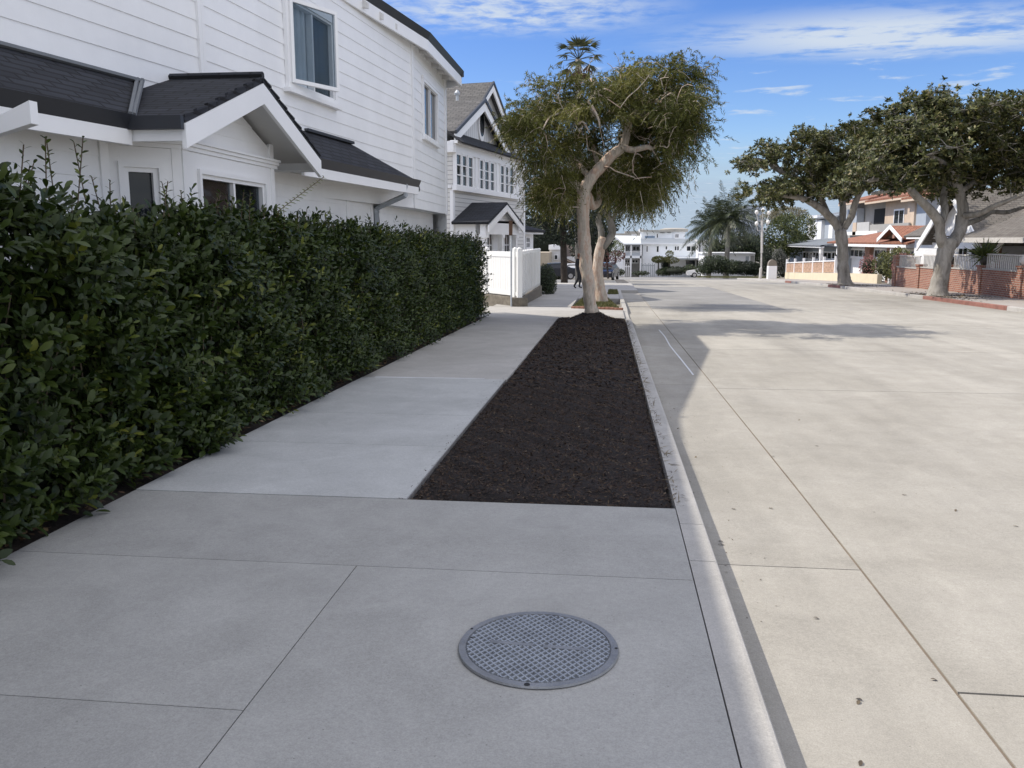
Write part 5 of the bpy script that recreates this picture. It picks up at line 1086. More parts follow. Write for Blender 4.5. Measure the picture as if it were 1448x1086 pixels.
q = at_y(858, 390, 70); car('dark parked car seen just right of the second street trunk', q.x-.1, 70, R(82), M['carblack'])
q = at_y(811, 390, 80); car('white parked car behind the walking person', q.x, 80, R(5), M['carwhite'])
# low shrub beside the far pavement
shrub('low dark shrub below the white stucco house', lobes([(797, 388, 9, 8), (790, 392, 8, 5)], 76, 1.), 1200, .12, M['darkleaf'])
# ------------------------------------------------------------------ person walking beyond the tree
def person(label, base, h, face):
    t = thing('person', label, 'person', base); s = h/1.72
    me = bpy.data.meshes.new('body'); J = {'pel': (0, 0, .95), 'wst': (0, .0, 1.08), 'cst': (0, .0, 1.32), 'nck': (0, .02, 1.47), 'hd0': (0, .04, 1.56), 'hd1': (0, .045, 1.68), 'shl': (-.17, .0, 1.40), 'ell': (-.24, -.06, 1.14), 'hal': (-.22, .08, .93), 'shr': (.17, .0, 1.40), 'elr': (.23, .03, 1.15), 'har': (.19, .2, .98), 'hpl': (-.09, 0, .9), 'knl': (-.10, .16, .50), 'anl': (-.10, .08, .08), 'tol': (-.10, .24, .04), 'hpr': (.09, 0, .9), 'knr': (.10, -.02, .48), 'anr': (.10, -.25, .12), 'tor': (.10, -.13, .03)}
    rad = {'pel': .15, 'wst': .13, 'cst': .155, 'nck': .06, 'hd0': .085, 'hd1': .08, 'shl': .075, 'ell': .048, 'hal': .035, 'shr': .075, 'elr': .048, 'har': .035, 'hpl': .095, 'knl': .065, 'anl': .045, 'tol': .035, 'hpr': .095, 'knr': .065, 'anr': .045, 'tor': .035}
    ks = list(J); ed = [('pel', 'wst'), ('wst', 'cst'), ('cst', 'nck'), ('nck', 'hd0'), ('hd0', 'hd1'), ('cst', 'shl'), ('shl', 'ell'), ('ell', 'hal'), ('cst', 'shr'), ('shr', 'elr'), ('elr', 'har'), ('pel', 'hpl'), ('hpl', 'knl'), ('knl', 'anl'), ('anl', 'tol'), ('pel', 'hpr'), ('hpr', 'knr'), ('knr', 'anr'), ('anr', 'tor')]
    me.from_pydata([tuple(c*s for c in J[k]) for k in ks], [(ks.index(a), ks.index(b)) for a, b in ed], []); o = bpy.data.objects.new('body', me); col.objects.link(o); o.parent = t
    sk = o.modifiers.new('skin', 'SKIN'); 
    for i, k in enumerate(ks): v = me.skin_vertices[0].data[i]; v.radius = (rad[k]*s, rad[k]*s*(.8 if k in ('cst', 'wst', 'pel') else 1)); v.use_root = (k == 'pel')
    ss_ = o.modifiers.new('sub', 'SUBSURF'); ss_.levels = ss_.render_levels = 2
    m_, nt, b_, N, L = nodes('clothes_and_skin'); tc = N('ShaderNodeTexCoord'); sp_ = N('ShaderNodeSeparateXYZ'); L(tc.outputs['Object'], sp_.inputs[0]); r_ = N('ShaderNodeValToRGB'); r_.color_ramp.interpolation = 'CONSTANT'; e_ = r_.color_ramp.elements; e_[0].position = 0; e_[0].color = (.02, .02, .022, 1); e_[1].position = .94/1.8; e_[1].color = (.014, .016, .02, 1); k_ = e_.new(1.45/1.8); k_.color = (.42, .22, .15, 1); dv = N('ShaderNodeMath'); dv.operation = 'DIVIDE'; dv.inputs[1].default_value = 1.8*s; L(sp_.outputs[2], dv.inputs[0]); L(dv.outputs[0], r_.inputs[0]); L(r_.outputs[0], b_.inputs['Base Color']); b_.inputs['Roughness'].default_value = .8; me.materials.append(m_)
    skin_ = mat('skin', (.45, .25, .18), .6, .1, 8)
    for kk, sg in (('hal', -1), ('har', 1)):
        hnd = MB(); q = Vector(J[kk])*s; hnd.tube([q, q+Vector((0, .03, -.09))*s], [.032*s, .036*s], 8)
        for f in range(4): a_ = q+Vector(((f-1.5)*.016, .03, -.09))*s; hnd.tube([a_, a_+Vector((0, .005, -.045))*s, a_+Vector((0, .025, -.075-.006*(f % 2)))*s], [.009*s, .008*s, .006*s], 5)
        a_ = q+Vector((-sg*.03, .04, -.03))*s; hnd.tube([a_, a_+Vector((-sg*.02, .03, -.05))*s], [.01*s, .007*s], 5); hnd.build('hand', skin_).parent = t
    hr = MB(); hr.lathe((0, .03*s, 1.60*s), [(.085*s, -.06*s), (.098*s, .0), (.09*s, .06*s), (.055*s, .105*s), (.001, .12*s)], 14); hr.build('hair', mat('reddish_brown_hair', (.16, .07, .04), .7, .2, 30), smooth=True).parent = t
    fc_ = MB(); fc_.lathe((0, .125*s, 1.60*s), [(.004*s, .035*s), (.014*s, -.005*s), (.001, -.012*s)], 6); fc_.build('nose', skin_).parent = t
    for sx_ in (-.085, .085): er = MB(); er.lathe((sx_*s, .03*s, 1.59*s), [(.001, -.03*s), (.016*s, 0), (.001, .03*s)], 6); er.build('ear', skin_).parent = t
    t.rotation_euler = (0, 0, face); return t
pb = on_ground(817.5, 408); person('person in dark clothes walking on the pavement, half hidden by the pale trunk', pb, 1.62, R(-70))
# ------------------------------------------------------------------ right side: brick wall, pale wall, houses
def RF(X): return Frame((X, 0), (0, 1), flip=True)
M['brickwall'] = mat_brick('red_brick_wall', (.33, .135, .085), (.23, .085, .055), (.36, .30, .25), .24, .08, .012, .9, .6)
M['cream'] = mat('cream_stucco', (.66, .58, .42), .85, .07, 2, .2, 40)
M['rust'] = mat('rusty_fence_paint', (.42, .25, .17), .85, .35, 6, c2=(.60, .42, .30))
M['railgrey'] = mat('weathered_white_rail', (.52, .50, .47), .7, .15, 6)
FBk = RF(14.7); s_far = FBk.hit(1265, 400)[0]; s_near = FBk.hit(1448, 400)[0]-8; ztop = lambda s: gz(s)+1.12
bwall = thing('brick_wall', 'red brick garden wall with brick piers and a white railing on top', 'wall', (14.7, 34, gz(34)))
pier_s = [FBk.hit(u, 390)[0] for u in (1265, 1298.5, 1340.5, 1385.5, 1443)]+[s_near+1]
zc_ = {u: FBk.hit(u, v)[1] for u, v in ((1270, 379), (1440, 381))}
for i in range(len(pier_s)-1):
    a, b = pier_s[i]-.2, pier_s[i+1]+.2; mb = MB(); zt = FBk.hit(1270, 379)[1] if i < 1 else FBk.hit(1380, 380)[1]; zt = np.interp((a+b)/2, [30, 46], [zc_[1440], zc_[1270]]); mb.fbox(FBk, b, a, -.22, 0, gz(b)-.3, zt); mb.build('brick_panel', M['brickwall'], bwall)
    c = MB(); c.fbox(FBk, b, a, -.25, .03, zt+.001, zt+.05); c.build('coping', M['kerb'], bwall)
    r = MB(); zr = zt+.62; r.fbox(FBk, b, a, -.15, -.09, zr-.05, zr); r.build('top_rail', M['railgrey'], bwall)
    n = int((a-b)/.16)
    r = MB()
    for k in range(n): s = b+(a-b)*(k+.5)/n; r.fbox(FBk, s-.018, s+.018, -.135, -.105, zt+.05, zr-.051)
    r.build('balusters', M['railgrey'], bwall, kind='stuff')
for i, s in enumerate(pier_s):
    zt = np.interp(s, [30, 46], [zc_[1440], zc_[1270]])+(.55 if i == 0 else .12); mb = MB(); mb.fbox(FBk, s-.19, s+.19, -.28, .06, gz(s)-.3, zt); mb.fbox(FBk, s-.23, s+.23, -.32, .10, zt+.002, zt+.08); mb.build('pier', M['brickwall'], bwall)
M['terracotta'] = mat('dark_glazed_pot', (.05, .045, .04), .5, .2, 6)
for i, s in enumerate(pier_s[2:5]):
    zt = np.interp(s, [30, 46], [zc_[1440], zc_[1270]])+.2; p = FBk.p(s, -.1, zt+.002); pot = thing('plant_pot', ('small dark pot on the brick pier just right of the big trunk', 'dark pot with a spiky green plant on a brick pier', 'small pale urn on the brick pier nearest the right edge')[i], 'pot', tuple(p)); mb = MB(); mb.lathe(tuple(p), [(.09, 0), (.15, .12), (.16, .26), (.12, .3), (.13, .33)], 12); mb.build('pot', M['terracotta'] if i < 2 else M['railgrey'], pot, smooth=True)
    if i == 1:
        n = 160; D = nrm(rng.normal(0, 1, (n, 3))*[1, 1, .6]+np.array([0, 0, .7])); V, Fq, var = leaf_arrays(np.repeat([[p.x, p.y, p.z+.3]], n, 0)+D*.1, D, rng.normal(0, 1, (n, 3)), rng.uniform(.3, .75, n), .05, 'low', 0, .5); np_mesh('leaves', M['greenleaf'], V, Fq, pot, var=var)
# pale low wall with pickets further on
FCw = RF(15.4); a, b = FCw.hit(1110, 390)[0], FCw.hit(1240, 400)[0]; cw = thing('cream_wall', 'low cream stucco wall topped with rusty pickets and white posts', 'wall', (15.4, (a+b)/2, gz((a+b)/2)))
n = 8; ss = [b+(a-b)*i/n for i in range(n+1)]; hw = FCw.hit(1180, 386)[1]-gz(FCw.hit(1180, 386)[0])
for i in range(n):
    mb = MB(); s0, s1 = ss[i], ss[i+1]; mb.hexa([FCw.p(s0, -.25, gz(s0)-.3), FCw.p(s0, 0, gz(s0)-.3), FCw.p(s1, 0, gz(s1)-.3), FCw.p(s1, -.25, gz(s1)-.3)], [FCw.p(s0, -.25, gz(s0)+hw), FCw.p(s0, 0, gz(s0)+hw), FCw.p(s1, 0, gz(s1)+hw), FCw.p(s1, -.25, gz(s1)+hw)]); mb.build('wall_section', M['cream'], cw)
for i in range(3, n+1):
    s = ss[i]; z = gz(s)+hw; mb = MB(); mb.fbox(FCw, s-.08, s+.08, -.2, -.04, z+.001, z+1.15); mb.build('post', M['trim'], cw)
    if i < n:
        for q in range(10):
            t_ = s+(ss[i+1]-s)*(q+.5)/10; z = gz(t_)+hw; mb = MB(); mb.fbox(FCw, t_-.1, t_+.1, -.14, -.11, z+.03, z+.78+.04*(q % 2)); mb.build('picket', M['rust'], cw)
        mb = MB(); s2 = ss[i+1]; z0, z1 = gz(s)+hw+.8, gz(s2)+hw+.8; mb.hexa([FCw.p(s, -.1, z0), FCw.p(s, -.05, z0), FCw.p(s2, -.05, z1), FCw.p(s2, -.1, z1)], [FCw.p(s, -.1, z0+.07), FCw.p(s, -.05, z0+.07), FCw.p(s2, -.05, z1+.07), FCw.p(s2, -.1, z1+.07)]); mb.build('rail', M['trim'], cw)
# low brick driveway wall and pink flowering shrubs in front of the red-roofed house
p = at_x(1215, 375, 17.5); fs_ = shrub('yellow-green shrub with pink flowers before the red-roofed house', [(Vector((17.6, 54.5, gz(54)+1.1)), .9, 1.2, 1.0), (Vector((17.6, 57.0, gz(57)+1.0)), .8, 1.2, .9)], 2600, .13, mat_leaf('yellow_green_shrub_leaf', [(0, (.05, .06, .015)), (.6, (.10, .11, .03)), (1, (.2, .2, .06))], .5, .25))
shrub('pink bougainvillea beside the red brick column of the red-roofed house', [(Vector((17.3, 52.8, gz(53)+1.0)), .6, .9, .8), (Vector((17.2, 59.2, gz(59)+.9)), .6, .8, .8)], 1500, .12, mat_leaf('pink_flower_leaf', [(0, (.07, .06, .03)), (.5, (.30, .12, .12)), (1, (.50, .24, .22))], .6, .3))
# ---- grey-roofed cottage with the tall white gable
M['hroof'] = mat_brick('brown_grey_shingles', (.165, .15, .13), (.12, .105, .09), (.06, .055, .05), .35, .18, .016, .9, .7, var=.25)
F3 = RF(19.0); h3 = thing('grey_roof_cottage', 'white cottage with a wide brown-grey shingle roof and steep white gable behind the brick wall', 'house', (19, 44, gz(44)))
z_e = F3.hit(1380, 336)[1]; sA, sB = F3.hit(1293, 350)[0], F3.hit(1448, 350)[0]-10; g0 = gz(48)-.3; sP = F3.hit(1405, 350)[0]
w = MB(); w.fbox(F3, sP, sA, -8, 0, g0, z_e); w.build('wall', M['white'], h3)
for u0, u1, c_ in ((1330, 1345, 2), (1357, 1369, 2), (1375, 1385, 1)): flat_window(F3, F3.rect(u0, 343, u1, 365), h3, .08, c_, 1, .06, .01)
wn = MB(); q = F3.rect(1391, 340, 1402, 360); cx_, rz_ = (q[0]+q[1])/2, (q[1]-q[0])/2; arc = [F3.p(cx_+rz_*math.cos(a), .02, q[2]+.35+rz_*(-math.sin(a))*.9) for a in np.linspace(0, math.pi, 9)]; wn.prism(arc+[F3.p(q[0], .02, q[3]), F3.p(q[1], .02, q[3])], (-.04, 0, 0)); wn.build('rounded_window', M['glass'], h3)
for u in (1354, 1372, 1388, 1404): s = F3.hit(u, 350)[0]; b = MB(); b.fbox(F3, s-.12, s+.12, .001, .05, g0, z_e-.1); b.build('pilaster', M['trim'], h3)
b = MB(); b.fbox(F3, sP-.2, sA+.1, .0, .5, z_e-.06, z_e+.14); b.build('eave', M['trim'], h3)
# porch on the near side: dark recess, brick posts, white brackets
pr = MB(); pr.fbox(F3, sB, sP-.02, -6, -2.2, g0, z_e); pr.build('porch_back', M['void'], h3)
b = MB(); b.fbox(F3, sB, sP-.2, .1, .3, z_e-.10, z_e+.2); b.build('porch_beam', M['railgrey'], h3)
for u in (1410.5, 1475): s = F3.hit(u, 350)[0]; b = MB(); b.fbox(F3, s-.28, s+.28, -.1, .42, g0, z_e-.12); b.build('brick_post', M['brickwall'], h3)
s = F3.hit(1421, 350)[0]; b = MB(); b.prism([F3.p(s+.3, .3, z_e-1.5), F3.p(s+.42, .3, z_e-1.5), F3.p(s+.18, .3, z_e-.6), F3.p(s-.5, .3, z_e-.1), F3.p(s-.75, .3, z_e-.1), F3.p(s-.0, .3, z_e-.75)], (-.12, 0, 0)); b.build('bracket', M['trim'], h3)
# roofs: long main slope, gable facing the street, porch roof in front
rf = MB(); zr_ = F3.hit(1440, 268, -5)[1]+.6; slab(rf, [F3.p(sB-3, .55, z_e+.12), F3.p(sA+.5, .55, z_e+.12), F3.p(sA-.5, -5.5, zr_), F3.p(sB-3, -5.5, zr_)], .14); slab(rf, [F3.p(sB-3, -11, z_e), F3.p(sA+.5, -11, z_e), F3.p(sA-.5, -5.5, zr_), F3.p(sB-3, -5.5, zr_)], .14); rf.build('main_roof', M['hroof'], h3)
p1 = F3.hit(1392, 332, .9); rf = MB(); slab(rf, [F3.p(sB-3, 1.9, z_e-.02), F3.p(sP+.2, 1.9, z_e-.02), F3.p(sP-2.6, -2.2, z_e+1.75), F3.p(sB-3, -2.2, z_e+1.75)], .12); slab(rf, [F3.p(sP+.2, 1.9, z_e-.02), F3.p(sP+.2, -.0, z_e+.2), F3.p(sP-2.6, -2.2, z_e+1.75)], .12); rf.build('porch_roof', M['hroof'], h3)
b = MB(); b.fbox(F3, sB-3, sP+.2, 1.91, 1.97, z_e-.24, z_e-.01); b.build('porch_fascia', M['railgrey'], h3)
gp_, gl_, gr_ = F3.hit(1347, 266, 1.0), F3.hit(1300, 344, 1.0), F3.hit(1394, 318, 1.0); sm = gp_[0]; half = max(gl_[0]-sm, 2.5); zb_ = gl_[1]
g = MB(); g.prism([F3.p(sm-half+.5, .55, z_e+.1), F3.p(sm+half-.5, .55, z_e+.1), F3.p(sm, .55, gp_[1]-.5)], (4.5, 0, 0)); g.build('gable', M['white'], h3)
rf = MB()
for sg in (-1, 1): slab(rf, [F3.p(sm+sg*half, 1.1, zb_), F3.p(sm, 1.1, gp_[1]), F3.p(sm, -5.0, gp_[1]), F3.p(sm+sg*half, -3.5, zb_)], .12)
rf.build('gable_roof', M['hroof'], h3)
for sg in (-1, 1): f = MB(); f.prism([F3.p(sm+sg*(half+.05), 1.13, zb_-.02), F3.p(sm, 1.13, gp_[1]+.05), F3.p(sm, 1.13, gp_[1]-.50), F3.p(sm+sg*(half+.05), 1.13, zb_-.45)], (.07, 0, 0)); f.build('bargeboard', M['trim'], h3)
flat_window(F3, (sm-.45, sm+.45, gp_[1]-2.6, gp_[1]-1.3), h3, .09, 2, 1, .05, .56)
b = MB(); b.fbox(F3, sm-half+.9, sm+half-.9, .555, .6, gp_[1]-3.15, gp_[1]-2.85); b.build('gable_beam', M['trim'], h3)
# ---- red-roofed bungalow
M['redroof'] = mat_brick('red_brown_shingles', (.38, .17, .10), (.27, .115, .07), (.14, .06, .04), .30, .20, .02, .9, .8, var=.25)
F4 = RF(20.5); h4 = thing('red_roof_bungalow', 'low white bungalow with a reddish shingle roof and a small open gable over its entry', 'house', (20.5, 58, gz(58)))
sN, sF = F4.hit(1316, 350)[0], F4.hit(1198, 350)[0]; ze4 = F4.hit(1255, 348)[1]; g0 = gz(60)-.3
w = MB(); w.fbox(F4, sN, sF, -7, 0, g0, ze4); w.build('wall', M['white'], h4)
sE, sF2 = F4.hit(1262, 350)[0], F4.hit(1236, 350)[0]; b = MB(); b.fbox(F4, sN+.1, sE, -.0, .05, g0+.3, ze4-.05); b.build('recessed_entry', M['soffit'], h4)
for u0, u1 in ((1230, 1235), (1262, 1274)): s0, s1, _, _ = F4.rect(u0, 345, u1, 370); b = MB(); b.fbox(F4, s0, s1, .001, .35, g0, ze4-.06); b.build('brick_column', M['brickwall'], h4)
for u0, v0, u1, v1, c_ in ((1202, 351, 1228, 366, 4), (1237, 351, 1253, 367, 2), (1280, 352, 1297, 369, 2), (1299, 352, 1314, 369, 2)): flat_window(F4, F4.rect(u0, v0, u1, v1, .06), h4, .14, c_, 1, .09, .06)
for u in (1259, 1277): s = F4.hit(u, 350, 1.5)[0]; b = MB(); b.fbox(F4, s-.09, s+.09, 1.3, 1.48, g0, ze4-.1); b.build('porch_post', M['trim'], h4)
b = MB(); b.fbox(F4, sN-.2, sF+.2, .4, 1.6, ze4-.05, ze4+.26); b.build('eave', M['trim'], h4)
rz4 = F4.hit(1300, 319, -3)[1]; rf = MB(); slab(rf, [F4.p(sN-.6, 1.65, ze4+.27), F4.p(sF+.3, 1.65, ze4+.27), F4.p(sF-6.5, -3.2, rz4), F4.p(sN-.6, -3.2, rz4)], .12); slab(rf, [F4.p(sN-.6, -8, ze4+.2), F4.p(sF+.3, -8, ze4+.2), F4.p(sF-6.5, -3.2, rz4), F4.p(sN-.6, -3.2, rz4)], .12); slab(rf, [F4.p(sF+.3, 1.65, ze4+.27), F4.p(sF+.3, -8, ze4+.2), F4.p(sF-6.5, -3.2, rz4)], .12); rf.build('roof', M['redroof'], h4)
gp4, a4, b4 = F4.hit(1260, 319, 1.7), F4.hit(1243, 338, 1.7), F4.hit(1277, 336, 1.7); sm = gp4[0]; half = (a4[0]-b4[0])/2; zb4 = (a4[1]+b4[1])/2
g = MB(); g.prism([F4.p(sm-half, 1.3, zb4), F4.p(sm+half, 1.3, zb4), F4.p(sm, 1.3, gp4[1]-.1)], (.1, 0, 0)); g.build('entry_gable', mat('dark_brown_board', (.13, .085, .06), .8, .2, 4), h4)
b = MB(); b.fbox(F4, sm-.22, sm+.22, 1.31, 1.5, zb4, gp4[1]-.55); b.build('gable_pier', M['brickwall'], h4)
rf = MB()
for sg in (-1, 1): slab(rf, [F4.p(sm+sg*half, 1.75, zb4), F4.p(sm, 1.75, gp4[1]), F4.p(sm, -2.6, gp4[1]), F4.p(sm+sg*half, -.5, zb4)], .1)
rf.build('entry_roof', M['redroof'], h4)
for sg in (-1, 1): f = MB(); f.prism([F4.p(sm+sg*(half+.1), 1.8, zb4), F4.p(sm, 1.8, gp4[1]+.06), F4.p(sm, 1.8, gp4[1]-.22), F4.p(sm+sg*(half+.1), 1.8, zb4-.26)], (.05, 0, 0)); f.build('bargeboard', M['trim'], h4)
# ---- two-storey stucco house rising behind the red roof
M['pinkstucco'] = mat('pinkish_tan_stucco', (.54, .43, .33), .85, .1, 1, .1, 30); M['bluegrey'] = mat('blue_grey_siding', (.36, .40, .45), .7, .06, 2); M['greywall'] = mat('grey_stucco', (.34, .33, .31), .85, .1, 1)
F5 = RF(31.); h5 = thing('stucco_apartments', 'two-storey tan and grey stucco building with a dark balcony behind the red roof', 'building', (31, 84, gz(84)))
def wall5(u0, v0, u1, v1, t, m, name='wall', d=5): s0, s1, z0, z1 = F5.rect(u0, v0, u1, v1, t); mb = MB(); mb.fbox(F5, s0, s1, t-d, t, z0, z1); return mb.build(name, m, h5)
wall5(1193, 290, 1310, 400, -1.2, M['greywall']); wall5(1253, 283, 1285, 350, .0, M['pinkstucco'], d=1.1); wall5(1289, 284, 1306, 350, .3, M['bluegrey'], d=1.4); wall5(1284.5, 283, 1289, 350, .5, M['pinkstucco'], 'column', .5)
wall5(1228, 318, 1284, 327, .8, M['greywall'], 'balcony', .2); wall5(1209, 315, 1228, 332, .9, mat('pale_grey_panel', (.46, .46, .45), .8, .05, 2), 'balcony', .3); wall5(1206, 315, 1209.5, 333, 1.0, M['pinkstucco'], 'column', .4)
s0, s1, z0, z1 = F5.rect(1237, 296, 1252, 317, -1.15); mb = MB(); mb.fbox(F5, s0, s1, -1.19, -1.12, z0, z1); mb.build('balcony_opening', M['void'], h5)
flat_window(F5, F5.rect(1265, 296, 1278, 318), h5, .18, 2, 1, .12, .01); wall5(1193, 297, 1210, 328, -.2, M['bluegrey'], d=.9)
for u0, v0, u1, v1, t in ((1190, 287, 1232, 290, .6), (1228, 284, 1290, 287, .9), (1280, 280, 1312, 283, 1.0)):
    s0, s1, z0, z1 = F5.rect(u0, v0, u1, v1, t); mb = MB(); slab(mb, [F5.p(s0, t+.4, z1), F5.p(s1, t+.4, z1), F5.p(s1, t-4, z1+1.1), F5.p(s0, t-4, z1+1.1)], .2); mb.build('tile_roof', M['redroof'], h5); mb = MB(); mb.fbox(F5, s0, s1, t, t+.41, z1-.42, z1-.22); mb.build('fascia', M['pinkstucco'], h5)
for v0, v1 in ((336, 344), (328, 332)): wall5(1196, v0, 1240, v1, 1.0, M['greywall'] if v0 > 330 else M['trim'], 'ledge', 2)
# ---- blue-grey bungalow with a long low white eave
M['blueroof'] = mat_brick('blue_grey_shingles', (.22, .24, .26), (.17, .185, .20), (.11, .12, .13), .4, .2, .02, .85, .6, var=.15)
F6 = RF(20.0); h6 = thing('blue_grey_bungalow', 'low blue-grey bungalow with a long white eave and porch posts behind the cream wall', 'house', (20, 76, gz(76)))
sN, sF = F6.hit(1196, 360)[0], F6.hit(1117, 360)[0]; ze6 = F6.hit(1178, 349.5)[1]; g0 = gz(90)-.4; w = MB(); w.fbox(F6, sN, sF, -6, 0, g0, ze6); w.build('wall', M['bluegrey'], h6)
for u0, u1, c_ in ((1136, 1149, 3), (1150, 1158, 2), (1165, 1176, 2), (1177, 1185, 2)): flat_window(F6, F6.rect(u0, 355, u1, 368), h6, .14, c_, 1, .1, .01)
b = MB(); b.fbox(F6, sN-.4, sF+1.5, 1.9, 2.2, ze6-.02, ze6+.2); b.build('eave', M['trim'], h6); rz6 = F6.hit(1170, 337, -2)[1]; rf = MB(); slab(rf, [F6.p(sN-.4, 2.25, ze6+.2), F6.p(sF+1.5, 2.25, ze6+.2), F6.p(sF-6, -2.5, rz6), F6.p(sN-.4, -2.5, rz6)], .14); slab(rf, [F6.p(sF+1.5, 2.25, ze6+.2), F6.p(sF+1.5, -7, ze6+.2), F6.p(sF-6, -2.5, rz6)], .14); rf.build('roof', M['blueroof'], h6)
for u in (1161, 1186): s = F6.hit(u, 360, 2.0)[0]; b = MB(); b.fbox(F6, s-.12, s+.12, 1.85, 2.1, g0, ze6-.03); b.fbox(F6, s-.2, s+.5, 1.88, 2.07, ze6-.5, ze6-.031); b.build('porch_post', M['trim'], h6)
F7 = RF(33.); h7 = thing('tall_blue_house', 'tall pale blue-grey house with white corner columns behind the blue-grey bungalow', 'house', (33, 110, gz(110)))
for u0, v0, u1, v1, t, m_, d_, nm in ((1157, 306, 1183, 350, 0, M['bluegrey'], 6, 'wall'), (1156, 312, 1160, 345, .5, M['trim'], .5, 'column'), (1143, 305, 1147.5, 336, .5, M['trim'], .5, 'column'), (1150.5, 305, 1153.5, 342, .5, M['trim'], .5, 'column'), (1147, 305, 1157, 345, -2, M['greywall'], 4, 'wall'), (1172, 318, 1176.5, 336, .2, M['trim'], .5, 'column')):
    s0, s1, z0, z1 = F7.rect(u0, v0, u1, v1, t); mb = MB(); mb.fbox(F7, s0, s1, t-d_, t, z0-1, z1); mb.build(nm, m_, h7)
s0, s1, z0, z1 = F7.rect(1140, 301, 1186, 305, .8); mb = MB(); slab(mb, [F7.p(s0, .9, z0), F7.p(s1, .9, z0), F7.p(s1, -6, z0+1.5), F7.p(s0, -6, z0+1.5)], .2); mb.build('roof', M['blueroof'], h7)
# ------------------------------------------------------------------ the two big street trees on the right
M['rosette'] = mat_leaf('leathery_leaf', [(0, (.028, .036, .013)), (.4, (.066, .078, .026)), (.75, (.125, .135, .045)), (.95, (.21, .20, .075)), (1, (.40, .32, .19))], .45, .25, .35)
def rosettes(C, D, per, ll, lw):
    n = len(C); A = nrm(np.cross(D, rng.normal(0, 1, (n, 3)))); B = np.cross(D, A); P, E_, U, L = [], [], [], []
    for k in range(per):
        th = k*2.4; tilt = .25+.9*(k/per); rad = A*math.cos(th)+B*math.sin(th); P.append(C+rng.normal(0, .02, (n, 3))); E_.append(nrm(rad*math.sin(tilt+.35)+D*math.cos(tilt+.35)+rng.normal(0, .15, (n, 3)))); U.append(nrm(D+rng.normal(0, .2, (n, 3)))); L.append(ll*rng.uniform(.7, 1.2, n))
    return leaf_arrays(*(np.concatenate(a) for a in (P, E_, U, L)), lw, 'low', 0, .25)
def big_tree(label, Y, trunk, limbs, L, depth, ntg, per_t, ll, spread, hollow):
    p, r = px_path(trunk, Y); t = thing('street_tree', label, 'tree', (p[0].x, Y, gz(Y))); T = Tree(); T.limb(p, r, 18, .05, True, 6)
    for q in limbs: p, r = px_path(q, Y); T.limb(p, [x*.78 for x in r], 8, .06)
    E = lobes(L, Y, depth); tg, _ = in_ellipsoids(ntg, E, hollow); ends = np.array([tuple(e) for e in T.grow([tuple(q) for q in tg], .014, .13, -.03, .14, start=(len(trunk)-1)*6)])
    n = len(ends)*per_t; C = np.repeat(ends, per_t, 0)+rng.normal(0, spread, (n, 3))*[1, 1, .6]; cen = np.array([E[0][0].x, Y, E[0][0].z-1.5]); D = nrm(nrm(C-cen)*.6+rng.normal(0, .45, (n, 3))+np.array([0, 0, .6])); V, Fq, var = rosettes(C, D, 11, ll, ll*.46); np_mesh('foliage', M['rosette'], V, Fq, t, var=var)
    for i in range(0, n, 2): e = ends[i//per_t]; T.br.tube([tuple(e), tuple(C[i])], .009, 3, False)
    gnarl(T.tr.build('trunk', M['greybark'], t, smooth=True), .6, .12); T.br.build('limbs', M['greybark'], t, smooth=True); return t
Y1 = on_ground(1325, 418).y
big_tree('large spreading street tree with a thick grey trunk before the brick wall', Y1,
    [(1325, 421, 17), (1326, 412, 12), (1330, 390, 10.3), (1335, 365, 10.2), (1340, 347, 11.5), (1343, 338, 10)],
    [[(1336, 352, 10), (1330, 335, 9, -.2), (1328, 315, 8, -.3), (1316, 298, 7.5, -.5), (1298, 280, 6.5, -.8), (1280, 262, 5.5, -1), (1255, 252, 4, -1.4), (1228, 256, 3, -1.6)], [(1330, 318, 6, -.3), (1336, 300, 6.5, 0), (1334, 278, 6, .4), (1338, 255, 5, .8), (1328, 225, 4, 1.2), (1318, 195, 3, 1.5)],
     [(1346, 345, 11), (1358, 325, 10.5, .2), (1362, 300, 10, .3), (1358, 275, 8, .3), (1352, 250, 7, .2), (1356, 222, 5.5, 0), (1368, 195, 4, -.2), (1372, 170, 3, -.4)], [(1362, 305, 6, .2), (1385, 302, 5, -.4), (1405, 292, 4.5, -.9), (1430, 282, 4, -1.5), (1460, 268, 3.5, -2)], [(1360, 318, 5, .3), (1385, 310, 4.5, .8), (1402, 300, 4, 1.2), (1425, 300, 3.5, 1.6), (1455, 290, 3, 2.2)], [(1352, 252, 5, .2), (1336, 232, 4, -.6), (1318, 222, 3, -1.3)], [(1280, 262, 4.5, -1), (1265, 268, 3.6, -.3), (1232, 274, 2.8, .2)], [(1360, 270, 5, .2), (1395, 245, 4, 1), (1430, 225, 3, 1.8)]],
    [(1310, 210, 70, 50), (1300, 165, 55, 28), (1370, 170, 70, 36), (1420, 190, 70, 45), (1255, 225, 50, 38), (1225, 255, 40, 26, -.6), (1400, 240, 70, 34), (1460, 220, 60, 45), (1340, 250, 50, 26, 1.6), (1270, 190, 36, 30), (1450, 165, 50, 28), (1500, 240, 50, 40)], 3.6, 440, 18, .15, .25, .45)
Y2 = on_ground(1195, 403).y
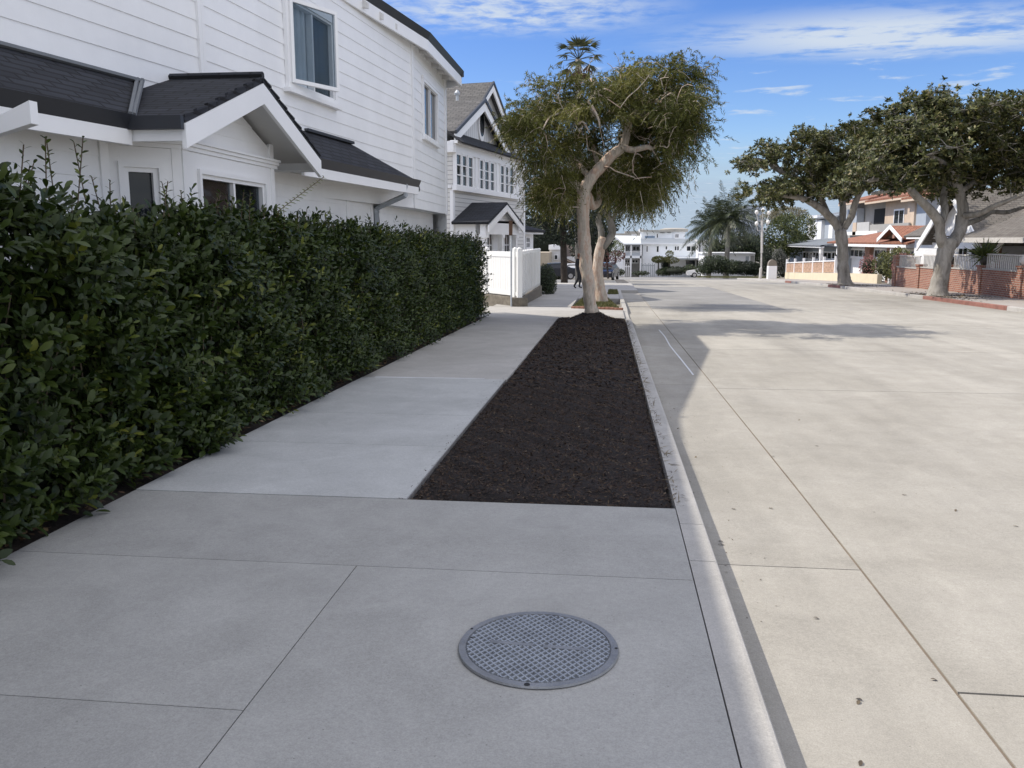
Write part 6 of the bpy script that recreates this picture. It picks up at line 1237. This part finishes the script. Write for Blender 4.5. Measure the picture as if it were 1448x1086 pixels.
big_tree('smaller umbrella-shaped street tree with a grey trunk before the cream wall', Y2,
    [(1195, 405, 13), (1194, 396, 9), (1192, 375, 7.2), (1191, 350, 7), (1189, 332, 8), (1188, 325, 7)],
    [[(1188, 328, 7), (1180, 314, 7), (1165, 299, 6.5, -.5), (1150, 288, 6, -.8), (1132, 280, 5, -1.1), (1105, 276, 3.5, -1.4), (1080, 278, 2.5, -1.6)], [(1172, 305, 5, .1), (1160, 280, 5, .4), (1146, 262, 5, .6), (1122, 250, 5, .8), (1100, 240, 4.5, .8), (1082, 228, 3, .9), (1066, 224, 2, .9)], [(1190, 322, 6, .2), (1192, 300, 6, .4), (1190, 282, 5.5, .6), (1180, 262, 4.5, .8), (1172, 240, 3.5, .9), (1168, 215, 2.5, 1)], [(1194, 322, 6.5), (1204, 306, 6, -.3), (1209, 288, 5.5, -.6), (1218, 270, 5, -.8), (1232, 258, 4, -1)], [(1196, 285, 4, .6), (1206, 262, 4, .9), (1215, 235, 3, 1.1), (1222, 205, 2, 1.2)], [(1120, 249, 3, .8), (1132, 225, 2.5, .9), (1133, 205, 2, .9)]],
    [(1078, 220, 26, 15), (1085, 272, 36, 16), (1130, 200, 20, 12), (1125, 230, 38, 14), (1190, 205, 38, 24), (1222, 185, 26, 18), (1200, 250, 52, 30), (1238, 225, 42, 40), (1130, 268, 44, 14), (1170, 235, 40, 20), (1060, 232, 12, 8)], 3.2, 310, 16, .17, .27, .35)
# bare ground and fallen leaves round the two trunks
for i, (x, y) in enumerate(((at_y(1325, 418, Y1).x, Y1), (at_y(1195, 403, Y2).x, Y2))):
    n = 700; q = rng.normal(0, 1, (n, 2))*[.8, 1.3]+[x, y]; q[:, 0] = np.clip(q[:, 0], 12.3, 14.5); V, Fq, var = leaf_arrays(np.stack([q[:, 0], q[:, 1], gz(q[:, 1])+.01], 1), rng.normal(0, 1, (n, 3))*[1, 1, .15], np.array([0, 0, 1.])+rng.normal(0, .3, (n, 3)), .09, .05, 'low'); o = np_mesh('leaf_litter', M['dryleaf'], V, Fq, var=var); tag(o, ('brown leaf litter round the thick trunk by the brick wall', 'brown leaf litter round the smaller trunk by the cream wall')[i], 'leaf litter', kind='stuff')
# ------------------------------------------------------------------ the white hotel across the end of the street
YH = 112.
FH = Frame((0, YH), (1, 0)); FH.n = Vector((0, -1))
M['hotelwhite'] = mat('hotel_white_stucco', (.84, .86, .88), .8, .05, .6); M['hotelroof'] = mat('pale_grey_deck', (.60, .63, .65), .85, .06, .5); M['flatroof'] = mat('tan_flat_roof_edge', (.38, .36, .32), .85, .1, 1)
hp0 = FH.p(FH.hit(930, 380)[0], 0, 0); hotel = thing('hotel', 'large white three-storey hotel closing the far end of the street', 'hotel', (hp0.x, YH, gz(YH)))
def H(name, u0, v0, u1, v1, t, d, m, bottom=None):
    s0, s1, z0, z1 = FH.rect(u0, v0, u1, v1, t); mb = MB(); mb.fbox(FH, s0, s1, t-d, t, z0 if bottom is None else bottom, z1); return mb.build(name, m, hotel)
gb = gz(YH)-.5
H('wall', 909, 345, 1002, 390, 0, 12, M['hotelwhite'], gb); H('deck_parapet', 906, 337.5, 985, 345.2, .25, 1.2, M['hotelroof']); H('cornice', 905, 344.2, 986, 345.6, .4, .6, M['trim'])
H('top_floor', 907, 327, 950, 338, -2, 7, M['hotelwhite']); H('roof_edge', 905, 325.2, 952, 327.6, -1.4, 8, M['flatroof'])
q = FH.hit(953, 340, -5); mb = MB(); z1 = FH.hit(953, 327.5, -2)[1]; c_ = FH.p(q[0], -5.2, 0); R0 = FH.hit(969, 335, -5)[0]-q[0]; mb.lathe((c_.x, c_.y, FH.hit(953, 339, -2)[1]-.3), [(R0, 0), (R0, z1-FH.hit(953, 339, -2)[1]+.3)], 24); mb.build('rounded_end', M['hotelwhite'], hotel, smooth=False); mb = MB(); mb.lathe((c_.x, c_.y, z1+.0), [(R0+.35, 0), (R0+.4, .35), (R0-.3, .5)], 24); mb.build('rounded_roof', M['flatroof'], hotel)
H('roof_tank', 904, 323.6, 910.5, 328.5, -1.6, 1.5, M['trim']); H('rear_wing', 884, 327, 907, 338, -6, 5, M['flatroof']); H('rear_wing', 862, 330, 886, 336, -7, 5, M['flatroof'])
for u0, v0, u1, v1, t in ((927.5, 329.5, 931.5, 337.5, -2), (954, 329.8, 960.5, 337.2, .3), (913, 346.6, 917, 357.2, 0), (927.5, 346.8, 932.5, 357.6, 0), (940, 347, 944.5, 354, 0), (953, 347, 961, 355.2, 0), (970, 347, 984, 356, 0), (932, 328.3, 941, 329.8, -1.99), (942, 328.3, 950, 329.8, -1.99), (893, 331, 900, 333, -6)):
    flat_window(FH, FH.rect(u0, v0, u1, v1, t), hotel, .12, 2 if u1-u0 > 6 else 1, 1, .1, t+.01, sill=False)
H('glass_rail', 912, 333.5, 926, 338, -.6, .1, mat_glass('rail_glass', (.16, .22, .30), .1)); H('deck_rail', 911, 336.6, 955, 337.4, -.3, .1, M['greymetal'])
# left wing with its sloping roof and balconies
mb = MB(); a = [FH.hit(u, v, .8) for u, v in ((862, 391), (881.5, 391), (881.5, 344.2), (868, 333.5), (862, 333.5))]; mb.prism([FH.p(s, .8, max(z, gb)) for s, z in a], (0, 8, 0)); mb.build('left_wing', M['hotelwhite'], hotel)
r1, r2, r3, r4 = FH.hit(882, 344.4, .9), FH.hit(907, 344.4, .9), FH.hit(905, 333.5, -3.2), FH.hit(869, 333, -3.2); mb = MB(); slab(mb, [FH.p(r1[0], .95, r1[1]), FH.p(r2[0], .95, r2[1]), FH.p(r3[0], -3.2, r3[1]), FH.p(r4[0], -3.2, r4[1])], .2); mb.build('left_roof', M['hotelroof'], hotel)
mb = MB(); p0, p1 = FH.hit(868, 333, .95), FH.hit(882.5, 344.6, .95); mb.prism([FH.p(p0[0], .85, p0[1]), FH.p(p1[0], .85, p1[1]), FH.p(p1[0], .85, p1[1]-.35), FH.p(p0[0], .85, p0[1]-.35)], (0, -.15, 0)); mb.build('rake', M['trim'], hotel)
H('balcony_back', 881.6, 345, 909, 390, -1.4, .4, M['greywall'], gb)
for v0, v1 in ((361.5, 365.3), (344.6, 346)): H('balcony_slab', 881.6, v0, 908, v1, .7, 2, M['hotelwhite'])
for u in (882.3, 891.5, 905.5): H('balcony_post', u, 346, u+1.2, 390, .7, .4, M['trim'], gb)
H('balcony_rail', 882, 355.6, 906, 356.6, .72, .1, M['trim']); H('balcony_glass', 882, 356.6, 906, 361.4, .66, .08, mat('pale_balcony_panel', (.42, .45, .49), .5, .05, 1))
for u0, v0, u1, v1 in ((884, 347.5, 890, 355), (894, 347.5, 905, 355), (883, 366.5, 891, 372.5), (893, 366.5, 903, 372.5)): flat_window(FH, FH.rect(u0, v0, u1, v1, -1.35), hotel, .12, 2, 1, .1, -1.38, sill=False)
# right end: projecting tower and canopy
H('tower', 987, 341.5, 1000, 390, 2.5, 6, M['trim'], gb); H('tower_cap', 986, 339, 1001, 341.4, 2.8, 6.5, M['trim']); H('canopy', 930, 364.6, 1002, 366.4, 2.9, 2.8, M['hotelroof'])
H('wall', 1000, 345, 1040, 390, 0, 8, M['hotelwhite'], gb); flat_window(FH, FH.rect(987.5, 346, 991.5, 358, 2.5), hotel, .12, 1, 1, .1, 2.51, sill=False)
flat_window(FH, FH.rect(1003, 346, 1010, 354, 0), hotel, .12, 2, 1, .1, .01, sill=False); H('doorway', 985, 368, 989, 385, 2.52, .05, M['void']); H('shopfront', 970, 368, 984, 384, .02, .05, M['glass']); H('doorway', 943.5, 370, 947, 385, .02, .05, M['void'])
H('roof_block', 1029, 291, 1077, 345, -16, 8, M['bluegrey'])
# low white building right of the palm
FLb = Frame((0, 100.), (1, 0)); FLb.n = Vector((0, -1)); p = FLb.p(FLb.hit(1040, 380)[0], 0, 0); lb = thing('low_white_building', 'low flat white building with narrow doors behind the palm and dark bushes', 'building', (p.x, 100, gz(100)))
for nm, r_, t, d, m_ in (('wall', (996, 359.5, 1066, 388), 0, 6, M['trim']), ('parapet', (994, 357.3, 1068, 359.4), .3, 6.5, M['trim']), ('door', (1054.5, 362.5, 1058.5, 377), .02, .04, M['greymetal']), ('door', (1061.5, 362, 1066, 377), .02, .04, M['greywall'])):
    s0, s1, z0, z1 = FLb.rect(*r_, t); mb = MB(); mb.fbox(FLb, s0, s1, t-d, t, z0-(.6 if nm == 'wall' else 0), z1); mb.build(nm, m_, lb)
# a white van parked before it
q = at_y(1016, 362, 104); car('white parked car showing above the bushes left of the palm trunk', q.x-1.5, 104, R(2), M['carwhite'])
# white picket railings, garden hedges, clipped trees before the hotel
FP = Frame((0, 107.5), (1, 0)); FP.n = Vector((0, -1))
for (u0, u1, v0, m_, lab) in ((869, 891, 373.5, M['trim'], 'white picket fence before the left wing of the hotel'), (907, 925, 372, M['greymetal'], 'grey garden railing before the middle of the hotel')):
    s0, s1, z0, z1 = FP.rect(u0, v0, u1, 388); p = FP.p((s0+s1)/2, 0, gz(107.5)); t = thing('garden_fence', lab, 'fence', tuple(p)); n = int((s1-s0)/.22)
    for k in range(n+1): s = s0+(s1-s0)*k/n; mb = MB(); mb.fbox(FP, s-.05, s+.05, -.03, .03, gz(107.5)-.1, z1-.1*(k % 2)); mb.build('picket', m_, t)
    mb = MB(); mb.fbox(FP, s0, s1, -.06, -.031, z1-.35, z1-.25); mb.build('rail', m_, t)
for (L_, n, lab) in (([(952, 383, 20, 5.5), (975, 381, 9, 6.5)], 2200, 'long low green hedge before the hotel entrance'), ([(938, 385, 10, 4.5)], 700, 'small rounded hedge left of the clipped tree'), ([(877, 385, 6, 4)], 400, 'small green bush before the white picket fence'), ([(906, 386.5, 12, 2.5)], 400, 'low green border before the grey railing')):
    shrub(lab, lobes(L_, 105, 1.), n, .16, M['bushleaf'])
shrub('dark rounded bush between the clipped trees of the hotel garden', lobes([(941, 375, 5.5, 8)], 106, .6), 700, .14, M['darkleaf'])
for (tx, L_, lab) in ((931, [(931, 367, 9, 4)], 'flat-topped clipped tree left of the dark round bush'), (946, [(947, 359, 5, 4.2), (950, 368, 10, 4.2), (942, 367, 5, 3)], 'cloud-pruned tree with two tiers in the hotel garden')):
    p = at_y(tx, 388, 105.5); t = thing('clipped_tree', lab, 'tree', (p.x, 105.5, gz(105.5))); T = Tree(); pp_, rr_ = px_path([(tx, 390, 1.1), (tx, 376, .9), (tx+.5, 364, .6)], 105.5); T.limb(pp_, rr_, 6, trunk=True); T.tr.build('trunk', M['darkbark'], t); E = lobes(L_, 105.5, .7); leaf_blob(E, 1100, .16, .08, M['rosette'], t)
# feather palms
M['feather'] = mat_leaf('feather_palm_leaflet', [(0, (.022, .034, .018)), (.5, (.045, .062, .03)), (1, (.11, .125, .06))], .45, .2)
def feather_palm(label, u, vb, vt, Y, nf, fl, tr=.22):
    top = at_y(u, vt, Y); gb_ = gz(Y); t = thing('feather_palm', label, 'palm', (top.x, Y, gb_)); mb = MB(); mb.tube([(top.x-.1, Y, gb_-.3), (top.x-.05, Y, (gb_+top.z)/2), tuple(top)], [tr*1.3, tr, tr*.9], 10); mb.build('trunk', M['greybark'], t, smooth=True); lv, st = [], MB()
    for i in range(nf):
        az = i*2.399+random.uniform(-.2, .2); el = 1.45-1.75*((i+.5)/nf)**.8; L = fl*random.uniform(.8, 1.1)*(1 if i > 2 else 1.15); d = np.array([math.cos(az)*math.cos(el), math.sin(az)*math.cos(el), math.sin(el)]); f = np.linspace(0, 1, 26); pts = np.array(top)+d*L*f[:, None]+np.array([0, 0, -1.])*(L*.62*max(.12, math.cos(el)))*(f**2.2)[:, None]
        st.tube([tuple(p) for p in pts[::4]], [.04, .035, .03, .025, .02, .012, .008][:len(pts[::4])], 4, False); tan = nrm(np.gradient(pts, axis=0)); side = nrm(np.cross(tan, [0, 0, 1.])+1e-6)
        for sg in (-1, 1):
            for rep in (0, .5):
                k = slice(3, 26); P = pts[k]+tan[k]*L/26*rep; D = side[k]*sg*.8+tan[k]*.7+np.array([0, 0, -.45])+rng.normal(0, .12, P.shape); LL = fl*.26*np.sin(np.pi*np.clip(f[k]*.86+.12, 0, 1))**.6*rng.uniform(.8, 1.1, len(P)); lv.append(leaf_arrays(P, D, np.cross(D, tan[k]), LL, .055, 'low', 0, .3))
    V, Fq, var = join_arrays(lv); o = np_mesh('fronds', M['feather'], V, Fq, t, var=var); st.build('stalks', M['palm'], o); return t
feather_palm('tall feather palm with an upright young frond beside the hotel', 1031, 390, 312, 92, 44, 4.3, .26)
feather_palm('smaller feather palm leaning over the hotel roof, left of the tall one', 1006, 385, 322, 97, 30, 3.6)
shrub('tall green thicket behind the trunks of the feather palms', lobes([(1045, 345, 24, 16), (1065, 350, 14, 18), (1012, 350, 14, 10)], 106, 1.5), 2600, .30, M['bushleaf'])
# dark hedge mass along the far pavement
shrub('large dark green bush at the foot of the tall feather palm', lobes([(1010, 374, 22, 12), (1030, 378, 18, 10), (995, 381, 11, 7)], 88, 1.4), 4200, .16, M['bushleaf'], cat='bush', name='bush')
shrub('low wide dark hedge right of the palm before the low white building', lobes([(1052, 379, 22, 9), (1068, 381, 10, 8)], 88, 1.4), 3000, .16, M['darkleaf'], cat='bush', name='bush')
g_ = [(at_y(985, 390, 84).x, 83.), (at_y(1105, 390, 80).x, 80.), (at_y(1105, 390, 86).x, 90.), (at_y(985, 390, 92).x, 92.)]; grass('grass', g_, 4200, 'strip of rough grass along the far side of the cross street', .16)
# white ornamental lamp post
Yl = 76.; p = at_y(1075, 392, Yl); lp_ = thing('street_lamp', 'white ornamental street lamp with several globe arms at the far right corner', 'street lamp', (p.x, Yl, gz(Yl))); tp = at_y(1077.5, 312, Yl); mb = MB(); mb.tube([(p.x, Yl, gz(Yl)-.1), (p.x+.02, Yl, gz(Yl)+.9), (p.x+.05, Yl, gz(Yl)+.95), (tp.x, Yl, tp.z)], [.13, .12, .07, .05], 8); mb.build('post', M['railgrey'], lp_)
for u, v in ((1070, 300), (1079, 297), (1087, 301), (1070, 316), (1086, 314)):
    q = at_y(u, v, Yl+random.uniform(-.3, .3)); mb = MB(); b_ = Vector((tp.x, Yl, tp.z-(.0 if v < 310 else .8))); mb.tube([b_, Vector((q.x, q.y, b_.z-.1)).lerp(b_, .3), Vector((q.x, q.y, q.z-.15))], .03, 5); a_ = mb.build('arm', M['railgrey'], lp_); g2 = MB(); g2.lathe((q.x, q.y, q.z), [(.04, -.2), (.13, -.12), (.17, 0), (.12, .13), (.03, .19)], 10); g2.build('globe', mat('white_globe_glass', (.75, .74, .70), .3, .03, 5), a_, smooth=True)
q = at_y(1076.5, 345, Yl); mb = MB(); mb.tube([(p.x+.03, Yl-.02, gz(Yl)+2.2), (tp.x, Yl-.02, tp.z)], .10, 8); mb.build('shaft', M['railgrey'], lp_)
# white utility cabinet with a rounded top
p = on_ground(1091, 391); kx = at_y(1091, 391, 73); cb = thing('utility_cabinet', 'white box-shaped bin with a rounded brown hood on the far pavement', 'bin', (kx.x, 73, gz(73))); zt = at_y(1091, 376, 73).z; mb = MB(); mb.box(kx.x-.36, kx.x+.36, 72.7, 73.3, gz(73)-.02, zt); mb.build('cabinet', M['trim'], cb, bevel=.03); mb = MB(); zz = at_y(1091, 367, 73).z
mb.prism([(kx.x+.34*math.cos(a), 72.72, zt+.12+(zz-zt-.12)*math.sin(a)) for a in np.linspace(0, math.pi, 9)]+[(kx.x-.34, 72.72, zt+.001), (kx.x+.34, 72.72, zt+.001)], (0, .56, 0)); mb.build('hood', mat('brown_metal_hood', (.22, .19, .15), .7, .2, 6), cb)
# green trees between the palm and the blue-grey bungalow
def leafy(label, L_, Y, dep, n, ll, m_, tr, name='background_tree'):
    E = lobes(L_, Y, dep); p = at_y(tr[0], tr[1], Y); t = thing(name, label, 'tree', (p.x, Y, gz(Y)), 'green trees beyond the far pavement'); T = Tree(); pp_, rr_ = px_path([(tr[0], tr[1], 2.2), (tr[0]+.5, (tr[1]+tr[2])/2, 1.8), (tr[0], tr[2], 1.2)], Y); T.limb(pp_, rr_, 7, trunk=True); tg, _ = in_ellipsoids(40, E, .2); T.grow([tuple(q) for q in tg], .012, .08); leaf_blob(E, n, ll, ll*.45, m_, t, hollow=.45); T.tr.build('trunk', M['darkbark'], t, smooth=True); T.br.build('limbs', M['darkbark'], t); return t
M['midgreen'] = mat_leaf('mid_green_leaf', [(0, (.022, .036, .010)), (.5, (.055, .075, .018)), (.85, (.11, .13, .03)), (1, (.19, .19, .06))], .5, .3)
leafy('bright green rounded tree just right of the white street lamp', [(1105, 335, 24, 26), (1095, 355, 18, 16), (1120, 345, 18, 18), (1112, 315, 16, 12)], 90, 2.2, 5200, .24, M['midgreen'], (1107, 392, 340))
leafy('green tree beside the white columns of the tall blue house', [(1138, 325, 14, 20), (1130, 345, 14, 12)], 96, 1.8, 2600, .24, M['midgreen'], (1134, 388, 335))
leafy('yellowish pale-topped tree behind the green tree and the lamp', [(1115, 302, 26, 9), (1090, 308, 14, 9)], 118, 2., 2400, .26, mat_leaf('pale_olive_leaf', [(0, (.10, .10, .05)), (1, (.26, .23, .15))], .6, .3), (1110, 390, 305))
shrub('dark shrubs between the bin and the cream wall', lobes([(1084, 370, 9, 20), (1104, 372, 8, 18)], 82, 1.), 2600, .15, M['darkleaf'])
shrub('grey-leaved tall shrub beside the end of the cream wall', lobes([(1100, 366, 8, 14), (1108, 374, 6, 12)], 79, .8), 1300, .14, mat_leaf('grey_leaf', [(0, (.06, .065, .055)), (1, (.16, .16, .14))], .6, .2))
# distant trees closing the horizon
for i, (u, v, ru, rv, Y) in enumerate(((700, 345, 60, 26, 150), (760, 340, 50, 40, 150), (840, 355, 30, 22, 140), (1240, 350, 60, 30, 160), (1340, 345, 70, 40, 160), (1440, 340, 60, 45, 160), (1160, 352, 40, 22, 150), (1000, 358, 60, 14, 170), (600, 335, 70, 40, 160), (1540, 335, 80, 50, 150))):
    E = lobes([(u, v, ru, rv), (u+ru*.5, v+8, ru*.7, rv*.7), (u-ru*.6, v+10, ru*.6, rv*.6)], Y, 4); t = thing('distant_tree', ('far dark tree mass behind the victorian house', 'far tall tree behind the dark conifers', 'far tree left of the hotel', 'far tree behind the red-roofed bungalow', 'far tall tree behind the stucco building', 'far trees behind the grey-roofed cottage', 'far tree behind the blue-grey bungalow', 'low far tree line behind the hotel', 'far trees behind the big white house', 'far tree beyond the right edge of the brick wall')[i], 'tree', (E[0][0].x, Y, gz(Y))); leaf_blob(E, 1500, .9, .5, M['bushleaf'], t, hollow=.3); T = Tree(); pp_, rr_ = px_path([(u, 392, 3), (u, (392+v)/2, 2.4), (u, v, 1.5)], Y); T.limb(pp_, rr_, 6, trunk=True); T.tr.build('trunk', M['darkbark'], t); core(E, t, M['inner'], .8)
